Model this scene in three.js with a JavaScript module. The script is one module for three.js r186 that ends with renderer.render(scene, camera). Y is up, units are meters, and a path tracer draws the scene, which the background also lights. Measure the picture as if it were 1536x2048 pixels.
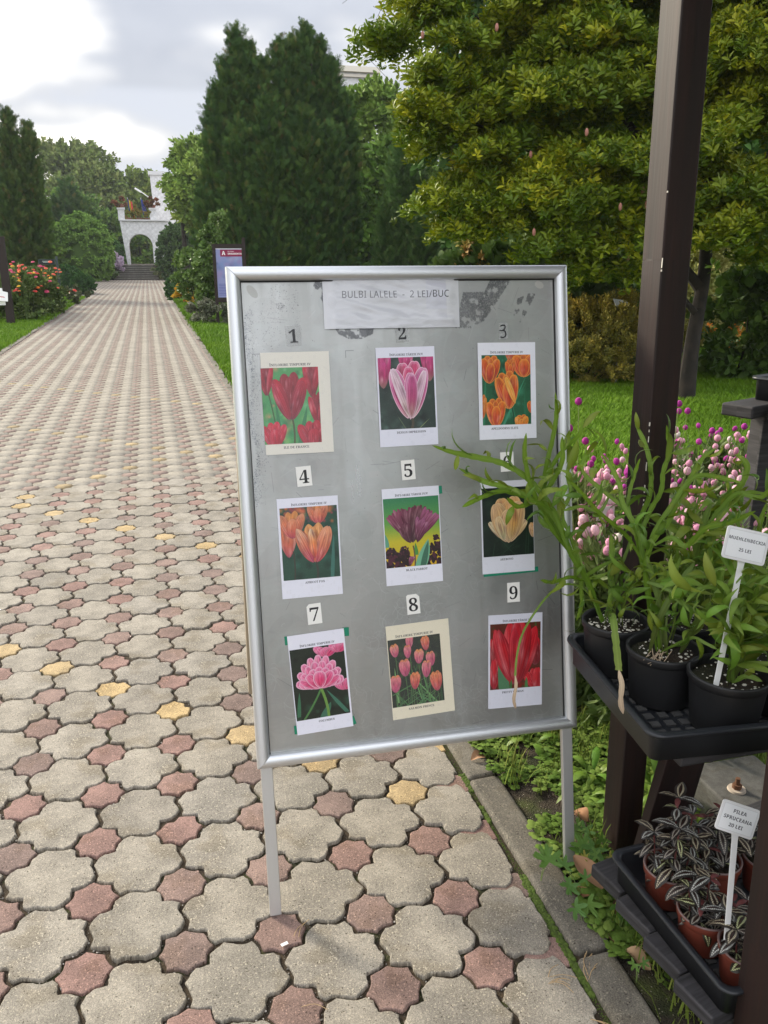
import * as THREE from 'three';
import { mergeGeometries, mergeVertices } from 'three/addons/utils/BufferGeometryUtils.js';
import { RoundedBoxGeometry } from 'three/addons/geometries/RoundedBoxGeometry.js';

// ---------- camera, sky, sun, exposure ----------
const scene = new THREE.Scene();
const camera = new THREE.PerspectiveCamera(63.64, 0.75, 0.05, 600);
camera.position.set(0, 1.4539, 0);
camera.rotation.set(-0.298, -0.2575, -0.0025, 'YXZ');
const renderer = new THREE.WebGLRenderer({ antialias: true });
renderer.setSize(768, 1024);
renderer.toneMapping = THREE.LinearToneMapping;
renderer.toneMappingExposure = 1.48;
renderer.shadowMap.enabled = true;

const V = (x, y, z) => new THREE.Vector3(x, y, z);
function rng(seed) { let a = seed >>> 0; return () => { a = (a + 0x6d2b79f5) | 0; let t = Math.imul(a ^ (a >>> 15), 1 | a); t = (t + Math.imul(t ^ (t >>> 7), 61 | t)) ^ t; return ((t ^ (t >>> 14)) >>> 0) / 4294967296; }; }
const hash = (x, y, s) => { let h = (Math.imul(x, 374761393) + Math.imul(y, 668265263) + Math.imul(s, 2147483647 - 61)) | 0; h = Math.imul(h ^ (h >>> 13), 1274126177); return ((h ^ (h >>> 16)) >>> 0) / 4294967296; };
function vn(x, y, p, s) {                                   // value noise, period p (0 = none)
  const x0 = Math.floor(x), y0 = Math.floor(y); let fx = x - x0, fy = y - y0;
  fx = fx * fx * (3 - 2 * fx); fy = fy * fy * (3 - 2 * fy);
  const w = (v) => (p ? ((v % p) + p) % p : v);
  const a = hash(w(x0), w(y0), s), b = hash(w(x0 + 1), w(y0), s), c = hash(w(x0), w(y0 + 1), s), d = hash(w(x0 + 1), w(y0 + 1), s);
  return a + (b - a) * fx + (c - a) * fy + (a - b - c + d) * fx * fy;
}
function fbm(x, y, p, s, o = 4) { let v = 0, a = 0.5, n = 0; for (let i = 0; i < o; i++) { v += a * vn(x, y, p, s + i); n += a; a *= 0.5; x *= 2; y *= 2; p *= 2; } return v / n; }
const clamp = (v, a = 0, b = 1) => Math.min(b, Math.max(a, v));
const sstep = (a, b, v) => { v = clamp((v - a) / (b - a)); return v * v * (3 - 2 * v); };
const mix = (a, b, t) => a + (b - a) * t;

const sunDir = V(-0.50, 0.49, -0.71).normalize();
function skyTexture() {
  const w = 1024, h = 512, d = new Float32Array(w * h * 4), v = V();
  const g2 = (az, el, a0, e0, sa, se) => Math.exp(-(((az - a0) / sa) ** 2 + ((el - e0) / se) ** 2));
  for (let y = 0; y < h; y++) for (let x = 0; x < w; x++) {
    const el0 = ((y + 0.5) / h - 0.5) * Math.PI, ph = ((x + 0.5) / w - 0.5) * 2 * Math.PI;
    v.set(Math.cos(el0) * Math.cos(ph), Math.sin(el0), Math.cos(el0) * Math.sin(ph));
    let r, g, b;
    if (v.y < -0.02) { r = 0.2; g = 0.2; b = 0.17; }
    else {
      const k = 1 / (Math.max(v.y, 0) + 0.22), cx = v.x * k, cz = v.z * k;
      const n = fbm(cx * 2.6 + 13, cz * 3.4 + 7, 0, 21, 6), n2 = fbm(cx * 1.2 + 40, cz * 1.5, 0, 51, 4), n3 = fbm(cx * 9, cz * 13, 0, 77, 4);
      const az = Math.atan2(v.x, -v.z) * 57.3, el = Math.asin(clamp(v.y, -1, 1)) * 57.3;
      const glow = g2(az, el, -34, 17, 19, 18), dot = clamp(v.dot(sunDir), -1, 1);
      // thin cloud, with gaps of bright haze towards the sun
      let thick = 0.50 + 2.3 * (n - 0.5) + 0.5 * (n2 - 0.5) + 0.75 * (n3 - 0.5) - 0.72 * g2(az, el, -13, 9, 9, 10) - 0.6 * g2(az, el, -30, 15, 18, 16) + 0.3 * g2(az, el, 0, 11, 6, 3) - 0.5 * g2(az, el, -2.5, 7.4, 3.4, 1.5) + 0.36 * sstep(-6, 3, az) * (0.4 + 0.6 * sstep(60, 30, Math.abs(az))) + 0.3 * g2(az, el, -2, 5.2, 3, 1.1);
      thick = clamp((thick + 0.25) / 1.15); thick = mix(thick, sstep(0, 1, thick), 0.5);
      const hz = Math.exp(-Math.max(el, 0) / 9);
      const back = (0.66 + 1.15 * Math.max(v.y, 0)) * (1 + 1.05 * sstep(0.3, -0.7, dot));
      const lr = mix(1.02 + 6.2 * glow, 0.39 + 0.12 * n3, thick), lg = mix(1.0 + 5.7 * glow, 0.42 + 0.12 * n3, thick), lb = mix(0.97 + 4.6 * glow, 0.495 + 0.11 * n3, thick);
      r = lr * back + hz * 0.12; g = lg * back + hz * 0.12; b = lb * back + hz * 0.11;
    }
    const i = (y * w + x) * 4; d[i] = r; d[i + 1] = g; d[i + 2] = b; d[i + 3] = 1;
  }
  const t = new THREE.DataTexture(d, w, h, THREE.RGBAFormat, THREE.FloatType);
  t.mapping = THREE.EquirectangularReflectionMapping; t.magFilter = THREE.LinearFilter; t.needsUpdate = true; return t;
}
scene.background = skyTexture(); scene.environment = scene.background; scene.backgroundIntensity = 1.0; scene.environmentIntensity = 1.0;
const sun = new THREE.DirectionalLight(new THREE.Color(1, 0.9, 0.72), 3.0);
sun.position.copy(sunDir).multiplyScalar(60); sun.target.position.set(0, 0, 0); sun.castShadow = true; sun.shadow.radius = 18;
sun.shadow.mapSize.set(2048, 2048); Object.assign(sun.shadow.camera, { left: -25, right: 25, top: 25, bottom: -25, near: 1, far: 160 });
scene.add(sun, sun.target);

// ---------- helpers ----------
const counts = new Map();
function numbered(n) { const c = counts.get(n) || 0; counts.set(n, c + 1); return c ? n + '_' + String(c).padStart(3, '0') : n; }
function tag(o, label, category, group, kind) { if (label) o.userData.label = label; if (category) o.userData.category = category; if (group) o.userData.group = group; if (kind) o.userData.kind = kind; return o; }
function thing(name, label, category, pos = [0, 0, 0], turn = 0, group, kind) { const o = new THREE.Group(); o.name = numbered(name); o.position.set(...pos); o.rotation.y = turn; scene.add(o); return tag(o, label, category, group, kind); }
function obj(name, geo, mat, parent) {
  const m = new THREE.Mesh(Array.isArray(geo) ? join(geo) : geo, mat); m.castShadow = m.receiveShadow = true;
  m.name = !parent ? numbered(name) : name; (parent || scene).add(m); return m;
}
function structure(name, geo, mat) { const m = obj(name, geo, mat); m.userData.kind = 'structure'; return m; }
function join(list) {
  const L = list.map((g) => { const q = g.index ? g.toNonIndexed() : g; for (const k of Object.keys(q.attributes)) if (!['position', 'normal', 'uv', 'color'].includes(k)) q.deleteAttribute(k); if (!q.attributes.uv) q.setAttribute('uv', new THREE.BufferAttribute(new Float32Array(q.attributes.position.count * 2), 2)); return q; });
  const anyC = L.some((g) => g.attributes.color);
  if (anyC) for (const g of L) if (!g.attributes.color) g.setAttribute('color', new THREE.BufferAttribute(new Float32Array(g.attributes.position.count * 3).fill(1), 3));
  return mergeGeometries(L, false);
}
const box = (w, h, d, x = 0, y = 0, z = 0, r = 0) => (r ? new RoundedBoxGeometry(w, h, d, 1, r) : new THREE.BoxGeometry(w, h, d)).translate(x, y, z);
function raw(pos, idx, uv, col) {
  const g = new THREE.BufferGeometry(); g.setAttribute('position', new THREE.Float32BufferAttribute(pos, 3));
  g.setAttribute('uv', new THREE.Float32BufferAttribute(uv || new Array(pos.length / 3 * 2).fill(0), 2));
  if (col) g.setAttribute('color', new THREE.Float32BufferAttribute(col, 3));
  g.setIndex(idx); g.computeVertexNormals(); return g;
}
// box uv in metres along its longest side
function boxUV(g, s = 1) { const p = g.attributes.position, n = g.attributes.normal, u = g.attributes.uv; for (let i = 0; i < p.count; i++) { const ax = Math.abs(n.getX(i)), ay = Math.abs(n.getY(i)), az = Math.abs(n.getZ(i)); const x = p.getX(i), y = p.getY(i), z = p.getZ(i); if (ay > ax && ay > az) u.setXY(i, x * s, z * s); else if (ax > az) u.setXY(i, z * s, y * s); else u.setXY(i, x * s, y * s); } return g; }
function canvasTex(w, h, draw, repeat) { const c = document.createElement('canvas'); c.width = w; c.height = h; draw(c.getContext('2d'), w, h); const t = new THREE.CanvasTexture(c); t.colorSpace = THREE.SRGBColorSpace; if (repeat) t.wrapS = t.wrapT = THREE.RepeatWrapping; return t; }
function pixTex(w, h, fn, srgb = true, wrap = true) {
  const d = new Uint8Array(w * h * 4);
  for (let y = 0; y < h; y++) for (let x = 0; x < w; x++) { const c = fn(x / w, y / h, x, y), i = (y * w + x) * 4; if (typeof c === 'number') { d[i] = d[i + 1] = d[i + 2] = clamp(c, 0, 255); } else { d[i] = clamp(c[0], 0, 255); d[i + 1] = clamp(c[1], 0, 255); d[i + 2] = clamp(c[2], 0, 255); } d[i + 3] = 255; }
  const t = new THREE.DataTexture(d, w, h); t.colorSpace = srgb ? THREE.SRGBColorSpace : THREE.NoColorSpace; t.magFilter = THREE.LinearFilter; t.minFilter = THREE.LinearMipmapLinearFilter; t.generateMipmaps = true;
  if (wrap) t.wrapS = t.wrapT = THREE.RepeatWrapping; t.needsUpdate = true; return t;
}
const std = (o) => new THREE.MeshStandardMaterial({ roughness: 0.85, metalness: 0, ...o });
const phys = (o) => new THREE.MeshPhysicalMaterial({ roughness: 0.85, metalness: 0, ...o });
const rgb = (r, g, b) => new THREE.Color().setRGB(r, g, b);
const scaledTex = (t, s) => { const c = t.clone(); c.repeat.set(s, s); c.needsUpdate = true; return c; };

// ---------- textures ----------
const speck = rng(5);
const concreteH = new Float32Array(1024 * 1024);
{ const N = 1024;
  for (let y = 0; y < N; y++) for (let x = 0; x < N; x++) concreteH[y * N + x] = 0.45 * hash(x >> 1, y >> 1, 3) + 0.45 * vn(x / 4.5, y / 4.5, 0, 4) + 0.10 * hash(x, y, 9); }
const stones = new Uint8Array(1024 * 1024);
for (let i = 0; i < 6500; i++) { const x = (speck() * 1024) | 0, y = (speck() * 1024) | 0, r = 1.0 + 3.6 * speck() ** 4, e = 0.5 + speck(), light = speck() < 0.8 ? 1 : 2; for (let dy = -6; dy <= 6; dy++) for (let dx = -6; dx <= 6; dx++) if ((dx * e) ** 2 + (dy / e) ** 2 < r * r) stones[((y + dy + 1024) & 1023) * 1024 + ((x + dx + 1024) & 1023)] = light; }
const concrete = pixTex(1024, 1024, (u, v, x, y) => { const s = stones[y * 1024 + x], n = concreteH[y * 1024 + x], big = fbm(u * 6, v * 6, 6, 31, 4); const k = 0.60 + 0.56 * n + 0.34 * (big - 0.5); if (s === 1) return [252, 248, 238]; if (s === 2) return [138 * k, 131 * k, 122 * k]; const st = sstep(0.56, 0.72, fbm(u * 5 + 3, v * 5, 5, 131, 5)); return [mix(224, 211, st) * k, mix(222, 206, st) * k, mix(218, 196, st) * k]; });
const concreteBump = pixTex(1024, 1024, (u, v, x, y) => 255 * (0.55 * concreteH[y * 1024 + x] + 0.3 * fbm(u * 24, v * 24, 24, 61, 3) - (stones[y * 1024 + x] === 2 ? 0.25 : 0) + 0.2), false);
const soilTex = pixTex(512, 512, (u, v, x, y) => { const n = fbm(u * 10, v * 10, 10, 5, 5), h2 = hash(x >> 1, y >> 1, 8); const k = 0.45 + 0.8 * n; if (h2 > 0.985) return [170, 160, 145]; const g = sstep(0.52, 0.66, fbm(u * 7, v * 7, 7, 91, 3)); return [mix(74, 66, g) * k, mix(64, 72, g) * k, mix(50, 34, g) * k]; });
const soilBump = pixTex(512, 512, (u, v, x, y) => 255 * (0.7 * fbm(u * 16, v * 16, 16, 15, 5) + 0.3 * hash(x >> 1, y >> 1, 8)), false);
const grassTex = pixTex(512, 512, (u, v, x, y) => { const n = fbm(u * 12, v * 12, 12, 45, 4), m = hash(x, y >> 2, 6); const k = 0.6 + 0.5 * n + 0.3 * (m - 0.5); return [80 * k, 116 * k, 26 * k]; });
const woodTex = pixTex(512, 512, (u, v, x, y) => { const st = fbm(u * 60, v * 3, 0, 17, 4), f = fbm(u * 200, v * 10, 0, 27, 2), k = 0.55 + 0.55 * st + 0.25 * (f - 0.5); return [64 * k, 38 * k, 32 * k]; });
const woodBump = pixTex(512, 512, (u, v) => 255 * (0.6 * fbm(u * 60, v * 3, 0, 17, 4) + 0.4 * fbm(u * 200, v * 10, 0, 27, 2)), false);
const greyWood = pixTex(512, 512, (u, v) => { const st = fbm(u * 4, v * 60, 0, 19, 4), f = fbm(u * 12, v * 200, 0, 28, 2), k = 0.5 + 0.6 * st + 0.35 * (f - 0.5); return [70 * k, 68 * k, 70 * k]; });
const barkTex = pixTex(256, 512, (u, v) => { const k = 0.4 + 0.8 * fbm(u * 16, v * 10, 16, 33, 4); return [64 * k, 56 * k, 48 * k]; });
const plasterTex = pixTex(256, 256, (u, v) => { const k = 0.9 + 0.2 * (fbm(u * 8, v * 8, 8, 3, 4) - 0.5); return [236 * k, 236 * k, 238 * k]; });

// ---------- materials ----------
const M = {
  soil: std({ map: scaledTex(soilTex, 1.6), bumpMap: scaledTex(soilBump, 1.6), bumpScale: 0.012, roughness: 0.95 }),
  lawn: phys({ map: scaledTex(grassTex, 0.7), roughness: 0.95, specularIntensity: 0.2 }),
  kerb: std({ map: scaledTex(concrete, 2.2), color: rgb(0.25, 0.23, 0.195), bumpMap: scaledTex(concreteBump, 2.2), bumpScale: 0.0015, roughness: 0.92 }),
  bark: std({ map: barkTex, color: rgb(0.55, 0.52, 0.5), roughness: 0.95 }),
  plaster: std({ map: plasterTex, roughness: 0.9 }),
  wood: std({ map: scaledTex(woodTex, 1), bumpMap: woodBump, bumpScale: 0.0012, color: rgb(0.42, 0.31, 0.27), roughness: 0.6 }),
  plank: std({ map: scaledTex(greyWood, 2), color: rgb(0.85, 0.85, 0.88), roughness: 0.75 }),
  black: std({ color: rgb(0.012, 0.012, 0.013), roughness: 0.5 }),
  tray: std({ color: rgb(0.017, 0.019, 0.023), roughness: 0.38 }),
  terracotta: std({ color: rgb(0.17, 0.036, 0.02), roughness: 0.55 }),
  pottingSoil: std({ map: scaledTex(soilTex, 3), color: rgb(0.55, 0.45, 0.4), bumpMap: scaledTex(soilBump, 3), bumpScale: 0.006, roughness: 0.97 }),
  perlite: std({ color: rgb(0.72, 0.68, 0.6), roughness: 0.9 }),
  alu: std({ color: rgb(0.72, 0.74, 0.76), metalness: 0.85, roughness: 0.42 }),
  aluDull: std({ color: rgb(0.6, 0.6, 0.59), metalness: 0.8, roughness: 0.5 }),
  white: std({ color: rgb(0.8, 0.8, 0.8), roughness: 0.5 }),
  darkGap: std({ color: rgb(0.02, 0.02, 0.02), roughness: 0.9 }),
  greenTape: std({ color: rgb(0.0, 0.22, 0.12), roughness: 0.4 }),
  film: phys({ color: rgb(0.85, 0.87, 0.88), transparent: true, opacity: 0.04, roughness: 0.2 }),
  rust: std({ color: rgb(0.16, 0.075, 0.04), roughness: 0.9, metalness: 0.2 }),
};
const leafMat = (o = {}) => phys({ color: 0xffffff, roughness: 0.6, transmission: 0.0, ...o });
const tintLeaf = (r, g, b, tr = 0.35, rough = 0.6) => phys({ color: rgb(r, g, b), roughness: rough, transmission: tr, thickness: 0 });
const plainLeaf = (rough = 0.7) => phys({ color: 0xffffff, roughness: rough, specularIntensity: 0.25 });
// ---------- the ground and the path ----------
const bend = (z) => -0.0115 * Math.max(0, -z - 3);
const CELL = 0.21, X0 = -0.2649, Z0 = -1.5182;
{
  const g = new THREE.PlaneGeometry(700, 700); g.rotateX(-Math.PI / 2); g.translate(0, -0.05, -100); const uv = g.attributes.uv; for (let i = 0; i < uv.count; i++) uv.setXY(i, uv.getX(i) * 500, uv.getY(i) * 500);
  structure('ground', g, M.soil);
}
function patch(name, x0, x1, z0, z1, nx, nz, hFn, mat, bx) {
  const pos = [], uv = [], idx = [];
  for (let j = 0; j <= nz; j++) for (let i = 0; i <= nx; i++) { const z = mix(z0, z1, j / nz), xa = typeof x0 === 'function' ? x0(z) : x0, xb = typeof x1 === 'function' ? x1(z) : x1, x = mix(xa, xb, i / nx); pos.push(x, hFn(x, z), z); uv.push(x, -z); }
  for (let j = 0; j < nz; j++) for (let i = 0; i < nx; i++) { const a = j * (nx + 1) + i, b = a + 1, c = a + nx + 1, d = c + 1; idx.push(a, b, c, b, d, c); }
  return structure(name, raw(pos, idx, uv), mat);
}
const KX = (z) => 0.86 + bend(z), KL = (z) => -2.50 + bend(z);
const soilH = (x, z) => -0.012 + 0.03 * (fbm(x * 3 + 9, z * 3, 0, 71, 4) - 0.4) * sstep(0.86, 1.05, x);
patch('soil_strip', KX, () => 4.2, 4.0, -4.2, 60, 60, soilH, M.soil);
const lawnH = (x, z) => -0.005 + 0.03 * (fbm(x * 0.7 + 3, z * 0.7, 0, 72, 3) - 0.5);
patch('lawn', KX, () => 16, -3.2, -15.9, 40, 40, lawnH, M.lawn);
patch('far_lawn', KX, () => 16, -16.1, -38, 20, 20, lawnH, M.lawn);
patch('left_lawn', () => -12, KL, -13.6, -36, 20, 20, lawnH, M.lawn).name = 'left_lawn';
patch('left_lawn_corner', () => -12, KL, -2.0, -12.2, 20, 20, lawnH, M.lawn);
patch('side_path', () => -12, () => -2.3, -12.35, -13.45, 8, 4, () => -0.004, std({ map: scaledTex(concrete, 1.5), color: rgb(0.36, 0.34, 0.31), roughness: 0.9 }));
patch('square', () => -9, () => 4.5, -37.9, -66, 4, 4, () => -0.02, M.soil);

// flower shaped grey stones and eight pointed small stones between them, on a square grid
function greyOutline(r, wear, flat) {
  const S = (t) => -0.036 * Math.sin((Math.PI * t) / 0.2), base = [];
  const e = 0.5 - 0.0065;
  // right side (x), then top, left, bottom
  const side = [-0.2, -0.1, 0, 0.1, 0.2];
  for (const t of side) base.push([e + S(t) * (Math.abs(t) < 0.2 ? 1 : 0.3) - (Math.abs(t) === 0.2 ? 0.012 : 0), t]);
  base.push([0.412, 0.256], [0.345, 0.266], [0.278, 0.278], [0.266, 0.345], [0.256, 0.412]);
  for (const t of [...side].reverse()) base.push([t, e + S(t) * (Math.abs(t) < 0.2 ? 1 : 0.3) - (Math.abs(t) === 0.2 ? 0.012 : 0)]);
  base.push([-0.256, 0.412], [-0.266, 0.345], [-0.278, 0.278], [-0.345, 0.266], [-0.412, 0.256]);
  for (const t of [...side].reverse()) base.push([-e + S(t) * (Math.abs(t) < 0.2 ? 1 : 0.3) + (Math.abs(t) === 0.2 ? 0.012 : 0), t]);
  base.push([-0.412, -0.256], [-0.345, -0.266], [-0.278, -0.278], [-0.266, -0.345], [-0.256, -0.412]);
  for (const t of side) base.push([t, -e + S(t) * (Math.abs(t) < 0.2 ? 1 : 0.3) + (Math.abs(t) === 0.2 ? 0.012 : 0)]);
  base.push([0.256, -0.412], [0.266, -0.345], [0.278, -0.278], [0.345, -0.266], [0.412, -0.256]);
  return base.map(([x, y]) => { const k = 1 - wear * (0.2 + r() * 0.8) * 0.06; let px = x * k, py = y * k; if (flat !== undefined) px = Math.min(px, flat + (r() - 0.5) * 0.012); return [px * CELL, py * CELL]; });
}
function octOutline(r, wear, bite) {
  const out = [], b = r() * 6.28;
  for (let i = 0; i < 16; i++) { const a = (i / 16) * 6.2832; let k = (i % 2 ? 0.255 : 0.297) * (1 - wear * r() * 0.09); if (bite) { const d = Math.abs(((a - b + 9.42) % 6.283) - 3.1416); k *= 1 - bite * Math.exp(-(((3.1416 - d) / 0.5) ** 2)); } out.push([Math.cos(a) * k * CELL, Math.sin(a) * k * CELL]); }
  return out;
}
function rough(o, r, amp) { const out = []; for (let i = 0; i < o.length; i++) { const a = o[i], b = o[(i + 1) % o.length]; out.push(a); const dx = b[0] - a[0], dy = b[1] - a[1], L = Math.hypot(dx, dy), n = (r() - 0.6) * amp; out.push([(a[0] + b[0]) / 2 - (dy / L) * n * -1, (a[1] + b[1]) / 2 + (dx / L) * n * -1]); } return out; }
function stone(outline, uo, seed, low, clipX) {
  if (!low) outline = rough(outline, rng(seed + 5), 0.0032);
  const r = rng(seed), n = outline.length, pos = [], idx = [], uv = [];
  const add = (x, y, z) => { pos.push(x, y, -z); uv.push(x * 2.4 + uo[0], z * 2.4 + uo[1]); };
  if (clipX !== undefined) outline = outline.map(([x, y]) => [clipX < 0 ? Math.max(x, clipX) : Math.min(x, clipX), y]);
  const inset = (d) => outline.map(([x, y]) => { const L = Math.hypot(x, y) || 1; return [x * (1 - d / L), y * (1 - d / L)]; });
  let cx = 0, cy = 0; outline.forEach(([x, y]) => { cx += x / n; cy += y / n; });
  add(cx, 0.0006, cy);
  const rings = low ? [[0, -0.002], [0, -0.03]] : [[0.004, 0], [0.0014, -0.0013], [0, -0.005], [0, -0.03]];
  rings.forEach(([d, y], k) => inset(d).forEach(([x, z]) => add(x + (k < 2 ? (r() - 0.5) * 0.0012 : 0), y + (k < 2 ? (r() - 0.5) * 0.0008 : 0), z)));
  for (let i = 0; i < n; i++) { const j = (i + 1) % n; idx.push(0, 1 + i, 1 + j); for (let k = 0; k < rings.length - 1; k++) { const a = 1 + k * n + i, b = 1 + k * n + j, c = a + n, d = b + n; idx.push(a, c, b, b, c, d); } }
  return raw(pos, idx, uv);
}
const path = thing('path', null, null, [0, 0, 0], 0, null, 'structure');
{
  const r = rng(11), pos = [], uv = [], idx = [];
  for (let j = 0; j <= 45; j++) { const z = 5.5 - j * 0.98; for (const s of [-2.45, 0.78]) { pos.push(s + bend(z), -0.0095, z); uv.push(s, -z); } }
  for (let j = 0; j < 45; j++) idx.push(j * 2, j * 2 + 1, j * 2 + 2, j * 2 + 1, j * 2 + 3, j * 2 + 2);
  obj('joint_soil', raw(pos, idx, uv), std({ map: scaledTex(soilTex, 4), color: rgb(0.85, 0.78, 0.68), bumpMap: scaledTex(soilBump, 5), bumpScale: 0.006, roughness: 0.97 }), path);
  const mk = (c) => std({ map: concrete, color: c, bumpMap: concreteBump, bumpScale: 0.0012, roughness: 0.93 });
  const greys = [[0.435, 0.40, 0.345], [0.46, 0.425, 0.37], [0.41, 0.38, 0.33], [0.435, 0.405, 0.36], [0.385, 0.355, 0.31]].map((c) => mk(rgb(...c)));
  const reds = [[0.40, 0.25, 0.222], [0.42, 0.27, 0.238], [0.355, 0.238, 0.21], [0.40, 0.282, 0.25], [0.335, 0.242, 0.218]].map((c) => mk(rgb(...c)));
  const ochre = [[0.70, 0.52, 0.27], [0.66, 0.50, 0.28]].map((c) => mk(rgb(...c)));
  const G = [], E = [], R = [], H = [];
  for (let i = 0; i < 10; i++) { G.push(stone(greyOutline(r, 1), [i * 0.37, i * 0.61], 100 + i)); R.push(stone(octOutline(r, 1, i === 7 ? 0.35 : i === 4 ? 0.22 : 0), [i * 0.53 + 0.2, i * 0.29], 200 + i)); }
  for (let i = 0; i < 4; i++) { E.push(stone(greyOutline(r, 1, 0.31), [i * 0.31, i * 0.2], 300 + i)); H.push(stone(octOutline(r, 1, 0), [i * 0.41, i * 0.7], 330 + i, false, -0.168 * CELL)); }
  const isOchre = (i, j) => (i + j === 6 && j >= 2) || (i + j === 15 && j >= 10) || (j - i === 22 && j > 18) || (i + j === 26 && j >= 22) || (i + j === 38 && j > 34);
  const ZN = -5.6, lowG = stone(greyOutline(r, 0.6), [0, 0], 1, true), lowR = stone(octOutline(r, 0.6, 0), [0, 0], 2, true);
  const farG = [], farR = [];
  for (let j = -32; j < 300; j++) for (let i = -10; i <= 5; i++) {
    const z = Z0 - j * CELL, x = X0 + i * CELL;
    const far = z < ZN || z > -0.75;
    const gx = x + CELL / 2, gz = z - CELL / 2;
    const inPlaza = z < -38;
    if (z < -66) continue;
    if (i <= 4) { if (far) { if (z > -38) farG.push([gx, gz]); } else { const edge = i === 4; const m = obj('paver', edge ? E[(r() * 4) | 0] : G[(r() * 10) | 0], greys[(r() * r() * 5) | 0], path); m.position.set(gx + bend(gz) + (r() - 0.5) * 0.003, (r() - 0.5) * 0.004, gz + (r() - 0.5) * 0.003); m.rotation.set((r() - 0.5) * 0.02, r() < 0.5 || edge ? 0 : Math.PI, (r() - 0.5) * 0.02); } }
    const och = isOchre(i, j);
    if (far) { if (z > -38) farR.push([x, z, och]); }
    else if (i < 5 && i > -10) { const m = obj('octagon_paver', R[(r() * 10) | 0], och ? ochre[(r() * 2) | 0] : reds[(r() * 5) | 0], path); m.position.set(x + bend(z) + (r() - 0.5) * 0.004, -0.002 + (r() - 0.5) * 0.004, z + (r() - 0.5) * 0.004); m.rotation.set((r() - 0.5) * 0.03, ((r() * 8) | 0) * Math.PI / 4, (r() - 0.5) * 0.03); }
    else if (i === 5 && z < -1.1) { const m = obj('octagon_paver', H[(r() * 4) | 0], r() < 0.2 ? ochre[0] : reds[(r() * 5) | 0], path); m.position.set(x + bend(z) - 0.006, -0.005, z); m.scale.set(1, 1, 0.9); m.rotation.y = 0.0; m.rotation.z = (r() - 0.5) * 0.06; const q = m.geometry; m.scale.x = -1; m.position.x = x - 0.068 + bend(z); }
  }
  for (let j = 174; j < 306; j++) for (let i = -34; i <= 22; i++) { const z = Z0 - j * CELL, x = X0 + i * CELL; if (z < -65.2) continue; farG.push([x + CELL / 2, z - CELL / 2]); farR.push([x, z, false]); }
  const inst = (name, geo, list, col) => { const m = new THREE.InstancedMesh(geo, mk(rgb(1, 1, 1)), list.length); m.name = name; m.userData.kind = 'stuff'; m.castShadow = m.receiveShadow = true; const q = new THREE.Matrix4(), c = new THREE.Color(); list.forEach((p, k) => { q.makeTranslation(p[0] + bend(p[1]), p[1] < -38 ? -0.001 : (r() - 0.5) * 0.003, p[1]); m.setMatrixAt(k, q); m.setColorAt(k, col(p, c)); }); path.add(m); };
  inst('far_pavers', lowG, farG, (p, c) => { const k = 0.9 + 0.2 * r(); return c.setRGB(0.425 * k, 0.392 * k, 0.34 * k); });
  inst('far_octagon_pavers', lowR, farR, (p, c) => { const k = 0.8 + 0.3 * r(); return p[2] ? c.setRGB(0.52 * k, 0.40 * k, 0.23 * k) : c.setRGB(0.36 * k, 0.262 * k, 0.232 * k); });
}
// kerbs of long concrete stones
function kerb(name, label, xf, z0, z1, len, w, seed) {
  const k = thing(name, label, 'kerb', [0, 0, 0], 0, null, 'structure'), r = rng(seed), vs = [];
  for (let v = 0; v < 4; v++) { const g = new RoundedBoxGeometry(w, 0.12, len - 0.012, 3, 0.014); const p = g.attributes.position; for (let i = 0; i < p.count; i++) { const n = fbm(p.getX(i) * 30 + v * 9, p.getZ(i) * 12 + v * 5, 0, 44, 2) - 0.5; p.setX(i, p.getX(i) + n * 0.02); p.setY(i, p.getY(i) + n * 0.010); } g.computeVertexNormals(); const u = g.attributes.uv; for (let i = 0; i < u.count; i++) u.setXY(i, p.getX(i) + v * 0.3, p.getZ(i) + v * 0.21); vs.push(g); }
  for (let z = z0; z > z1; z -= len) { const m = obj('kerb_stone', vs[(r() * 4) | 0], M.kerb, k); m.position.set(xf(z - len / 2) + (r() - 0.5) * 0.008, -0.052 + (r() - 0.5) * 0.008, z - len / 2); m.rotation.set((r() - 0.5) * 0.012, z < -3 ? 0.0115 : (r() - 0.5) * 0.02, (r() - 0.5) * 0.04); }
  return k;
}
kerb('kerb', 'grey concrete kerb along the right edge of the paved path', (z) => 0.810 + bend(z), 4.0, -15.5, 0.66, 0.088, 3);
kerb('kerb', 'low grey kerb along the right lawn near the steps', (z) => 0.812 + bend(z), -16.2, -37.5, 1.0, 0.1, 4);
kerb('kerb', 'low grey kerb along the left lawn behind the side path', (z) => -2.44 + bend(z), -13.7, -36, 1.0, 0.1, 5);
kerb('kerb', 'low grey kerb along the left edge in front of the side path', (z) => -2.44 + bend(z), -2.2, -12.2, 1.0, 0.1, 6);
{ const k = thing('kerb', 'narrow cross kerb between the two right lawns beside the path', 'kerb', [0, 0, 0], 0, null, 'structure'); for (let i = 0; i < 6; i++) { const m = obj('kerb_stone', new RoundedBoxGeometry(0.95, 0.1, 0.08, 2, 0.012), M.kerb, k); m.position.set(1.2 + i, -0.03, -16.0); } }
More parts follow.
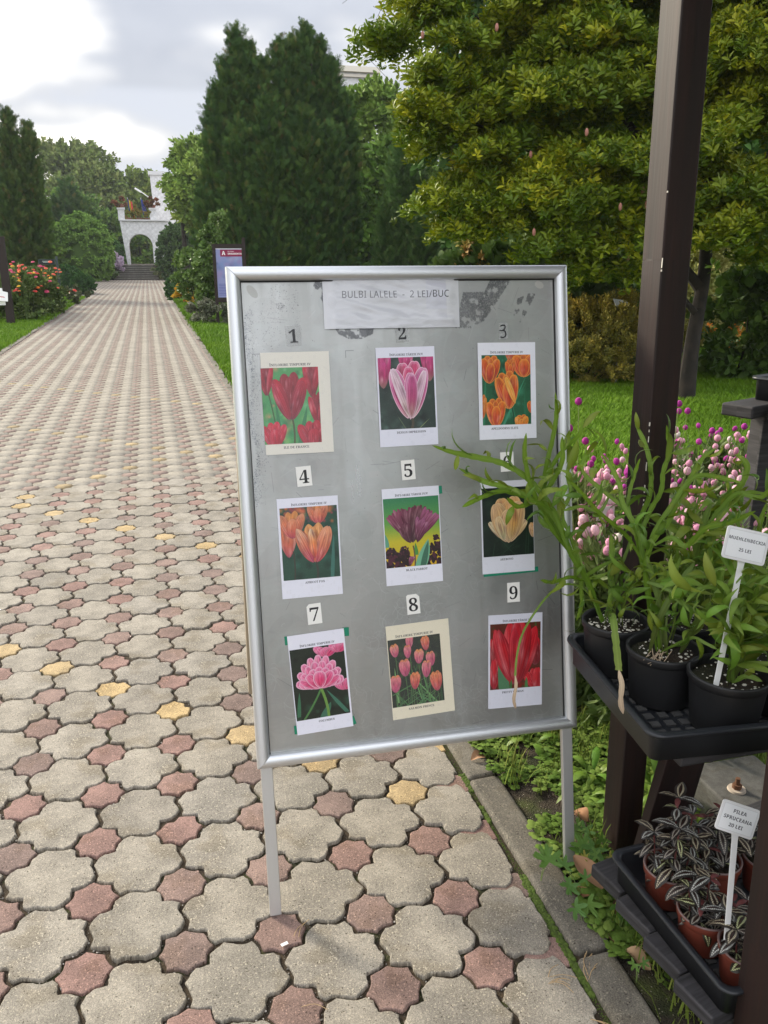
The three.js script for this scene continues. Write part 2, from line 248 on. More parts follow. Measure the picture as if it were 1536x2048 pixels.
// moss in the gap beside the kerb
{
  const r = rng(8), g = new THREE.IcosahedronGeometry(0.006, 1), m = new THREE.InstancedMesh(g, std({ color: 0xffffff, roughness: 1 }), 2600), q = new THREE.Matrix4(), c = new THREE.Color(); m.name = 'moss';
  for (let i = 0; i < 2600; i++) { const z = -1.0 - r() * 1.35, x = 0.757 + (r() - 0.5) * 0.012 * (0.4 + 1.6 * vn(z * 9, 1, 0, 4)); const s = (0.35 + 0.8 * r()) * (vn(z * 14, 3, 0, 6) > 0.45 ? 1 : 0.2); q.makeScale(s, s * 0.8, s); q.setPosition(x, -0.009, z); m.setMatrixAt(i, q); const k = 0.7 + 0.6 * r(); m.setColorAt(i, c.setRGB(0.06 * k, 0.095 * k, 0.012 * k)); }
  m.castShadow = m.receiveShadow = true; scene.add(m); tag(m, 'bright green moss in the gap between pavers and kerb', 'moss', null, 'stuff');
}
// grit and crumbs of stone lying in the joints
{
  const r = rng(88), g = new THREE.IcosahedronGeometry(0.0016, 0), N = 5200, m = new THREE.InstancedMesh(g, std({ color: 0xffffff, roughness: 0.95 }), N), q = new THREE.Matrix4(), e = new THREE.Euler(), c = new THREE.Color(), qq = new THREE.Quaternion();
  for (let i = 0; i < N; i++) { const z = -0.9 - 3.4 * r() * r(), onX = r() < 0.5, cx = X0 + CELL * (Math.floor(r() * 13) - 8), cz = Z0 - CELL * (Math.floor((-z - 1.5) / CELL)); let x, zz; const t = r() * 6.2832; if (r() < 0.6) { const R = 0.272 * CELL + (r() - 0.5) * 0.006; x = cx + Math.cos(t) * R; zz = cz + Math.sin(t) * R; } else { const u = (r() - 0.5) * 0.42 * CELL; x = cx + (onX ? CELL / 2 + u : 0) + (r() - 0.5) * 0.006; zz = cz + (onX ? 0 : CELL / 2 + u) + (r() - 0.5) * 0.006; } const s = 0.35 + 1.5 * r() ** 3; qq.setFromEuler(e.set(r() * 6, r() * 6, r() * 6)); q.compose(V(x, -0.0085 + 0.001 * r(), zz), qq, V(s, s * 0.7, s)); m.setMatrixAt(i, q); const k = r() < 0.25 ? 0.6 : 0.12 + 0.2 * r(); m.setColorAt(i, c.setRGB(k, k * 0.93, k * 0.82)); }
  m.name = 'joint_grit'; m.castShadow = m.receiveShadow = true; scene.add(m); tag(m, 'grit and crumbs lying in the joints between the near pavers', 'grit', null, 'stuff');
}
// ---------- the tulip price board ----------
const BA = -0.034, BT = 0.1986, BW = 0.7772, BH = 1.1058;
const bx = V(Math.cos(BA), 0, -Math.sin(BA)), bn = V(-Math.sin(BA), 0, -Math.cos(BA));
const by = V(0, Math.cos(BT), 0).addScaledVector(bn, Math.sin(BT)), bz = bx.clone().cross(by);
const bq = new THREE.Quaternion().setFromRotationMatrix(new THREE.Matrix4().makeBasis(bx, by, bz));
const foot = V(0.1301, 0, -1.5608), b0 = foot.clone().addScaledVector(by, 0.3607);   // lower left outer corner of the frame
const onBoard = (x, y, z) => b0.clone().addScaledVector(bx, x).addScaledVector(by, y).addScaledVector(bz, z);
{
  const t = thing('notice_board', 'grey metal A-frame board with rounded aluminium frame showing nine tulip cards', 'notice board', foot.toArray());
  const P = (m, x, y, z) => { m.position.copy(onBoard(x, y, z)).sub(foot); m.quaternion.copy(bq); return m; };
  // rounded frame profile swept along each side, mitred at the corners
  const prof = []; for (let i = 0; i <= 10; i++) { const a = (i / 10) * Math.PI; prof.push([0.0148 - Math.cos(a) * 0.0148, 0.001 + Math.sin(a) ** 0.8 * 0.0125]); }
  prof.push([0.0296, -0.012], [0, -0.012]);
  const rail = (len, gap) => { const pos = [], uv = [], idx = [], n = prof.length; for (const s of [0, 1]) for (const [a, h] of prof) { pos.push(s ? len - a - gap : a + gap, a, h); uv.push(s * len, a); } for (let i = 0; i < n; i++) { const j = (i + 1) % n; idx.push(i, i + n, j, j, i + n, j + n); } const c0 = pos.length / 3; for (const s of [0, 1]) for (const [a, h] of prof) { pos.push(s ? len - a - gap : a + gap, a, h); uv.push(0, 0); } for (let i = 1; i < n - 1; i++) { idx.push(c0, c0 + i, c0 + i + 1); idx.push(c0 + n, c0 + n + i + 1, c0 + n + i); } const g = raw(pos, idx, uv); return g; };
  const fr = [[0, 0, 0, BW], [BW, 0, Math.PI / 2, BH], [BW, BH, Math.PI, BW], [0, BH, -Math.PI / 2, BH]];
  fr.forEach(([x, y, a, L], i) => { const m = obj('frame_rail', rail(L, i === 2 ? 0.0006 : 0.0004), M.alu, t); P(m, x, y, 0.002); m.quaternion.multiply(new THREE.Quaternion().setFromAxisAngle(V(0, 0, 1), a)); });
  P(obj('gasket', join([box(BW - 0.056, 0.003, 0.004, BW / 2, BH - 0.0305, 0), box(0.002, BH - 0.06, 0.004, BW - 0.0302, BH / 2, 0), box(0.002, BH - 0.06, 0.004, 0.0302, BH / 2, 0)]), M.darkGap, t), 0, 0, -0.001);
  // sheet metal with rubbed patches, glue marks and scratches
  const r = rng(77);
  const metalMap = canvasTex(1024, 1456, (c, w, h) => {
    c.fillStyle = '#d3d6d6'; c.fillRect(0, 0, w, h);
    const X = (px) => px * w, Y = (py) => py * h;
    for (let i = 0; i < 5200; i++) { const g = 195 + r() * 40, a = 0.05 + 0.12 * r(); c.fillStyle = `rgba(${g},${g + 2},${g + 2},${a})`; const s = 3 + r() * 34; c.fillRect(r() * w, r() * h, s, 1 + r() * s * 0.6); }
    const blot = (x, y, s, n, col, sx = 1) => { for (let i = 0; i < n; i++) { const a = r() * 6.28, d = s * Math.sqrt(r()); c.fillStyle = `rgba(${col},${0.25 + 0.5 * r()})`; const q = 0.6 + 2.2 * r() * r(); c.fillRect(X(x) + Math.cos(a) * d * w * sx, Y(y) + Math.sin(a) * d * w * 0.9, q, q); } };
    const inPoly = (poly, x, y) => { let k = false; for (let i = 0, j = poly.length - 1; i < poly.length; j = i++) { const [a, b] = poly[i], [e, f] = poly[j]; if (b > y !== f > y && x < ((e - a) * (y - b)) / (f - b) + a) k = !k; } return k; };
    const dark = (poly, n, dens) => { let x0 = 1, x1 = 0, y0 = 1, y1 = 0; poly.forEach(([x, y]) => { x0 = Math.min(x0, x); x1 = Math.max(x1, x); y0 = Math.min(y0, y); y1 = Math.max(y1, y); }); for (let i = 0; i < n; i++) { const x = mix(x0, x1, r()), y = mix(y0, y1, r()); if (!inPoly(poly, x, y) || fbm(x * 60, y * 80, 0, 9, 3) + 0.12 * r() > dens) continue; const g = 92 + r() * 50; c.fillStyle = `rgba(${g},${g + 2},${g + 6},0.34)`; const q = 1 + 4 * r() * r(); c.fillRect(X(x), Y(y), q, q); } };
    dark([[0.69, 0.03], [0.76, 0.03], [0.78, 0.005], [0.85, 0.003], [0.80, 0.05], [0.755, 0.09], [0.71, 0.105], [0.66, 0.105]], 26000, 0.64);
    dark([[0.28, 0.10], [0.40, 0.10], [0.395, 0.113], [0.36, 0.123], [0.32, 0.122], [0.29, 0.112]], 9000, 0.62);
    dark([[0.21, 0.0], [0.25, 0.0], [0.27, 0.04], [0.25, 0.05]], 6000, 0.5);
    dark([[0.905, 0.035], [0.93, 0.035], [0.89, 0.085], [0.872, 0.1]], 6000, 0.6); dark([[0.87, 0.045], [0.89, 0.04], [0.87, 0.075], [0.855, 0.08]], 3000, 0.5);
    blot(0.13, 0.04, 0.05, 260, '80,84,88'); blot(0.06, 0.1, 0.09, 300, '90,94,98', 0.7); blot(0.12, 0.055, 0.012, 120, '60,64,68'); blot(0.12, 0.075, 0.06, 200, '95,98,104');
    for (let i = 0; i < 900; i++) { const y = 0.06 + 0.4 * r(), x = 0.015 + 0.035 * r() * r() + 0.008 * Math.sin(y * 40); blot(x, y, 0.006, 3, '104,110,118'); }
    for (let i = 0; i < 260; i++) { const x = r() * w, y = r() * h, L = 30 + 160 * r(); c.fillStyle = `rgba(${r() < 0.5 ? '150,153,152' : '235,237,237'},${0.03 + 0.06 * r()})`; c.beginPath(); c.ellipse(x, y, L * 0.5, L * (0.3 + r()), r() * 3, 0, 7); c.fill(); }
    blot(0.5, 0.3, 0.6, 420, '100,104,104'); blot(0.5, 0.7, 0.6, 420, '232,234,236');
    // white oxide and scratches, denser low down where water stood
    for (let i = 0; i < 1500; i++) { const y = 0.45 + 0.55 * Math.sqrt(r()), x = r(); if (fbm(x * 9, y * 12, 0, 66, 4) < 0.5) continue; c.strokeStyle = `rgba(236,240,244,${0.2 + 0.4 * r()})`; c.lineWidth = 0.6 + r() * 1.6; c.beginPath(); const a = r() * 6.28, L = 8 + r() * 40; c.moveTo(X(x), Y(y)); c.quadraticCurveTo(X(x) + Math.cos(a) * L, Y(y) + Math.sin(a) * L, X(x) + Math.cos(a + 1) * L * 1.4, Y(y) + Math.sin(a + 1) * L * 1.4); c.stroke(); }
    for (let i = 0; i < 380; i++) { c.strokeStyle = `rgba(${r() < 0.6 ? '242,244,246' : '105,109,112'},${0.2 + 0.35 * r()})`; c.lineWidth = 0.5 + r() * 0.7; const x = r() * w, y = r() * h, a = r() * 6.28, L = 10 + 60 * r(); c.beginPath(); c.moveTo(x, y); c.lineTo(x + Math.cos(a) * L, y + Math.sin(a) * L); c.stroke(); }
    // glue corners left by older sheets
    for (const [x, y] of [[0.03, 0.15], [0.31, 0.148], [0.09, 0.45]]) { c.strokeStyle = 'rgba(90,94,96,0.55)'; c.lineWidth = 1.5; c.beginPath(); c.moveTo(X(x), Y(y) + 22); c.lineTo(X(x), Y(y)); c.lineTo(X(x) + 26, Y(y)); c.stroke(); }
    c.fillStyle = 'rgba(240,240,236,0.9)'; c.beginPath(); c.ellipse(X(0.945), Y(0.017), 16, 11, 0.4, 0, 7); c.fill();
    c.fillStyle = 'rgba(190,192,188,0.9)'; c.beginPath(); c.ellipse(X(0.04), Y(0.025), 22, 12, 0.9, 0, 7); c.fill();
  });
  const roughMap = pixTex(512, 512, (u, v) => 255 * (0.27 + 0.24 * fbm(u * 9, v * 9, 9, 87, 6) + 0.16 * (fbm(u * 60, v * 4, 60, 12, 3) - 0.5)), false, false);
  const panel = new THREE.PlaneGeometry(BW - 0.05, BH - 0.05);
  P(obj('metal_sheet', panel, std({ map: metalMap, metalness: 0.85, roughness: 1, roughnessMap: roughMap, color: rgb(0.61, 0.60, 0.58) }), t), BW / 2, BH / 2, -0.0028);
  P(obj('rear_sheet', box(BW - 0.03, BH - 0.03, 0.004), M.aluDull, t), BW / 2, BH / 2, -0.0065);
  for (const x of [0.021, BW - 0.021]) P(obj('leg', box(0.027, 0.40, 0.014, 0, 0, 0, 0.002), M.aluDull, t), x, -0.3607 + 0.2005, -0.012);
  // rear half, hinged at the top edge
  const back = new THREE.Group(); back.name = 'rear_half'; t.add(back);
  const top = onBoard(0, BH, -0.02).sub(foot), q2 = new THREE.Quaternion().setFromRotationMatrix(new THREE.Matrix4().makeBasis(bx, V(0, 1, 0).addScaledVector(bn, -0.105).normalize(), bx.clone().cross(V(0, 1, 0).addScaledVector(bn, -0.105).normalize())));
  back.position.copy(top); back.quaternion.copy(q2);
  obj('rear_panel', box(BW - 0.01, BH - 0.02, 0.02, BW / 2, -BH / 2, -0.012, 0.003), std({ color: rgb(0.33, 0.27, 0.19), roughness: 0.8 }), back);
}

// ---------- printed cards ----------
function blobs(c, r, w, h, cols, n, smin, smax) { for (let i = 0; i < n; i++) { const x = r() * w, y = r() * h, s = smin + r() * (smax - smin), g = c.createRadialGradient(x, y, 0, x, y, s), k = cols[(r() * cols.length) | 0]; g.addColorStop(0, `rgba(${k},0.75)`); g.addColorStop(1, `rgba(${k},0)`); c.fillStyle = g; c.fillRect(x - s, y - s, 2 * s, 2 * s); } }
let RD = 0.7;
// one petal: base point, tip point, half width, colours from base to tip and at the rim
function petal(c, r, bx0, by0, tx, ty, w, cols, rim, veins = 10, curl = 0) {
  const dx = tx - bx0, dy = ty - by0, L = Math.hypot(dx, dy), nx = -dy / L, ny = dx / L;
  const p = (t, s) => [bx0 + dx * t + nx * s * w, by0 + dy * t + ny * s * w];
  const outline = () => { c.beginPath(); c.moveTo(bx0, by0); const a = p(0.25, 1.05), b = p(mix(0.82, 1.12, RD), mix(1.0, 0.85, RD) + curl * 0.6), d = p(mix(0.82, 1.12, RD), -mix(1.0, 0.85, RD) + curl * 0.6), e = p(0.25, -1.05); c.bezierCurveTo(...a, ...b, tx, ty); c.bezierCurveTo(...d, ...e, bx0, by0); c.closePath(); };
  outline(); const g = c.createLinearGradient(bx0, by0, tx, ty); cols.forEach((k, i) => g.addColorStop(i / (cols.length - 1), k)); c.fillStyle = g; c.fill();
  c.save(); outline(); c.clip();
  { const gg = c.createLinearGradient(...p(0.5, -1), ...p(0.5, 1)); gg.addColorStop(0, 'rgba(40,0,10,0.28)'); gg.addColorStop(0.35, 'rgba(255,230,220,0.12)'); gg.addColorStop(0.6, 'rgba(0,0,0,0)'); gg.addColorStop(1, 'rgba(30,0,10,0.34)'); c.fillStyle = gg; c.fillRect(bx0 - L * 1.5, by0 - L * 1.5, L * 3, L * 3); for (let i = 0; i < 26; i++) { const s = r() * 2 - 1; c.strokeStyle = `rgba(${r() < 0.5 ? '255,220,210' : '70,0,20'},${0.05 + 0.07 * r()})`; c.lineWidth = 0.6 + w * 0.03; c.beginPath(); c.moveTo(bx0, by0); c.bezierCurveTo(...p(0.3, s), ...p(0.7, s), ...p(0.75 + 0.25 * r(), s * 0.6)); c.stroke(); } }
  for (let i = 0; i < 9; i++) { const t = 0.15 + 0.8 * r(), s = (r() * 2 - 1) * 0.8, q = p(t, s), R = L * (0.10 + 0.16 * r()), g2 = c.createRadialGradient(0, 0, 0, 0, 0, R), k = r() < 0.5 ? '255,236,226' : '50,0,14'; g2.addColorStop(0, `rgba(${k},${0.16 + 0.16 * r()})`); g2.addColorStop(1, `rgba(${k},0)`); c.save(); c.translate(...q); c.rotate(Math.atan2(dy, dx)); c.scale(1, 0.32); c.fillStyle = g2; c.fillRect(-R, -R, 2 * R, 2 * R); c.restore(); }
  for (let i = 0; i < veins; i++) { const s = ((i + 0.5) / veins) * 2 - 1; c.strokeStyle = i % 2 ? 'rgba(255,255,255,0.05)' : 'rgba(60,0,20,0.10)'; c.lineWidth = w * 0.12; c.beginPath(); c.moveTo(bx0, by0); c.bezierCurveTo(...p(0.3, s * 0.9), ...p(0.75, s * 0.9), ...p(1.0, s * 0.15)); c.stroke(); }
  if (rim) { c.strokeStyle = rim; c.lineWidth = w * 0.12; outline(); c.stroke(); c.globalAlpha = 0.35; c.lineWidth = w * 0.45; c.stroke(); c.globalAlpha = 1; }
  c.restore(); c.strokeStyle = 'rgba(40,0,10,0.28)'; c.lineWidth = 1.2; outline(); c.stroke();
}
function tulip(c, r, x, y, w, h, P, rot = 0) {       // x, y: foot of the cup
  c.save(); c.translate(x, y); c.rotate(rot);
  const back = P.back || P.cols;
  petal(c, r, -w * 0.05, 0, -w * 0.14, -h * 0.97, w * 0.27, back, P.rim); petal(c, r, w * 0.05, 0, w * 0.15, -h, w * 0.27, back, P.rim);
  petal(c, r, 0, 0, 0, -h * 0.9, w * 0.22, back, P.rim);
  petal(c, r, -w * 0.06, 0, -w * (P.open || 0.42), -h * 0.86, w * 0.26, P.cols, P.rim, 10, 0.15); petal(c, r, w * 0.06, 0, w * (P.open || 0.42), -h * 0.88, w * 0.26, P.cols, P.rim, 10, -0.15);
  if (P.front !== false) { petal(c, r, 0, h * 0.02, w * (P.shift || 0.03), -h * (P.fh || 0.72), w * (P.fw || 0.33), P.cols, P.rim, 12); }
  c.restore();
}
const stem = (c, x, y, x2, y2, w, col) => { c.strokeStyle = col; c.lineWidth = w; c.beginPath(); c.moveTo(x, y); c.quadraticCurveTo((x + x2) / 2 + w, (y + y2) / 2, x2, y2); c.stroke(); };
const blade = (c, x, y, tx, ty, w, col) => { c.fillStyle = col; c.beginPath(); c.moveTo(x - w, y); c.quadraticCurveTo((x + tx) / 2 - w * 1.4, (y + ty) / 2, tx, ty); c.quadraticCurveTo((x + tx) / 2 + w * 1.4, (y + ty) / 2, x + w, y); c.fill(); };
const ART = {
  1(c, w, h, r) { c.fillStyle = '#4f9a5a'; c.fillRect(0, 0, w, h); blobs(c, r, w, h, ['60,150,90', '140,190,110', '215,150,110', '120,190,140', '40,110,70'], 90, 10, 60);
    const P = { cols: ['#7e0418', '#b4061e', '#c8102a'], back: ['#6a0414', '#98081c'], open: 0.44, front: false };
    stem(c, w * 0.1, h * 0.3, w * 0.22, h * 0.85, 10, '#3c5a34'); blade(c, w * 0.3, h, w * 0.22, h * 0.4, 14, '#2f7a4c'); blade(c, w * 0.62, h, w * 0.78, h * 0.5, 18, '#357d50');
    tulip(c, r, w * 0.08, h * 0.36, w * 0.26, h * 0.44, P); tulip(c, r, w * 0.88, h * 0.4, w * 0.3, h * 0.5, P); tulip(c, r, w * 0.95, h * 0.75, w * 0.3, h * 0.42, P);
    stem(c, w * 0.5, h * 0.65, w * 0.52, h, 15, '#4c5636'); tulip(c, r, w * 0.48, h * 0.69, w * 0.6, h * 0.63, P); petal(c, r, w * 0.46, h * 0.69, w * 0.22, h * 0.2, w * 0.14, ['#9a0c24', '#d01c38'], null, 10, 0.2); petal(c, r, w * 0.51, h * 0.69, w * 0.72, h * 0.18, w * 0.15, ['#7e0a1e', '#b4122c'], null, 10, -0.2);
    tulip(c, r, w * 0.17, h * 1.06, w * 0.4, h * 0.36, { cols: ['#a80f26', '#e0203c'], open: 0.5 }); tulip(c, r, w * 0.86, h * 1.1, w * 0.5, h * 0.4, { cols: ['#9a0d22', '#c8182f'], open: 0.5 }); },
  2(c, w, h, r) { c.fillStyle = '#2c3a34'; c.fillRect(0, 0, w, h); blobs(c, r, w, h, ['40,60,52', '60,84,72', '24,32,30', '84,110,104'], 60, 12, 60);
    const Q = { cols: ['#8a7058', '#c02a6c', '#d8408c'], front: true, open: 0.35 }; tulip(c, r, w * 0.08, h * 0.42, w * 0.34, h * 0.5, Q); tulip(c, r, w * 0.92, h * 0.34, w * 0.34, h * 0.5, Q); tulip(c, r, w * 0.5, h * 0.2, w * 0.3, h * 0.3, Q);
    stem(c, w * 0.56, h * 0.82, w * 0.56, h, 22, '#4a4436'); blade(c, w * 0.7, h, w * 0.9, h * 0.86, 4, '#7a8a5a'); blade(c, w * 0.45, h, w * 0.3, h * 0.8, 4, '#56664a');
    const P = { cols: ['#b8a488', '#c33c7a', '#d2388c', '#e284bb'], back: ['#a03058', '#d02058', '#e04a80'], rim: 'rgba(244,206,226,0.85)', open: 0.36, fw: 0.2, fh: 0.8, shift: 0.04 };
    tulip(c, r, w * 0.54, h * 0.86, w * 0.78, h * 0.8, P); petal(c, r, w * 0.54, h * 0.86, w * 0.24, h * 0.16, w * 0.12, ['#c8b89c', '#e2c4d6', '#f0d6e6'], 'rgba(250,232,242,0.9)', 8, 0.3); petal(c, r, w * 0.58, h * 0.86, w * 0.84, h * 0.2, w * 0.11, ['#c8b89c', '#e0bcd2', '#ecccdf'], 'rgba(250,230,240,0.9)', 8, -0.3); petal(c, r, w * 0.56, h * 0.86, w * 0.6, h * 0.25, w * 0.15, ['#8c6a52', '#b83a74', '#cf4f96'], 'rgba(240,200,224,0.8)', 12); },
  3(c, w, h, r) { c.fillStyle = '#1f5a3c'; c.fillRect(0, 0, w, h); blobs(c, r, w, h, ['30,110,80', '20,70,44', '60,140,110', '16,50,34'], 60, 10, 50);
    for (let i = 0; i < 9; i++) blade(c, w * r(), h * 1.05, w * r(), h * (0.1 + 0.5 * r()), 8 + 10 * r(), ['#2c7a56', '#246a4a', '#3e8e6c'][i % 3]);
    const P = { cols: ['#b8300f', '#d8421a', '#f0801e'], back: ['#a82a12', '#e06a1c'], rim: 'rgba(250,176,70,0.8)', open: 0.3, fw: 0.26 };
    tulip(c, r, w * 0.14, h * 0.4, w * 0.5, h * 0.4, { ...P, cols: ['#8a2010', '#c83a18', '#e8701c'] }, 0.1); tulip(c, r, w * 0.62, h * 0.1, w * 0.36, h * 0.24, { ...P, cols: ['#8a2414', '#b83a1c', '#c84a20'] }); tulip(c, r, w * 0.86, h * 0.32, w * 0.6, h * 0.36, P); tulip(c, r, w * 0.58, h * 0.32, w * 0.26, h * 0.26, P);
    stem(c, w * 0.6, h * 0.74, w * 0.64, h, 12, '#1c4a34'); tulip(c, r, w * 0.55, h * 0.77, w * 0.6, h * 0.54, P, -0.1); petal(c, r, w * 0.68, h * 0.7, w * 0.48, h * 0.32, w * 0.085, ['#f09020', '#f7b040'], 'rgba(252,200,90,0.8)', 6, 0.3);
    tulip(c, r, w * 0.27, h * 1.03, w * 0.5, h * 0.42, P); tulip(c, r, w * 0.0, h * 0.9, w * 0.22, h * 0.34, { ...P, cols: ['#c0400f', '#f09a2c'] }); tulip(c, r, w * 0.8, h * 1.08, w * 0.36, h * 0.22, { ...P, cols: ['#e06010', '#f7a030'] }); tulip(c, r, w * 1.0, h * 0.84, w * 0.2, h * 0.18, P); },
  4(c, w, h, r) { c.fillStyle = '#274a3a'; c.fillRect(0, 0, w, h); blobs(c, r, w, h, ['40,90,76', '30,60,48', '22,44,36', '50,100,84'], 60, 14, 60); blobs(c, r, w, h * 0.22, ['200,60,70', '224,110,60', '120,60,90', '230,140,80'], 40, 12, 44);
    const P = { cols: ['#c03a4a', '#e0704a', '#f0a070'], back: ['#d04a30', '#e8803a', '#f0a04a'], open: 0.46 };
    c.globalAlpha = 0.85; tulip(c, r, w * 0.12, h * 0.68, w * 0.34, h * 0.58, P); tulip(c, r, w * 0.2, h * 0.42, w * 0.44, h * 0.38, P); tulip(c, r, w * 0.66, h * 0.24, w * 0.36, h * 0.3, P); c.globalAlpha = 1;
    stem(c, w * 0.2, h * 0.6, w * 0.2, h, 12, '#3a3a30'); stem(c, w * 0.58, h * 0.76, w * 0.6, h, 18, '#3a3c34'); blade(c, w * 0.86, h, w * 0.92, h * 0.4, 14, '#3c6e62');
    tulip(c, r, w * 0.57, h * 0.78, w * 0.62, h * 0.56, { ...P, front: false, back: ['#d84a2a', '#ec8a3c', '#f4b060'] }); petal(c, r, w * 0.54, h * 0.78, w * 0.27, h * 0.29, w * 0.12, ['#b02c58', '#e07a58', '#f6c090'], null, 9, 0.25); petal(c, r, w * 0.6, h * 0.78, w * 0.82, h * 0.28, w * 0.14, ['#b83448', '#e8845a', '#f0a878'], null, 9, -0.25); petal(c, r, w * 0.57, h * 0.72, w * 0.52, h * 0.3, w * 0.1, ['#e04830', '#f08a4a', '#f2d8a8'], null, 6); },
  5(c, w, h, r) { const g = c.createLinearGradient(0, 0, 0, h); g.addColorStop(0, '#2e7a50'); g.addColorStop(0.35, '#5c9a44'); g.addColorStop(0.62, '#c2b626'); g.addColorStop(1, '#d0a818'); c.fillStyle = g; c.fillRect(0, 0, w, h);
    const ruf = (x, y, a, L, wd, cols) => { for (let k = 0; k < 9; k++) { const s = (k / 8 - 0.5) * 2; petal(c, r, x, y, x + Math.cos(a + s * 0.22) * L * (0.86 + 0.2 * r()), y + Math.sin(a + s * 0.22) * L * (0.86 + 0.2 * r()), wd * 0.34, cols, null, 5); } };
    stem(c, w * 0.5, h * 0.7, w * 0.52, h, 12, '#5a4a3a'); const D = ['#2a1018', '#4a1a2c', '#6c2440'], Pk = ['#3a1022', '#6e2146', '#a5527e'];
    ruf(w * 0.5, h * 0.66, -1.75, h * 0.52, w * 0.2, D); ruf(w * 0.5, h * 0.66, -1.3, h * 0.55, w * 0.2, ['#1c0a10', '#3a1420', '#5a1c30']); ruf(w * 0.46, h * 0.62, -2.1, h * 0.5, w * 0.18, ['#34101f', '#5c1c38', '#8a3658']); ruf(w * 0.56, h * 0.62, -0.98, h * 0.5, w * 0.2, Pk); ruf(w * 0.46, h * 0.66, -1.9, h * 0.3, w * 0.24, ['#260c16', '#441628', '#5e2038']); ruf(w * 0.58, h * 0.66, -1.3, h * 0.36, w * 0.2, ['#34121f', '#641f42', '#9a527c']);
    c.fillStyle = '#2a1016'; for (const [x, y, s] of [[0.12, 0.92, 0.24], [0.3, 0.88, 0.2], [0.92, 0.78, 0.18], [0.9, 0.95, 0.2], [0.1, 0.8, 0.14], [0.34, 0.76, 0.1], [0.93, 0.6, 0.08]]) { for (let k = 0; k < 26; k++) { c.fillStyle = ['#24100f', '#341420', '#4a1c2c', '#1c0c0e'][k % 4]; c.beginPath(); c.ellipse(w * (x + (r() - 0.5) * s * 1.3), h * (y + (r() - 0.5) * s), w * s * 0.3, w * s * 0.16, r() * 3, 0, 7); c.fill(); } }
    blade(c, w * 0.62, h * 1.02, w * 0.78, h * 0.62, w * 0.1, '#6fae8c'); blade(c, w * 0.66, h * 1.02, w * 0.78, h * 0.64, w * 0.05, '#3c6a54'); blade(c, w * 0.02, h * 0.7, w * 0.0, h * 0.5, w * 0.05, '#5a9a80'); blade(c, w * 0.56, h * 0.84, w * 0.54, h * 0.66, w * 0.03, '#4a8a3a'); ruf(w * 0.42, h, -1.3, h * 0.16, w * 0.08, Pk); },
  6(c, w, h, r) { c.fillStyle = '#17241c'; c.fillRect(0, 0, w, h); blobs(c, r, w, h, ['30,48,36', '20,34,28', '12,20,16', '38,60,44'], 60, 14, 70); for (let i = 0; i < 6; i++) blade(c, w * r(), h, w * r(), h * (0.4 + 0.5 * r()), 3, '#2c4232');
    const P = { cols: ['#b0a070', '#dcb070', '#eac08a'], back: ['#d89a4c', '#e8a860', '#f0b870'], open: 0.26, fw: 0.28, fh: 0.72, rim: 'rgba(240,214,160,0.5)' };
    tulip(c, r, w * 0.98, h * 0.75, w * 0.2, h * 0.22, P); petal(c, r, w * 0.4, h * 0.76, w * 0.12, h * 0.5, w * 0.09, ['#b0a67c', '#e2d4a8'], null, 6, 0.4); petal(c, r, w * 0.55, h * 0.76, w * 0.86, h * 0.5, w * 0.12, ['#c8a060', '#ecd2a4'], null, 6, -0.3); tulip(c, r, w * 0.5, h * 0.8, w * 0.9, h * 0.66, P); petal(c, r, w * 0.42, h * 0.78, w * 0.3, h * 0.42, w * 0.12, ['#8a9468', '#d6c08a', '#eac890'], 'rgba(236,220,176,0.7)', 8); petal(c, r, w * 0.55, h * 0.78, w * 0.62, h * 0.3, w * 0.17, ['#b8a468', '#d8a458', '#e8b470'], 'rgba(240,206,150,0.7)', 9); },
  7(c, w, h, r) { c.fillStyle = '#20281e'; c.fillRect(0, 0, w, h); blobs(c, r, w, h, ['30,44,32', '26,34,26', '16,20,16', '50,84,66'], 50, 12, 60);
    stem(c, w * 0.5, h * 0.6, w * 0.14, h, 16, '#4c7a44'); blade(c, w * 0.05, h * 0.95, w * 0.1, h * 0.6, 14, '#386a4c'); blade(c, w * 0.95, h * 0.98, w * 0.6, h * 0.62, 18, '#3f705c'); blade(c, w * 0.5, h, w * 0.66, h * 0.8, 30, '#3c6a54'); stem(c, w * 0.5, h * 0.58, w * 0.6, h, 22, '#6a9244');
    const cl = ['#c81c50', '#e0407c', '#f08ab4'], rim = 'rgba(250,214,232,0.9)';
    for (const [x, y, s] of [[0.66, 0.06, 1], [0.9, 0.02, 0.8], [0.95, 0.56, 0.9]]) for (let k = 0; k < 7; k++) petal(c, r, w * x, h * (y + 0.1), w * (x + (k / 6 - 0.5) * 0.42 * s), h * (y - 0.06 * r()), w * 0.1 * s, cl, 'rgba(244,190,216,0.5)', 5);
    const cx = w * 0.5, cy = h * 0.56; for (let row = 0; row < 4; row++) { const n = 9 - row, R = [0.40, 0.35, 0.28, 0.2][row]; for (let k = 0; k < n; k++) { const a = Math.PI + ((k + 0.5) / n) * Math.PI, ph = [1.05, 0.86, 0.66, 0.42][row]; petal(c, r, cx + Math.cos(a) * w * R * 0.35, cy - h * 0.02, cx + Math.cos(a) * w * R * 1.12, cy + Math.sin(a) * h * 0.42 * ph, w * 0.12, cl, rim, 6); } }
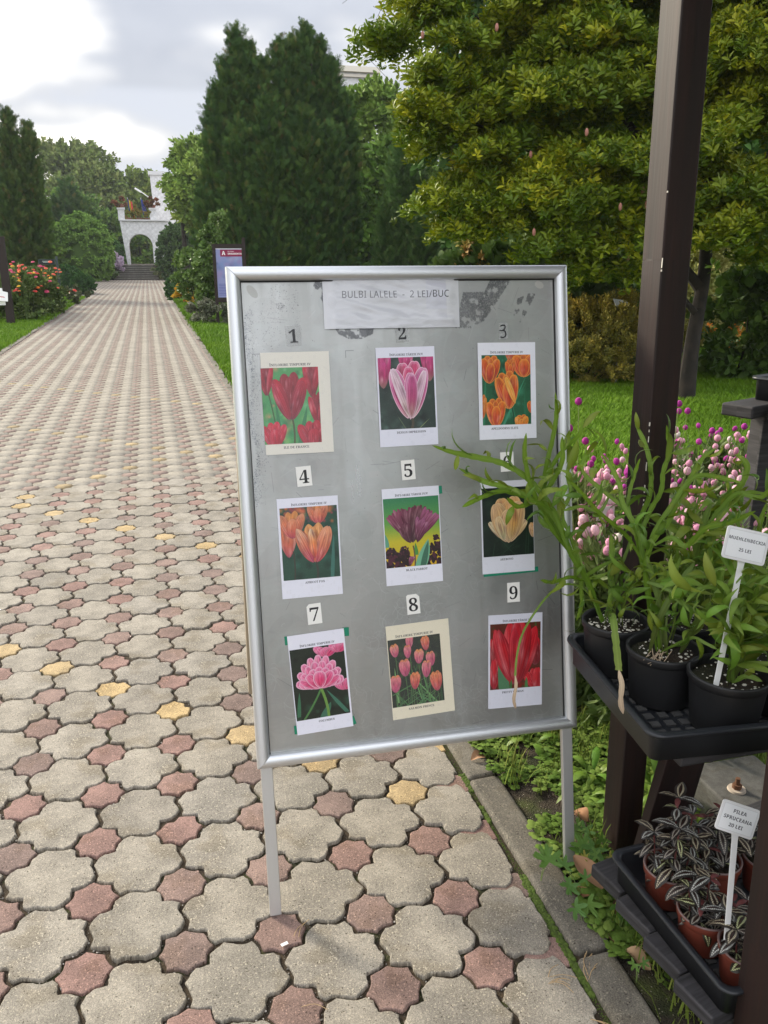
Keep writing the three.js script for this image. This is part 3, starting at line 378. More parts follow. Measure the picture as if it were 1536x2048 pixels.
    for (const [a, L, wd] of [[-2.75, 0.4, 0.1], [-0.4, 0.4, 0.1], [-2.3, 0.34, 0.13], [-0.85, 0.36, 0.13], [-1.57, 0.3, 0.17]]) petal(c, r, cx, cy + h * 0.03, cx + Math.cos(a) * w * L, cy + Math.sin(a) * h * L * 0.72, w * wd, ['#c4184a', '#e23c74', '#f07aa8'], rim, 7); },
  8(c, w, h, r) { c.fillStyle = '#1c2416'; c.fillRect(0, 0, w, h); blobs(c, r, w, h, ['30,44,24', '50,70,30', '14,18,12', '70,90,40'], 90, 4, 30);
    for (let i = 0; i < 26; i++) blade(c, w * r(), h * (0.8 + 0.3 * r()), w * r(), h * (0.25 + 0.6 * r()), 3 + 8 * r(), ['#3f6a3a', '#4e8044', '#2c4a2a', '#6a9a5a'][i % 4]); for (let k = 0; k < 9; k++) { blade(c, w * 0.93, h * (0.04 + k * 0.018), w * (0.93 - 0.07), h * (0.03 + k * 0.02), 2, '#a6b850'); blade(c, w * 0.93, h * (0.04 + k * 0.018), w * 1.0, h * (0.03 + k * 0.02), 2, '#a6b850'); }
    const P = [{ cols: ['#b03a6a', '#d85a78', '#ea8a86'], back: ['#d8603c', '#f0905a'], open: 0.24, fw: 0.3, fh: 0.85, shift: -0.06 }, { cols: ['#c04070', '#e06a7c', '#f0a080'], back: ['#e07040', '#f4a050'], open: 0.26, fw: 0.24, fh: 0.8, shift: 0.12 }, { cols: ['#b83048', '#dc5a4c', '#f08a50'], back: ['#e05a30', '#f49048'], open: 0.28, fw: 0.26, fh: 0.8 }];
    [[0.13, 0.26, 0.18, 0.2, 1], [0.4, 0.16, 0.16, 0.2, 0], [0.36, 0.3, 0.16, 0.2, 0], [0.72, 0.22, 0.17, 0.22, 2], [0.56, 0.4, 0.2, 0.22, 1], [0.8, 0.46, 0.2, 0.22, 0], [0.29, 0.56, 0.24, 0.26, 0], [0.68, 0.62, 0.2, 0.26, 0], [0.08, 0.78, 0.24, 0.26, 0], [0.45, 0.77, 0.2, 0.26, 2], [0.88, 0.84, 0.24, 0.3, 2]].forEach(([x, y, a, b, k]) => { stem(c, w * x, h * y, w * (x + 0.02), h, 6, '#4a6a3a'); tulip(c, r, w * x, h * y, w * a * 1.25, h * b, P[k], (r() - 0.5) * 0.2); }); for (let i = 0; i < 8; i++) blade(c, w * r(), h * 1.05, w * r(), h * (0.72 + 0.2 * r()), 7, ['#4a7c4c', '#39603a'][i % 2]); },
  9(c, w, h, r) { c.fillStyle = '#5a2a1c'; c.fillRect(0, 0, w, h); blobs(c, r, w, h, ['150,30,30', '60,90,40', '90,30,24', '180,36,36', '50,80,40'], 70, 12, 50);
    const P = { cols: ['#a0101c', '#c41622', '#d81c28'], back: ['#b81420', '#d01a24'], open: 0.5, fw: 0.24, fh: 1.0 };
    tulip(c, r, w * 0.06, h * 0.6, w * 0.26, h * 0.4, { ...P, cols: ['#8a1c20', '#c03030'] }); tulip(c, r, w * 0.9, h * 0.66, w * 0.36, h * 0.42, { ...P, cols: ['#6a1418', '#a81c24'] }); tulip(c, r, w * 0.08, h * 1.0, w * 0.24, h * 0.48, P); tulip(c, r, w * 0.9, h * 1.02, w * 0.44, h * 0.32, P); blade(c, w * 0.9, h * 0.3, w * 0.9, -h * 0.1, 10, '#3c5a2a');
    blade(c, w * 0.28, h * 1.04, w * 0.22, h * 0.28, w * 0.1, '#4e7a58'); tulip(c, r, w * 0.5, h * 0.94, w * 0.82, h * 1.0, P); petal(c, r, w * 0.46, h * 0.94, w * 0.16, h * 0.08, w * 0.16, ['#9a0e1a', '#d41a26'], null, 9, 0.1); petal(c, r, w * 0.54, h * 0.94, w * 0.78, h * 0.02, w * 0.16, ['#8a0c18', '#b8141f'], null, 9, -0.1); petal(c, r, w * 0.5, h * 0.95, w * 0.48, h * 0.06, w * 0.17, ['#8e0c16', '#c01420', '#dc2030'], null, 12); blade(c, w * 0.4, h * 1.02, w * 0.42, h * 0.86, 12, '#3f6e3c'); blade(c, w * 0.72, h * 1.02, w * 0.72, h * 0.84, 14, '#4a7a46'); },
};
const CARDS = [
  [1, 0.1375, 0.8141, 0.15, 0.2209, 0.0, '#e6e2d6', 'ÎNFLORIRE TIMPURIE IV', 'ILE DE FRANCE', [-0.0135, -0.0052, 0.125, 0.165], 'cream card of dark red tulips under the numeral 1'],
  [2, 0.386, 0.8186, 0.136, 0.221, 0.004, '#e4e5f2', 'ÎNFLORIRE TÂRZIE IV/V', 'DESIGN IMPRESSION', [0, 0.008, 0.1285, 0.1593], 'white card of one large pink and white tulip under the numeral 2'],
  [3, 0.6254, 0.8226, 0.1405, 0.2215, -0.0125, '#e8eaf2', 'ÎNFLORIRE TIMPURIE IV', 'APELDOORNS ELITE', [-0.002, 0.0025, 0.119, 0.16], 'white card of orange red tulips under the handwritten numeral 3'],
  [4, 0.1474, 0.4939, 0.1366, 0.2246, 0.0015, '#e6e7f3', 'ÎNFLORIRE TIMPURIE IV', 'APRICOT FOX', [0.0008, 0.0099, 0.1281, 0.162], 'white card of a peach and apricot tulip under the numeral 4'],
  [5, 0.3845, 0.502, 0.1347, 0.2229, 0.008, '#e6e7f2', 'ÎNFLORIRE TÂRZIE IV/V', 'BLACK PARROT', [0, 0.0093, 0.1309, 0.1593], 'white card of a dark purple ruffled tulip on yellow and green'],
  [6, 0.616, 0.5062, 0.131, 0.2173, -0.006, '#dcdee8', '', 'AKEBONO', [0.0013, 0.0124, 0.1265, 0.1617], 'white card of a pale yellow tulip half hidden behind green ribbon leaves'],
  [7, 0.1541, 0.1836, 0.1296, 0.2317, 0.046, '#e6e6f2', 'ÎNFLORIRE TIMPURIE IV', 'COLUMBUS', [-0.001, 0, 0.1237, 0.1657], 'white card of a double pink tulip with green tape at its corners'],
  [8, 0.3901, 0.1871, 0.1510, 0.2238, 0.036, '#e6dec6', 'ÎNFLORIRE TIMPURIE IV', 'SALMON PRINCE', [-0.0109, -0.002, 0.1257, 0.1612], 'cream card of many small salmon pink tulips under the numeral 8'],
  [9, 0.6248, 0.1823, 0.1368, 0.2274, -0.036, '#d8dae6', 'ÎNFLORIRE TÂRZIE V', 'PRETTY WOMAN', [0, 0.012, 0.1278, 0.1594], 'white card of a bright red pointed tulip under the numeral 9'],
];
const zq = (a) => bq.clone().multiply(new THREE.Quaternion().setFromAxisAngle(V(0, 0, 1), a));
for (const [n, x, y, w, h, a, paper, head, name, [ox, oy, pw, ph], label] of CARDS) {
  const r = rng(900 + n), S = 3600;
  const t = thing('tulip_card', label, 'card', onBoard(x, y, 0).toArray(), 0, 'tulip cards on the board'); t.quaternion.copy(zq(a));
  const tex = canvasTex(Math.round(w * S), Math.round(h * S), (c, W, H) => {
    c.fillStyle = paper; c.fillRect(0, 0, W, H); for (let i = 0; i < 300; i++) { c.fillStyle = `rgba(${r() < 0.5 ? '255,255,255' : '150,150,160'},0.04)`; c.fillRect(r() * W, r() * H, 30 * r(), 3 + 30 * r()); }
    const X = W / 2 + ox * S, Y = H / 2 - oy * S; c.fillStyle = '#26262c'; c.textAlign = 'center'; c.font = `bold ${Math.round(0.0064 * S * (n === 1 || n === 8 ? 1.12 : 1))}px serif`;
    if (head) c.fillText(head, X + 0.002 * S, Y - (ph / 2 + 0.0035) * S); c.fillText(name, X + (n % 3 === 0 ? -0.006 : 0.006) * S, Y + (ph / 2 + 0.0105) * S);
  });
  obj('paper', box(w, h, 0.0006), [0, 1, 2, 3, 4, 5].map((i) => (i === 4 ? std({ map: tex, roughness: 0.32 }) : M.white)), t);
  const pt = canvasTex(Math.round(pw * S), Math.round(ph * S), (c, W, H) => { c.save(); c.beginPath(); c.rect(0, 0, W, H); c.clip(); RD = [0, 0.55, 0.95, 0.75, 0.25, 0.6, 0.9, 0.8, 0.6, 0.05][n]; ART[n](c, W, H, r); for (let i = 0; i < 2600; i++) { const l = r(); c.fillStyle = `rgba(${l < 0.5 ? '0,0,0' : '255,255,255'},${0.02 + 0.05 * r()})`; const s = 1 + 5 * r(); c.fillRect(r() * W, r() * H, s, s); } c.restore(); });
  const ph_ = obj('photo_print', new THREE.PlaneGeometry(pw, ph), std({ map: pt, roughness: 0.3 }), t); ph_.position.set(ox, oy, 0.0005);
  if (n === 1 || n === 8) { const f = obj('plastic_sleeve', new THREE.PlaneGeometry(w + (n === 1 ? 0.028 : 0.022), h + 0.022), M.film, t); f.position.set(n === 1 ? 0.006 : 0.009, 0.004, 0.0012); }
  const tape = (dx, dy, tw, th, rot) => { const m = obj('tape', box(tw, th, 0.0002), M.greenTape, t); m.position.set(dx, dy, -0.0006); m.rotation.z = rot; };
  if (n === 5) tape(w / 2 + 0.002, h / 2 - 0.0105, 0.012, 0.018, 0.05);
  if (n === 6) tape(0.006, -h / 2 + 0.001, w + 0.006, 0.012, 0.02);
  if (n === 7) { tape(w / 2 + 0.004, h / 2 - 0.009, 0.015, 0.02, -0.06); tape(-w / 2 - 0.001, h / 2 - 0.01, 0.01, 0.02, 0); tape(-w / 2 - 0.001, -h / 2 + 0.013, 0.01, 0.02, 0); tape(w / 2 + 0.001, -h / 2 + 0.013, 0.01, 0.02, 0.25); }
}
// numerals
const NUMS = [[1, 0.1369, 0.9598, 0.034, 0.043, 0.03], [2, 0.3808, 0.9606, 0.031, 0.041, 0.03], [3, 0.6199, 0.9595, 0.0207, 0.0362, -0.02], [4, 0.1427, 0.653, 0.0336, 0.0444, 0.05], [5, 0.3809, 0.6536, 0.0319, 0.045, 0.04], [6, 0.6195, 0.659, 0.0328, 0.0455, 0.016], [7, 0.1486, 0.342, 0.0325, 0.0471, 0.046], [8, 0.379, 0.3427, 0.0312, 0.0469, 0.04], [9, 0.6255, 0.3486, 0.0315, 0.0471, -0.013]];
for (const [n, x, y, w, h, a] of NUMS) {
  const clear = n <= 3, S = 5200, W = Math.round(w * S), H = Math.round(h * S);
  const paint = (c, bg, fg) => { c.fillStyle = bg; c.fillRect(0, 0, W, H); c.fillStyle = fg; c.strokeStyle = fg; c.textAlign = 'center'; c.textBaseline = 'middle'; if (n === 3) { c.lineWidth = W * 0.14; c.lineCap = 'round'; c.beginPath(); c.moveTo(W * 0.22, H * 0.18); c.quadraticCurveTo(W * 0.75, H * 0.06, W * 0.72, H * 0.26); c.quadraticCurveTo(W * 0.68, H * 0.44, W * 0.42, H * 0.46); c.quadraticCurveTo(W * 0.86, H * 0.48, W * 0.78, H * 0.76); c.quadraticCurveTo(W * 0.66, H * 0.96, W * 0.22, H * 0.88); c.stroke(); } else { c.font = `bold ${Math.round(H * 0.92)}px serif`; c.fillText(String(n), W / 2, H * 0.53); } };
  const tex = canvasTex(W, H, (c) => paint(c, clear ? '#d9dcdc' : '#f0efea', '#1c1c1e'));
  const sh = new THREE.Shape(), c7 = n === 7 ? 0.006 : 0, c8 = n === 8 ? 0.007 : 0;
  sh.moveTo(-w / 2, -h / 2); sh.lineTo(w / 2, -h / 2); sh.lineTo(w / 2, h / 2 - c8); sh.lineTo(w / 2 - c8, h / 2); sh.lineTo(-w / 2 + c7 + c8 * 0.5, h / 2); sh.lineTo(-w / 2, h / 2 - c7 - c8 * 0.5);
  const g = new THREE.ExtrudeGeometry(sh, { depth: 0.0004, bevelEnabled: false }), p = g.attributes.position, u = g.attributes.uv; for (let i = 0; i < p.count; i++) u.setXY(i, p.getX(i) / w + 0.5, p.getY(i) / h + 0.5);
  let mat;
  if (clear) { const al = canvasTex(W, H, (c) => paint(c, '#303030', '#ffffff')); al.colorSpace = THREE.NoColorSpace; mat = std({ map: tex, alphaMap: al, transparent: true, roughness: 0.35 }); } else mat = std({ map: tex, roughness: 0.5 });
  const m = obj('number_slip', g, mat); m.position.copy(onBoard(x, y, -0.0004)); m.quaternion.copy(zq(a));
  tag(m, ['clear slip with the numeral 1 above the dark red tulip card', 'clear slip with the numeral 2 touching the bottom of the heading sheet', 'small handwritten numeral 3 above the orange tulip card', 'white paper slip with the numeral 4', 'white paper slip with the numeral 5', 'white paper slip with the numeral 6 behind the ribbon leaves', 'white paper slip with the numeral 7, one corner cut', 'white paper slip with the numeral 8, corners cut', 'white paper slip with the numeral 9'][n - 1], 'number slip', 'number slips on the board');
}
{ // heading sheet in a wrinkled plastic pocket
  const w = 0.31, h = 0.1073, tex = canvasTex(1240, 430, (c, W, H) => { c.fillStyle = '#dcdee4'; c.fillRect(0, 0, W, H); c.fillStyle = '#e4e6ea'; c.fillRect(W * 0.905, H * 0.05, W * 0.09, H * 0.8); c.fillStyle = '#d8dae4'; c.fillRect(W * 0.75, 0, W * 0.15, H * 0.62); c.font = `${Math.round(H * 0.19)}px sans-serif`; c.textAlign = 'left'; c.fillStyle = '#5c5d64'; const s = 'BULBI LALELE  -  2 LEI/'; c.fillText(s, W * 0.13, H * 0.38); const ww = c.measureText(s).width; c.fillStyle = '#1e1f26'; c.fillText('BUC', W * 0.13 + ww, H * 0.37); c.fillStyle = 'rgba(120,122,126,0.5)'; for (const [x, y] of [[0.06, 0.47], [0.955, 0.42]]) for (let i = 0; i < 90; i++) { const a = i * 2.4, d = Math.sqrt(i / 90) * H * 0.09; c.fillRect(W * x + Math.cos(a) * d, H * y + Math.sin(a) * d * 1.4, 3, 2); } });
  const g = new THREE.PlaneGeometry(w, h, 60, 30), p = g.attributes.position; for (let i = 0; i < p.count; i++) { const x = p.getX(i), y = p.getY(i); p.setZ(i, 0.0062 * fbm(x * 16 + 5, y * 80 + x * 22, 0, 55, 3) * sstep(0.155, 0.13, Math.abs(x))); } g.computeVertexNormals();
  const t = thing('heading_sheet', 'wrinkled plastic covered white sheet with the price heading at the top of the board', 'sign', onBoard(0.3609, 1.0246, 0.0).toArray()); t.quaternion.copy(zq(-0.005));
  obj('sheet', g, phys({ map: tex, roughness: 0.3, clearcoat: 1, clearcoatRoughness: 0.12, transparent: true, opacity: 0.86 }), t);
}
// ---------- the plant stand ----------
function post(x0, z0, x1, z1, h, w, d, seed) { const g = new RoundedBoxGeometry(w, h, d, 4, 0.004), p = g.attributes.position, u = g.attributes.uv; for (let i = 0; i < p.count; i++) { u.setXY(i, p.getX(i) + p.getZ(i) + seed * 0.31, p.getY(i)); } g.translate(w / 2, h / 2, -d / 2); const q = new THREE.Matrix4().makeShear(0, 0, (x1 - x0) / h, (z1 - z0) / h, 0, 0); const e = new THREE.Matrix4().set(1, (x1 - x0) / h, 0, x0, 0, 1, 0, 0, 0, (z1 - z0) / h, 1, z0, 0, 0, 0, 1); return g.applyMatrix4(e); }
{
  const t = thing('plant_stand', 'dark stained timber plant stand with tall posts, slatted shelf and slanting brace', 'plant stand', [0.86, 0, -1.2]);
  const inv = (m) => { m.position.sub(t.position); return m; };
  const tall = inv(obj('post', post(1.010, -1.535, 0.958, -1.535, 2.9, 0.066, 0.075, 1), M.wood, t)); tag(tall, 'tall brown post with chipped white edge');
  inv(obj('post', post(0.930, -0.900, 0.855, -0.900, 2.6, 0.085, 0.085, 2), M.wood, t));
  // chips of pale bare wood along the left front corner of the tall post
  const r = rng(4), chips = []; for (let i = 0; i < 15; i++) { const y = i < 12 ? 0.86 + 0.26 * r() : 1.1 + 0.5 * r(), L = 0.003 + 0.03 * r() * r(); chips.push(box(0.0006 + 0.0014 * r(), L, 0.0024, 1.010 - 0.0179 * y + 0.001, y, -1.5358)); }
  inv(obj('paint_chips', chips, M.perlite, t)).userData.kind = 'stuff';
  const br = inv(obj('brace', (() => { const g = new RoundedBoxGeometry(0.112, 0.62, 0.03, 2, 0.003); const u = g.attributes.uv, p = g.attributes.position; for (let i = 0; i < u.count; i++) u.setXY(i, p.getX(i) * 1 + 0.4, p.getY(i)); g.applyMatrix4(new THREE.Matrix4().set(1, 0.187, 0, 1.125, 0, 1, 0, 0.31, 0, 0, 1, -1.475, 0, 0, 0, 1)); return g; })(), M.wood, t));
  // slats of the low shelf
  const slats = [[-1.405, 0.098], [-1.296, 0.106], [-1.186, 0.102], [-1.078, 0.098]];
  slats.forEach(([z, w], i) => { const g = new RoundedBoxGeometry(0.62, 0.032, w, 3, 0.005); boxUV(g); const u = g.attributes.uv; for (let k = 0; k < u.count; k++) u.setXY(k, u.getX(k) + i * 0.37, u.getY(k) + i * 0.21); g.translate(0.31, -0.016, w / 2); const m = obj('slat', g, M.plank, t); m.position.set(0.861, 0.12, z); m.rotation.y = 0.19; inv(m); });
  for (const x of [0.97, 1.33]) { const g = box(0.05, 0.088, 0.40, x, 0.044 - 0.002, -1.20, 0.003); inv(obj('bearer', boxUV(g), M.plank, t)); }
  for (const z of [-1.40, -1.18]) { const g = box(0.5, 0.03, 0.1, 1.11, 0.572, z, 0.004); inv(obj('slat', boxUV(g), M.plank, t)); }
  inv(obj('post', post(1.30, -1.30, 1.30, -1.30, 0.56, 0.07, 0.07, 4), M.wood, t));
}
{
  const t = thing('plank_shelf', 'grey weathered plank shelf on a dark post behind the plants', 'shelf', [1.75, 0, -2.12]);
  [[1.623, 1.035, -2.144, 0.105], [1.70, 1.033, -2.035, 0.10]].forEach(([x, y, z, w], i) => { const g = boxUV(new RoundedBoxGeometry(0.8, 0.038, w, 3, 0.007)); g.translate(0.4, -0.019, w / 2); const m = obj('plank', g, M.plank, t); m.position.set(x - 1.75, y, z + 2.12); m.rotation.y = 0.36; });
  obj('post', boxUV(box(0.05, 1.0, 0.06, 0.03, 0.497, -0.02, 0.003)), M.plank, t); obj('post', boxUV(box(0.05, 1.0, 0.06, 0.66, 0.497, -0.28, 0.003)), M.plank, t);
}
{ // timber roof carried by the posts, above the picture
  const t = thing('pergola_roof', 'dark timber roof carried by the tall posts over the plant stand', 'roof', [1.9, 2.55, -1.2]);
  for (let i = 0; i < 12; i++) obj('roof_board', boxUV(box(2.5, 0.03, 0.235, 0.1, 0.12 + (i % 2) * 0.004, -1.3 + i * 0.24)), M.wood, t);
  for (const x of [-0.93, 0.2, 1.2]) obj('rafter', boxUV(box(0.07, 0.1, 2.9, x, 0.05, 0)), M.wood, t);
}
// tray: rounded rectangular dish with a rolled rim
function trayGeo(w, d, h, rad, inset, lip) {
  const ring = (sx, sz, rr, y) => { const o = []; for (let q = 0; q < 4; q++) for (let i = 0; i <= 6; i++) { const a = (q + i / 6) * Math.PI / 2; const cx = (q === 0 || q === 3 ? 1 : -1) * (sx / 2 - rr), cz = (q < 2 ? 1 : -1) * (sz / 2 - rr); o.push([cx + Math.cos(a) * rr, y, cz + Math.sin(a) * rr]); } return o; };
  const R = [ring(w - 2 * inset, d - 2 * inset, rad * 0.7, 0.0), ring(w - 2 * lip, d - 2 * lip, rad, h - 0.008), ring(w - 0.003, d - 0.003, rad + 0.006, h - 0.009), ring(w, d, rad + 0.008, h - 0.005), ring(w - 0.004, d - 0.004, rad + 0.006, h), ring(w - 2 * lip, d - 2 * lip, rad, h), ring(w - 2 * lip - 0.006, d - 2 * lip - 0.006, rad, h - 0.004), ring(w - 2 * lip - 0.010, d - 2 * lip - 0.010, rad - 0.002, h - 0.004), ring(w - 2 * inset - 0.008, d - 2 * inset - 0.008, rad * 0.7, 0.004)];
  const n = R[0].length, pos = R.flat(2), idx = [], uv = []; for (let k = 0; k < R.length - 1; k++) for (let i = 0; i < n; i++) { const j = (i + 1) % n, a = k * n + i, b = k * n + j; idx.push(a, a + n, b, b, a + n, b + n); }
  const c = pos.length / 3; pos.push(0, 0.004, 0, 0, 0, 0); for (let i = 0; i < n; i++) { const j = (i + 1) % n; idx.push(c, (R.length - 1) * n + j, (R.length - 1) * n + i, c + 1, i, j); }
  for (let i = 0; i < pos.length; i += 3) uv.push(pos[i] + pos[i + 1], pos[i + 2]);
  return mergeVertices(raw(pos, idx, uv));
}
function tray(label, x, y, z, turn, w, d, h, matFloor) {
  const t = thing('plant_tray', label, 'tray', [x, y, z], turn, 'black plastic plant trays');
  obj('dish', trayGeo(w, d, h, 0.022, 0.016, 0.012), M.tray, t);
  const ribs = []; const nx = Math.floor((w - 0.09) / 0.03), nz = Math.floor((d - 0.09) / 0.03); for (let i = 0; i < nx; i++) for (let j = 0; j < nz; j++) ribs.push(box(0.018, 0.003, 0.018, (i - (nx - 1) / 2) * 0.03, 0.0055, (j - (nz - 1) / 2) * 0.03));
  obj('floor_studs', ribs, matFloor, t);
  return t;
}
const dusty = std({ color: rgb(0.05, 0.05, 0.05), roughness: 0.8 });
tray('black plastic tray holding the pots of ribbon leaved plants', 1.005, 0.588, -1.298, -0.10, 0.42, 0.425, 0.062, dusty);
tray('blue black plastic tray of dark leaved plants on the low slats', 1.085, 0.121, -1.172, 0.035, 0.41, 0.40, 0.066, dusty);
tray('small black tray on the grey plank shelf behind', 1.93, 1.037, -2.12, 0.36, 0.34, 0.24, 0.07, dusty);
function potGeo(R, H, rim = 0.0075, k = 0.82) { const p = [[0, 0], [R * k * 0.96, 0], [R * k, 0.004], [R * 0.955, H - 0.02], [R * 0.965, H - 0.016], [R + 0.001, H - 0.014], [R + 0.002, H - 0.003], [R, H], [R - 0.003, H], [R - 0.0045, H - 0.004], [R - 0.006, H - 0.03], [R - 0.009, H - 0.045]].map(([a, b]) => new THREE.Vector2(a, b)); return new THREE.LatheGeometry(p, 40); }
function soilGeo(R, y, seed) { const r = rng(seed), pos = [0, y + 0.002, 0], uv = [0, 0], idx = [], n = 24, K = 5; for (let k = 1; k <= K; k++) for (let i = 0; i < n; i++) { const a = (i / n) * 6.2832, q = (R * k) / K; pos.push(Math.cos(a) * q, y + (k < K ? (r() - 0.5) * 0.008 : -0.002), Math.sin(a) * q); uv.push(Math.cos(a) * q + seed, Math.sin(a) * q); } for (let i = 0; i < n; i++) idx.push(0, 1 + ((i + 1) % n), 1 + i); for (let k = 0; k < K - 1; k++) for (let i = 0; i < n; i++) { const j = (i + 1) % n, a = 1 + k * n + i, b = 1 + k * n + j; idx.push(a, b, a + n, b, b + n, a + n); } return raw(pos, idx, uv); }
function perlite(R, y, n, seed) { const r = rng(seed), L = []; for (let i = 0; i < n; i++) { const a = r() * 6.28, q = R * Math.sqrt(r()) * 0.95, s = 0.001 + 0.0026 * r() * r(); const g = new THREE.IcosahedronGeometry(s, 0); g.scale(1 + r(), 0.7, 1 + r()); g.rotateY(r() * 6); g.translate(Math.cos(a) * q, y + 0.003, Math.sin(a) * q); L.push(g); } return join(L); }

// ---------- ribbon leaves ----------
// flat jointed ribbon through points; width in metres, thickened and pinched at its joints
function ribbon(pts, w, seed, opt = {}) {
  const r = rng(seed), crv = new THREE.CatmullRomCurve3(pts), L = crv.getLength(), n = Math.max(8, Math.round(L / 0.008)), pos = [], col = [], idx = [];
  const view = opt.face || V(-0.35 + 0.5 * (r() - 0.5), 0.35 + 0.4 * (r() - 0.5), 1).normalize(), twist = (r() - 0.5) * 1.4, node = 0.024 + 0.006 * r(), c0 = opt.c0 || [0.115, 0.215, 0.014], c1 = opt.c1 || [0.18, 0.30, 0.022];
  for (let i = 0; i <= n; i++) {
    const t = i / n, p = crv.getPointAt(t), T = crv.getTangentAt(t), f = view.clone().applyAxisAngle(T, twist * (t - 0.5)), W = T.clone().cross(f).normalize(), N = W.clone().cross(T);
    const ph = ((t * L) % node) / node, pinch = 1 - 0.2 * Math.exp(-((Math.min(ph, 1 - ph) / 0.12) ** 2)), taper = (opt.round ? 1 : 1) * Math.min(1, 0.32 + t * 3) * (opt.tip === 'blunt' ? 1 : Math.min(1, Math.sqrt((1 - t) * 7) + 0.06)), h = w * 0.5 * pinch * taper, k = 0.85 + 0.2 * (pinch - 0.85) / 0.15 * 0.6;
    const th = Math.max(0.0004, w * 0.018);
    const wob = 0.05 * Math.sin(i * 1.7 + seed); for (const [a, b, s] of [[-1 - wob, 0, 1.05], [-0.5, -h * 0.06, 0.95], [0, h * 0.09, 1.2], [0.5, -h * 0.06, 0.95], [1 - wob, 0, 1.05]]) { const q = p.clone().addScaledVector(W, a * h).addScaledVector(N, b); pos.push(q.x, q.y, q.z); const m = s * (0.9 + 0.2 * pinch - 0.06); col.push(mix(c0[0], c1[0], t) * m, mix(c0[1], c1[1], t) * m, mix(c0[2], c1[2], t) * m); }
    if (i) for (let a = 0; a < 4; a++) { const b = a + 1, u = (i - 1) * 5; idx.push(u + a, u + a + 5, u + b, u + b, u + a + 5, u + b + 5); }
  }
  return { geo: raw(pos, idx, null, col), crv, L, node };
}
// lance shaped leaf growing along +Y, folded on its midrib and drooping
function lance(L, w, droop, c, seg = 6, shape = 0.42) {
  const pos = [], col = [], idx = [];
  for (let i = 0; i <= seg; i++) { const t = i / seg, hw = w * 0.5 * Math.pow(Math.sin(Math.PI * Math.pow(t * 0.96 + 0.02, shape / 0.5)), 0.9) * (t > 0.98 ? 0.05 : 1), a = droop * t * t, y = L * t * Math.cos(a * 0.6), z = L * t * Math.sin(a * 0.6); for (const s of [-1, 0, 1]) { pos.push(s * hw, y, z + Math.abs(s) * hw * 0.35); const k = s ? 1 : 1.18; col.push(c[0] * k, c[1] * k, c[2] * k); } if (i) { const u = (i - 1) * 3; idx.push(u, u + 3, u + 1, u + 1, u + 3, u + 4, u + 1, u + 4, u + 2, u + 2, u + 4, u + 5); } }
  return raw(pos, idx, null, col);
}
const ribbonMat = phys({ vertexColors: true, roughness: 0.45, specularIntensity: 0.5, transmission: 0.35, thickness: 0 }), dryMat = std({ color: rgb(0.55, 0.42, 0.30), roughness: 0.85 });
const lanceVars = []; { const r = rng(61); for (let i = 0; i < 14; i++) { const y = r(); lanceVars.push(lance(0.03 + 0.026 * r(), 0.008 + 0.005 * r(), 0.5 + 1.6 * r(), [mix(0.10, 0.22, y * y), mix(0.20, 0.28, y * y), 0.022])); } }
const lanceBig = []; { const r = rng(62); for (let i = 0; i < 8; i++) lanceBig.push(lance(0.055 + 0.03 * r(), 0.013 + 0.005 * r(), 0.5 + 1.5 * r(), [0.15 + 0.08 * r(), 0.27 + 0.06 * r(), 0.035])); }
const upq = (dir, spin) => new THREE.Quaternion().setFromUnitVectors(V(0, 1, 0), dir.clone().normalize()).multiply(new THREE.Quaternion().setFromAxisAngle(V(0, 1, 0), spin));
function leafAt(t, geo, mat, p, dir, spin, s = 1, name = 'leaf') { const m = obj(name, geo, mat, t); m.position.copy(p).sub(t.position); m.quaternion.copy(upq(dir, spin)); m.scale.setScalar(s); return m; }
const POTS = {
  a: [0.899, -1.452, 0.070, 'black pot at the back left corner with ribbon leaves reaching across the board'],
  b: [0.925, -1.310, 0.072, 'black pot in the middle of the tray left edge with straw on its soil'],
  c: [0.985, -1.187, 0.074, 'black pot nearest the tray corner with pale leaves and a white tag'],
  d: [1.055, -1.425, 0.070, 'black pot in the second row behind the straw strewn pot'],
  e: [1.138, -1.215, 0.072, 'black pot right of the tagged pot at the edge of the picture'],
};
const plants = {};
for (const [k, [x, z, R, label]] of Object.entries(POTS)) {
  const t = thing('potted_plant', label, 'potted plant', [x, 0.594, z], 0, 'ribbon leaved plants in black pots'), H = 0.115;
  obj('pot', potGeo(R, H), M.black, t); obj('soil', soilGeo(R - 0.006, H - 0.017, k.charCodeAt(0)), M.pottingSoil, t); obj('perlite', perlite(R - 0.008, H - 0.017, k === 'a' ? 120 : 60, 7 + k.charCodeAt(0)), M.perlite, t).userData.kind = 'stuff';
  plants[k] = t;
}
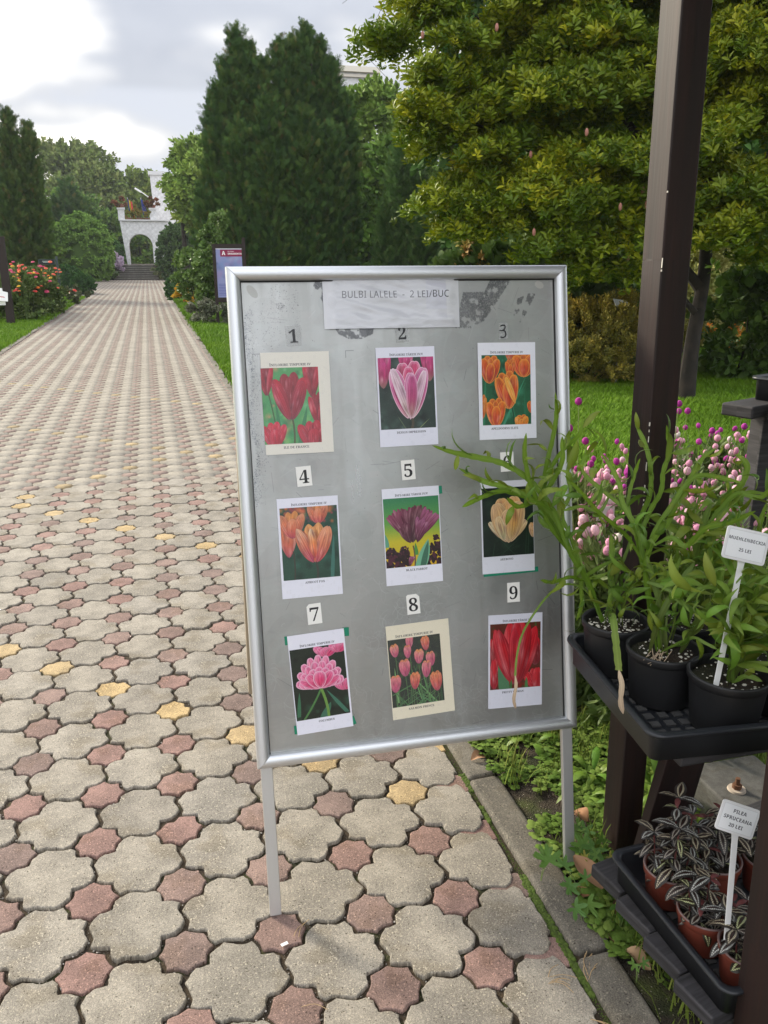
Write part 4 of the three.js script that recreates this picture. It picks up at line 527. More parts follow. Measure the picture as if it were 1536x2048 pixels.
const RIB = [
['a',19,[883,693,-1473,853,784,-1499,820,837,-1514,782,936,-1544,733,1002,-1567,677,1038,-1583,616,1054,-1593,564,1067,-1600,527,1081,-1604]],
['a',19,[879,693,-1474,846,797,-1507,818,845,-1520,783,925,-1545,732,964,-1562,685,987,-1572,629,1005,-1583,583,1031,-1595]],
['a',15,[730,963,-1556,669,985,-1557,616,977,-1547,570,964,-1533]],
['a',16,[825,840,-1535,797,897,-1570,781,941,-1597,789,966,-1612,804,1015,-1633,827,1074,-1655,842,1120,-1675,847,1165,-1697]],
['a',15,[825,835,-1533,777,904,-1551,751,954,-1556,730,1004,-1560,718,1061,-1564,718,1106,-1561]],
['a',13,[859,786,-1531,840,863,-1567,828,913,-1592,853,953,-1605,852,989,-1623,861,1025,-1638]],
['a',14,[768,956,-1565,789,995,-1598,821,1026,-1625,858,1049,-1649,901,1072,-1671,922,1101,-1700]],
['a',16,[770,960,-1577,790,997,-1569,805,1037,-1563,804,1093,-1567]],
['a',15,[778,939,-1535,732,964,-1527,684,963,-1510,653,988,-1497]],
['a',12,[849,780,-1510,806,801,-1492,754,803,-1470,714,820,-1450]],
['a',7,[868,734,-1490,836,772,-1495,793,784,-1495,754,769,-1485,713,735,-1469,681,701,-1451,661,664,-1429,649,631,-1407]],
['a',13,[932,830,-1504,903,813,-1517,878,793,-1528,858,769,-1536,859,718,-1531,849,676,-1531]],
['a',18,[890,697,-1462,902,743,-1484,910,781,-1505,922,823,-1526,928,871,-1550]],
['a',20,[848,750,-1392,828,767,-1349,805,736,-1291,781,713,-1236]],
['a',11,[891,693,-1482,871,748,-1518,863,804,-1551,850,856,-1585,820,881,-1614]],
['a',11,[893,689,-1491,934,765,-1526,967,805,-1551,1013,874,-1583]],
['b',15,[913,697,-1315,911,778,-1349,908,852,-1382,909,918,-1410,895,954,-1434,888,978,-1451,890,1007,-1468,879,1040,-1490,862,1071,-1512]],
['b',17,[913,697,-1315,906,783,-1339,899,861,-1360,913,913,-1367,943,952,-1366,965,995,-1369,986,1034,-1370,1011,1077,-1372,1035,1097,-1367]],
['b',15,[910,854,-1376,912,910,-1406,940,958,-1426,972,994,-1442,986,1030,-1462,1009,1067,-1480,1014,1095,-1500,1020,1115,-1517]],
['b',15,[919,860,-1409,931,924,-1447,969,980,-1476,985,1037,-1512,985,1082,-1548,982,1110,-1579]],
['b',15,[917,697,-1314,920,756,-1321,921,789,-1320,921,810,-1316]],
['b',12,[901,866,-1372,864,923,-1378,827,955,-1376,790,985,-1374,754,1023,-1374,715,1061,-1375]],
['b',13,[907,850,-1387,902,933,-1425,888,965,-1450,864,988,-1474,824,1034,-1510,850,1071,-1526,885,1100,-1537]],
['b',12,[917,842,-1381,920,896,-1417,909,960,-1459,937,1021,-1490,960,1048,-1511]],
['b',16,[910,906,-1361,940,928,-1342,954,917,-1318,984,955,-1304,1024,972,-1282,1059,996,-1263]],
['b',14,[907,857,-1368,915,921,-1372,942,974,-1369,995,1043,-1364,1046,1040,-1337,1066,1036,-1317]],
['b',9,[908,704,-1297,924,728,-1276,949,752,-1253,955,752,-1227,965,750,-1199]],
['b',11,[894,832,-1363,913,834,-1330,929,827,-1294,936,805,-1257]],
['b',11,[878,985,-1480,850,952,-1470,812,963,-1476,769,956,-1478]],
['c',16,[979,692,-1166,984,767,-1178,980,818,-1184,956,872,-1197,947,903,-1198]],
['c',17,[976,691,-1177,984,758,-1188,972,816,-1202,964,881,-1217,969,907,-1215]],
['c',11,[980,691,-1176,989,783,-1190,991,847,-1196,1009,887,-1190,1031,903,-1176]],
['c',11,[978,700,-1169,963,795,-1171,915,846,-1167,868,829,-1142]],
['c',13,[969,706,-1152,980,727,-1134,993,727,-1109]],
['c',11,[985,794,-1186,950,870,-1194,901,887,-1187,858,870,-1168]],
['c',10,[986,806,-1190,948,887,-1207,899,901,-1207,854,899,-1200]],
['c',12,[1007,793,-1213,1038,816,-1226,1043,859,-1253,1038,895,-1280]],
['d',20,[1079,923,-1440,1109,938,-1448,1140,962,-1458,1183,986,-1465,1205,1025,-1483,1190,1045,-1504]],
['d',15,[1072,748,-1354,1070,836,-1382,1071,901,-1403,1106,949,-1409,1149,984,-1409,1193,984,-1397]],
['d',15,[1137,717,-1349,1164,823,-1391,1163,908,-1435,1160,967,-1471,1168,999,-1495]],
['d',16,[1063,915,-1409,1096,961,-1405,1122,990,-1396,1159,984,-1374,1180,1012,-1366]],
['d',16,[1158,712,-1320,1159,838,-1353,1166,927,-1372,1178,972,-1376]],
['d',13,[1097,731,-1386,1097,833,-1450,1092,883,-1500,1139,930,-1535]],
];
{
  const r = rng(303); let si = 0;
  for (const [k, mm, f] of RIB) {
    const t = plants[k], pts = []; for (let i = 0; i < f.length; i += 3) pts.push(V(f[i], f[i + 1], f[i + 2]).multiplyScalar(0.001));
    const pale = k === 'c' || mm < 12, hang = (k === 'a' && si === 13), wand = (k === 'a' && si === 10);
    const { geo, crv, L } = ribbon(pts, mm * 0.00070, 40 + si, { c0: pale ? [0.13, 0.22, 0.03] : undefined, c1: pale ? [0.19, 0.30, 0.05] : hang ? [0.26, 0.33, 0.08] : undefined, tip: hang || wand ? 'blunt' : 'point' });
    geo.translate(-t.position.x, -t.position.y, -t.position.z); obj('ribbon_leaf', geo, ribbonMat, t);
    if (hang || wand) { const e = crv.getPointAt(1), d = crv.getTangentAt(1), q = [e.clone().addScaledVector(d, -0.002), e.clone().addScaledVector(d, hang ? 0.03 : 0.016).add(V(0.004, -0.006, 0)), e.clone().addScaledVector(d, hang ? 0.05 : 0.03).add(V(0.001, -0.02, 0.0)), e.clone().addScaledVector(d, hang ? 0.06 : 0.034).add(V(0.006, -0.038, 0.002))]; const g = ribbon(q, hang ? 0.010 : 0.007, 900 + si, { c0: [0.42, 0.33, 0.22], c1: [0.33, 0.24, 0.16], tip: 'point' }).geo; g.translate(-t.position.x, -t.position.y, -t.position.z); tag(obj('dry_tip', g, std({ vertexColors: true, roughness: 0.9 }), t), 'shrivelled pale brown leaf tip'); }
    // small lance leaves at the joints
    const n = wand || hang ? 0 : Math.round(L / 0.034);
    for (let i = 1; i < n; i++) { const u = clamp((i + r() * 0.5) / n, 0, 0.99); if (u < 0.22 && r() < 0.75) continue; const p = crv.getPointAt(u), T = crv.getTangentAt(u), side = V(r() - 0.5, r() - 0.5, (r() - 0.5) * 0.8 + 0.15).normalize(); leafAt(t, k === 'c' || r() < 0.12 ? lanceBig[(r() * 8) | 0] : lanceVars[(r() * 14) | 0], ribbonMat, p.addScaledVector(side, 0.004), T.multiplyScalar(0.7).add(side).add(V(0, 0.15, 0)), r() * 6.28, 0.75 + 0.5 * r()); }
    si++;
  }
  // thin green stems rising from the soil, and upright sprays of lance leaves
  for (const [k, [x, z, R]] of Object.entries(POTS)) {
    const t = plants[k], n = { a: 6, b: 9, c: 9, d: 14, e: 12 }[k], top = { a: 0.16, b: 0.2, c: 0.2, d: 0.26, e: 0.26 }[k];
    for (let i = 0; i < n; i++) {
      const a = r() * 6.28, q = R * 0.5 * r(), lean = V((r() - 0.4) * 0.5, 1, (r() - 0.5) * 0.5).normalize(), base = V(x + Math.cos(a) * q, 0.69, z + Math.sin(a) * q), h = top * (0.5 + 0.6 * r());
      const pts = [base, base.clone().addScaledVector(lean, h * 0.5).add(V(0.01 * (r() - 0.5), 0, 0.01 * (r() - 0.5))), base.clone().addScaledVector(lean, h).add(V((r() - 0.3) * 0.09, 0.01, (r() - 0.5) * 0.09))];
      const fl = k !== 'a' && r() < 0.55, { geo, crv } = ribbon(pts, fl ? 0.011 + 0.004 * r() : 0.004, 500 + si++, { c0: [0.10, 0.13, 0.03], c1: [0.15, 0.25, 0.03] }); geo.translate(-t.position.x, -t.position.y, -t.position.z); obj(fl ? 'ribbon_leaf' : 'stem', geo, ribbonMat, t);
      const m = k === 'c' || k === 'e' || k === 'd' ? 9 : 6; for (let j = 0; j < m; j++) { const u = 0.3 + 0.7 * (j / (m - 1)), p = crv.getPointAt(Math.min(u, 1)), d = V(Math.cos(j * 2.4 + a), 0.55, Math.sin(j * 2.4 + a)); leafAt(t, k === 'c' || r() < 0.3 ? lanceBig[(r() * 8) | 0] : lanceVars[(r() * 14) | 0], ribbonMat, p, d, r() * 6.28, 0.8 + 0.5 * r()); }
    }
  }
  // straw on the soil of the middle pot
  const b = plants.b; for (let i = 0; i < 16; i++) { const L = 0.02 + 0.05 * r(), g = new THREE.CylinderGeometry(0.0006, 0.0009, L, 4); g.rotateZ(1.5 + (r() - 0.5) * 0.5); g.rotateY(r() * 1.2 + 0.2); const m = obj('straw', g, dryMat, b); m.position.set(-0.03 + 0.04 * (r() - 0.5), 0.105 + 0.006 * r(), 0.025 + 0.03 * (r() - 0.5)); }
}
// plant tags
function plantTag(label, c, stake, lines, fs) {
  const [p0, p1, p2, p3] = c.map((q) => V(...q)), ex = p1.clone().sub(p0), w = ex.length(), ey = p0.clone().sub(p3), h = ey.length(); ex.normalize(); ey.addScaledVector(ex, -ey.dot(ex)).normalize(); const ez = ex.clone().cross(ey), q = new THREE.Quaternion().setFromRotationMatrix(new THREE.Matrix4().makeBasis(ex, ey, ez)), ctr = p0.clone().add(p1).add(p2).add(p3).multiplyScalar(0.25);
  const t = thing('plant_tag', label, 'plant tag', ctr.toArray()); t.quaternion.copy(q);
  const g = new RoundedBoxGeometry(w, h, 0.0022, 4, 0.0010); const sh = new THREE.Shape(), k = 0.006, x = w / 2, y = h / 2; sh.moveTo(-x + k, -y); sh.lineTo(x - k, -y); sh.quadraticCurveTo(x, -y, x, -y + k); sh.lineTo(x, y - k); sh.quadraticCurveTo(x, y, x - k, y); sh.lineTo(-x + k, y); sh.quadraticCurveTo(-x, y, -x, y - k); sh.lineTo(-x, -y + k); sh.quadraticCurveTo(-x, -y, -x + k, -y);
  obj('plate', new THREE.ExtrudeGeometry(sh, { depth: 0.0018, bevelEnabled: true, bevelSize: 0.0006, bevelThickness: 0.0006, bevelSegments: 2, curveSegments: 6 }), M.white, t);
  const tex = canvasTex(700, Math.round(700 * (h - 0.008) / (w - 0.008)), (cc, W, H) => { cc.fillStyle = '#eef0f2'; cc.fillRect(0, 0, W, H); cc.strokeStyle = '#c2c6ca'; cc.lineWidth = 5; cc.strokeRect(3, 3, W - 6, H - 6); cc.fillStyle = '#3c3e44'; cc.textAlign = 'center'; cc.textBaseline = 'middle'; cc.font = `bold ${fs}px sans-serif`; lines.forEach((s, i) => cc.fillText(s, W / 2, H * ((i + 0.8) / (lines.length + 0.6)))); });
  const f = obj('label', new THREE.PlaneGeometry(w - 0.008, h - 0.008), std({ map: tex, roughness: 0.4 }), t); f.position.z = 0.0030;
  const s0 = V(...stake[0]).sub(ctr).applyQuaternion(q.clone().invert()), s1 = V(...stake[1]).sub(ctr).applyQuaternion(q.clone().invert()), d = s1.clone().sub(s0), L = d.length();
  const st = new THREE.Shape(); st.moveTo(-0.011, 0.012); st.quadraticCurveTo(-0.0055, -0.004, -0.0052, -0.02); st.lineTo(-0.0048, -L); st.lineTo(0.0048, -L); st.lineTo(0.0052, -0.02); st.quadraticCurveTo(0.0055, -0.004, 0.011, 0.012);
  const m = obj('stake', new THREE.ExtrudeGeometry(st, { depth: 0.0012, bevelEnabled: true, bevelSize: 0.0004, bevelThickness: 0.0004, bevelSegments: 1 }), M.white, t); m.position.copy(s0).add(V(0, 0, -0.0035)); m.quaternion.setFromUnitVectors(V(0, -1, 0), d.normalize());
  return t;
}
plantTag('white price tag on a stake standing in the pale leaved ribbon plant', [[0.966, 0.991, -1.221], [1.039, 0.974, -1.197], [1.026, 0.913, -1.181], [0.952, 0.936, -1.207]], [[0.990, 0.932, -1.197], [0.935, 0.700, -1.155]], ['MUEHLENBECKIA', '25 LEI'], 82);
plantTag('white price tag on a stake among the dark leaves of the low tray', [[0.928, 0.503, -1.098], [0.992, 0.481, -1.074], [0.982, 0.427, -1.060], [0.920, 0.450, -1.083]], [[0.951, 0.445, -1.072], [0.929, 0.240, -1.030]], ['PILEA', 'SPRUCEANA', '20 LEI'], 104);

// ---------- dark silver striped plants in the low tray ----------
const pileaTex = canvasTex(128, 256, (c, w, h) => { c.fillStyle = '#24211d'; c.fillRect(0, 0, w, h); const r = rng(6); for (const s of [-1, 1]) { c.strokeStyle = 'rgba(190,194,186,0.9)'; c.lineWidth = 21; c.beginPath(); c.moveTo(w / 2 + s * 4, h); c.quadraticCurveTo(w / 2 + s * w * 0.42, h * 0.5, w / 2 + s * 3, 0); c.stroke(); } for (let i = 0; i < 15; i++) { const y = h * (i + 0.5) / 15; for (const s of [-1, 1]) { c.strokeStyle = 'rgba(30,16,14,0.9)'; c.lineWidth = 4; c.beginPath(); c.moveTo(w / 2, y + 10); c.quadraticCurveTo(w / 2 + s * 30, y, w / 2 + s * 64, y - 10); c.stroke(); } } c.strokeStyle = '#4a2a26'; c.lineWidth = 5; c.beginPath(); c.moveTo(w / 2, h); c.lineTo(w / 2, 0); c.stroke(); });
function pileaLeaf(L, w, droop) { const pos = [], uv = [], idx = [], seg = 8; for (let i = 0; i <= seg; i++) { const t = i / seg, hw = w * 0.5 * Math.pow(Math.sin(Math.PI * (t * 0.97 + 0.015)), 0.75), a = droop * t, y = L * t * Math.cos(a * 0.7), z = L * t * Math.sin(a * 0.7), q = (i % 2 ? 1 : -1) * 0.0007; for (const s of [-1, -0.5, 0, 0.5, 1]) { pos.push(s * hw, y, z + Math.abs(s) * hw * 0.25 - (Math.abs(s) === 0.5 ? 0.0015 : 0) + (s ? q : 0)); uv.push(0.5 + s * 0.5, t); } if (i) for (let k = 0; k < 4; k++) { const u = (i - 1) * 5 + k; idx.push(u, u + 5, u + 1, u + 1, u + 5, u + 6); } } return raw(pos, idx, uv); }
{
  const r = rng(1212), L = []; for (let i = 0; i < 6; i++) L.push(pileaLeaf(0.032 + 0.022 * r(), 0.017 + 0.008 * r(), 0.4 + 1.1 * r()));
  const mats = [[1, 1, 1], [0.75, 0.66, 0.6], [1.0, 0.86, 0.66]].map((c) => std({ map: pileaTex, color: rgb(...c), roughness: 0.45 })), red = std({ color: rgb(0.13, 0.032, 0.03), roughness: 0.6 }), greenish = std({ map: pileaTex, color: rgb(1.2, 1.25, 0.7), roughness: 0.5 });
  const spots = [[0.965, -1.262, 0.17, 'terracotta coloured pot of dark striped leaves, tallest in the low tray, at its back left'], [1.075, -1.262, 0.12, 'terracotta coloured pot of dark striped leaves behind the tag in the low tray'], [0.962, -1.135, 0.075, 'terracotta coloured pot of dark striped leaves in the middle of the low tray edge'], [0.985, -1.035, 0.08, 'terracotta coloured pot of dark striped leaves at the front corner of the low tray'], [1.19, -1.235, 0.1, 'terracotta coloured pot at the far right of the low tray behind the post']];
  for (const [x, z, h, label] of spots) {
    const R = 0.054, H = 0.082, t = thing('potted_plant', label, 'potted plant', [x, 0.127, z], r() * 6, 'dark striped plants in the low tray'); obj('pot', potGeo(R, H), M.terracotta, t);
    const rimG = new THREE.TorusGeometry(R, 0.0022, 6, 40); rimG.rotateX(Math.PI / 2); rimG.translate(0, H, 0); obj('pot_rim', rimG, std({ color: rgb(0.22, 0.15, 0.14), roughness: 0.5 }), t);
    obj('soil', soilGeo(R - 0.006, H - 0.014, 31 + x * 10), M.pottingSoil, t);
    const ns = 6; for (let s = 0; s < ns; s++) { const a = (s / ns) * 6.28 + r(), q = R * (s === 0 ? 0 : 0.55), hh = h * (s === 0 ? 1 : 0.35 + 0.45 * r()), bx1 = Math.cos(a) * q, bz1 = Math.sin(a) * q, tx = bx1 * (1.25 + 0.4 * r()), tz = bz1 * (1.25 + 0.4 * r()); const base = V(bx1, H - 0.02, bz1), tip = V(tx, H + hh, tz); obj('stem', new THREE.TubeGeometry(new THREE.LineCurve3(base, tip), 4, 0.0018, 5), red, t);
      const lv = Math.max(2, Math.round(hh / 0.026)); for (let l = 0; l <= lv; l++) { const u = (l + 0.6) / (lv + 0.6), nL = l === lv ? 4 : 3; for (let k = 0; k < nL; k++) { const b = l * 1.1 + (k / nL) * 6.28 + s, p = base.clone().lerp(tip, u), d = V(Math.cos(b), l === lv ? 0.7 : 0.25, Math.sin(b)), top = l === lv && r() < 0.2; const m = obj('leaf', L[(r() * 6) | 0], top ? red : r() < 0.16 ? greenish : mats[(r() * 3) | 0], t); m.position.copy(p); m.quaternion.setFromRotationMatrix(new THREE.Matrix4().lookAt(V(0, 0, 0), V(0, -1, 0), d)); const X = d.clone().cross(V(0, 1, 0)).normalize(), Y = d.clone().normalize(), Z = X.clone().cross(Y); m.quaternion.setFromRotationMatrix(new THREE.Matrix4().makeBasis(X.negate(), Y, Z.negate())); m.scale.setScalar(top ? 0.55 : 0.75 + 0.45 * r()); } } }
  }
}
{ // small succulent pot on the back shelf
  const t = thing('potted_plant', 'small terracotta pot with a curved pale leaf in the back tray', 'potted plant', [1.872, 1.042, -2.10]); obj('pot', potGeo(0.042, 0.085), std({ color: rgb(0.36, 0.12, 0.08), roughness: 0.7 }), t); const g = new THREE.TorusGeometry(0.042, 0.004, 6, 30); g.rotateX(Math.PI / 2); g.translate(0, 0.085, 0); obj('pot_rim', g, std({ color: rgb(0.5, 0.4, 0.38), roughness: 0.7 }), t); obj('soil', soilGeo(0.037, 0.072, 3), M.pottingSoil, t);
  for (const s of [[-0.03, 0.05], [-0.012, 0.06], [0.02, 0.055], [0.03, 0.03]]) { const { geo } = ribbon([V(s[0] * 0.2, 0.075, 0), V(s[0] * 0.7, 0.075 + s[1] * 0.7, 0.01), V(s[0] * 1.3, 0.07 + s[1], 0.02)], 0.016, 77, { c0: [0.2, 0.26, 0.1], c1: [0.36, 0.42, 0.2] }); obj('leaf', geo, ribbonMat, t); }
}
{ // rusty bolt on a footing plate behind the low tray
  const t = thing('footing', 'grey footing with a rusty bolt and washer behind the low tray', 'footing', [1.42, 0.0, -1.60]);
  obj('block', box(0.22, 0.12, 0.2, 0, 0.05, 0, 0.008), std({ map: scaledTex(concrete, 2), color: rgb(0.16, 0.16, 0.155), roughness: 0.85 }), t); const w = new THREE.CylinderGeometry(0.022, 0.024, 0.005, 20); w.translate(-0.045, 0.1125, 0.03); obj('washer', w, std({ color: rgb(0.5, 0.42, 0.34), roughness: 0.8 }), t); const n = new THREE.CylinderGeometry(0.0125, 0.0125, 0.012, 6); n.translate(-0.045, 0.121, 0.03); const b = new THREE.CylinderGeometry(0.0062, 0.0062, 0.02, 12); b.translate(-0.045, 0.135, 0.03); obj('nut', n, M.rust, t); obj('bolt', b, M.rust, t);
}
// ---------- foliage builders ----------
const gauss = (r) => (r() + r() + r() + r() - 2) * 0.85;
// spray of leaves along a twig that grows up +Y
function spray(n, L, W, len, seed, o = {}) {
  const r = rng(seed), P = [], I = [], leaf = (p, d, s) => { const u = d.clone().normalize(), sd = u.clone().cross(V(r() - 0.5, r() - 0.5, r() - 0.5)).normalize(), nn = sd.clone().cross(u), k = P.length / 3, bendV = nn.clone().multiplyScalar(L * s * (o.bend ?? 0.18)); const q = (t, a, b) => { const v = p.clone().addScaledVector(u, L * s * t).addScaledVector(sd, W * s * a).addScaledVector(nn, b * W * s).addScaledVector(bendV, -t * t); P.push(v.x, v.y, v.z); }; const m = o.wide ?? 0.55; q(0, 0, 0); q(m * 0.45, 0.33, 0.1); q(m * 0.45, -0.33, 0.1); q(m, 0.5, 0.18); q(m, -0.5, 0.18); q(m, 0, 0); q(m + (1 - m) * 0.62, 0.32, 0.1); q(m + (1 - m) * 0.62, -0.32, 0.1); q(1, 0, 0); I.push(k, k + 1, k + 5, k, k + 5, k + 2, k + 1, k + 3, k + 5, k + 2, k + 5, k + 4, k + 3, k + 6, k + 5, k + 4, k + 5, k + 7, k + 5, k + 6, k + 8, k + 5, k + 8, k + 7); };
  for (let i = 0; i < n; i++) { const t = (i + 0.5) / n, a = i * 2.4 + r(), up = o.up ?? 0.6; leaf(V((r() - 0.5) * 0.01, len * t, (r() - 0.5) * 0.01), V(Math.cos(a), up + t * 0.6 + (r() - 0.5) * 0.5, Math.sin(a)), 0.75 + 0.5 * r()); }
  return raw(P, I);
}
// flat fan of scale leaves (thuja)
function fan(seed, L = 0.34) { const r = rng(seed), P = [], I = [], strip = (x0, y0, x1, y1, w, z) => { const dx = x1 - x0, dy = y1 - y0, l = Math.hypot(dx, dy), nx = (-dy / l) * w, ny = (dx / l) * w, k = P.length / 3; P.push(x0 + nx * 0.7, y0 + ny * 0.7, z, x0 - nx * 0.7, y0 - ny * 0.7, z, x1, y1, z + 0.012); I.push(k, k + 1, k + 2); };
  strip(0, 0, 0, L, 0.009, 0); const n = 8; for (let i = 1; i <= n; i++) { const y = (i / (n + 1)) * L * 0.85, s = (1 - i / (n + 2)) * L * 0.5 * (0.7 + 0.6 * r()); for (const sd of [-1, 1]) { const z = (r() - 0.5) * 0.09; strip(0, y, sd * s * 0.62, y + s * 0.95, 0.010, z); for (const [u, v, t, q] of [[0.2, 0.3, 0.6, 0.42], [0.2, 0.32, 0.22, 0.85], [0.38, 0.58, 0.75, 0.8], [0.38, 0.6, 0.36, 1.1]]) strip(sd * s * u, y + s * v, sd * s * t, y + s * q, 0.008, z + (r() - 0.5) * 0.03); } } return raw(P, I); }
function foliage(parent, name, geo, mat, list, cols, seed, o = {}) {
  // list of [position, direction, scale, colour key 0..1]
  const r = rng(seed), m = new THREE.InstancedMesh(geo, mat, list.length), q = new THREE.Quaternion(), q2 = new THREE.Quaternion(), M4 = new THREE.Matrix4(), s = V(), c = new THREE.Color(), Y = V(0, 1, 0);
  list.forEach(([p, d, sc, k], i) => { q.setFromUnitVectors(Y, d); q2.setFromAxisAngle(Y, r() * 6.2832); q.multiply(q2); s.setScalar(sc); M4.compose(p, q, s); m.setMatrixAt(i, M4); const f = clamp(k + (r() - 0.5) * 0.35, 0, 0.999) * (cols.length - 1), a = cols[Math.floor(f)], b = cols[Math.floor(f) + 1], t = f - Math.floor(f), j = (0.82 + 0.36 * r()) * (o.gain || 1); c.setRGB(mix(a[0], b[0], t) * j, mix(a[1], b[1], t) * j, mix(a[2], b[2], t) * j); m.setColorAt(i, c); });
  m.name = name; m.castShadow = m.receiveShadow = true; m.userData.kind = 'stuff'; parent.add(m); return m;
}
// leaves gathered in clumps over a set of rounded masses [x, y, z, radius (, ry)]
function masses(bl, n, clumpR, sc, seed, o = {}) {
  const r = rng(seed), out = [], tot = bl.reduce((a, b) => a + b[3] * b[3], 0), shell = o.shell ?? 0.62, per = o.per ?? 16;
  for (const [x, y, z, R, RY = R] of bl) {
    const nb = Math.round((n * R * R) / tot), K = Math.max(5, Math.round(nb / per));
    for (let k = 0; k < K; k++) {
      const d = V(gauss(r), gauss(r) + (o.lift ?? 0.12), gauss(r)).normalize(), f = shell + (1 - shell) * Math.sqrt(r()) + (r() < 0.12 ? 0.12 * r() : 0), c = V(x + d.x * R * f, y + d.y * RY * f, z + d.z * R * f), ck = r(); if (o.minY !== undefined && c.y < o.minY) continue;
      for (let i = 0; i < per; i++) { const p = c.clone().add(V(gauss(r), gauss(r) * (o.flat ?? 0.8), gauss(r)).multiplyScalar(clumpR)); if (p.y < (o.minY ?? 0.02)) continue; const dir = d.clone().multiplyScalar(o.out ?? 0.8).add(V(gauss(r) * 0.6, gauss(r) * 0.4 + (o.up ?? 0.25), gauss(r) * 0.6)).normalize(); out.push([p, dir, sc[0] + (sc[1] - sc[0]) * r(), clamp(ck * 0.3 + 0.5 * r() + (o.key ? o.key(p) : 0.05))]); }
    }
  }
  return out;
}
// upright plumes (thuja): [x, z, base radius, bottom, top, lean x, lean z]
function plumes(list, n, sc, seed, o = {}) {
  const r = rng(seed), out = [], tot = list.reduce((a, [, , R, h0, h1]) => a + R * (h1 - h0), 0);
  for (const [x, z, R, h0, h1, lx = 0, lz = 0] of list) {
    const nb = (n * R * (h1 - h0)) / tot, K = Math.max(10, Math.round(nb / 12)), bumps = rng(seed + Math.round(x * 91));
    for (let k = 0; k < K; k++) {
      const t = Math.pow(r(), 1.15), a = r() * 6.2832, prof = Math.pow(1 - Math.pow(t, o.pw ?? 2.6), 0.62) * (0.78 + 0.22 * Math.min(1, t * 5 + 0.25)), lump = 0.82 + 0.3 * vn(a * 1.9 + x * 7, t * (h1 - h0) * 1.1, 0, 5) , rr = R * prof * lump * (0.60 + 0.5 * r()), d0 = V(Math.cos(a), 0, Math.sin(a)), c = V(x + lx * t + d0.x * rr, h0 + (h1 - h0) * t, z + lz * t + d0.z * rr), ck = r();
      const ax = d0.clone().multiplyScalar(0.75).add(V(gauss(r) * 0.35, 0.9 + 0.4 * r(), gauss(r) * 0.35)).normalize(), bl = (0.35 + 0.3 * r()) * (o.clump ?? 1); for (let i = 0; i < 12; i++) { const w = (i / 12) * bl, p = c.clone().addScaledVector(d0, -0.3 * (o.clump ?? 1)).addScaledVector(ax, w).add(V(gauss(r), gauss(r), gauss(r)).multiplyScalar(0.055 * (o.clump ?? 1))); if (p.y < 0.05) continue; const dir = ax.clone().add(V(gauss(r) * 0.5, gauss(r) * 0.4, gauss(r) * 0.5)).normalize(); out.push([p, dir, sc[0] + (sc[1] - sc[0]) * r(), clamp(ck * 0.6 + (r() < 0.02 ? 0.9 : 0.1))]); }
    }
  }
  return out;
}
// flat drooping pads of leaves set through the outer part of the masses, with open shade between them
function pads(bl, n, sc, seed) {
  const r = rng(seed), out = [], P = [];
  for (const [x, y, z, R] of bl) { const K = Math.max(4, Math.round(R * R * 17)); for (let k = 0; k < K; k++) { const d = V(gauss(r), gauss(r) + 0.1, gauss(r)).normalize(), f = 0.45 + 0.6 * r(); P.push([V(x + d.x * R * f, y + d.y * R * f, z + d.z * R * f), d, 0.16 + 0.16 * r(), r()]); } }
  const per = Math.round(n / P.length);
  for (const [c, d, R, ck] of P) { const drift = V(d.x, 0, d.z).multiplyScalar(0.3), tx = gauss(r) * 0.55 - d.x * 0.35, tz = gauss(r) * 0.55 - d.z * 0.35; for (let i = 0; i < per; i++) { const gx = gauss(r), gz = gauss(r), q = gx * gx + gz * gz, p = c.clone().add(V(gx * R, gauss(r) * 0.075 - q * R * 0.2 + gx * R * tx + gz * R * tz, gz * R)); out.push([p, V(gx * 0.35 + drift.x, 0.75 + gauss(r) * 0.3, gz * 0.35 + drift.z).normalize(), sc[0] + (sc[1] - sc[0]) * r(), clamp(ck * 0.4 + 0.5 * r())]); } }
  return out;
}
function trunkGeo(pts, r0, r1, seed = 1) { const c = new THREE.CatmullRomCurve3(pts.map((p) => V(...p))), n = 20, m = 9, pos = [], uv = [], idx = []; const fr = c.computeFrenetFrames(n); for (let i = 0; i <= n; i++) { const t = i / n, p = c.getPointAt(t), R = mix(r0, r1, t) * (1 + 0.35 * Math.exp(-t * 14)); for (let k = 0; k <= m; k++) { const a = (k / m) * 6.2832, q = R * (1 + 0.14 * (vn(Math.cos(a) * 2 + 5, t * 9 + Math.sin(a) * 2, 0, seed) - 0.5)); pos.push(p.x + (fr.normals[i].x * Math.cos(a) + fr.binormals[i].x * Math.sin(a)) * q, p.y + (fr.normals[i].y * Math.cos(a) + fr.binormals[i].y * Math.sin(a)) * q, p.z + (fr.normals[i].z * Math.cos(a) + fr.binormals[i].z * Math.sin(a)) * q); uv.push((k / m) * R * 6, t * c.getLength()); } if (i) for (let k = 0; k < m; k++) { const u = (i - 1) * (m + 1) + k; idx.push(u, u + 1, u + m + 1, u + 1, u + m + 2, u + m + 1); } } return raw(pos, idx, uv); }
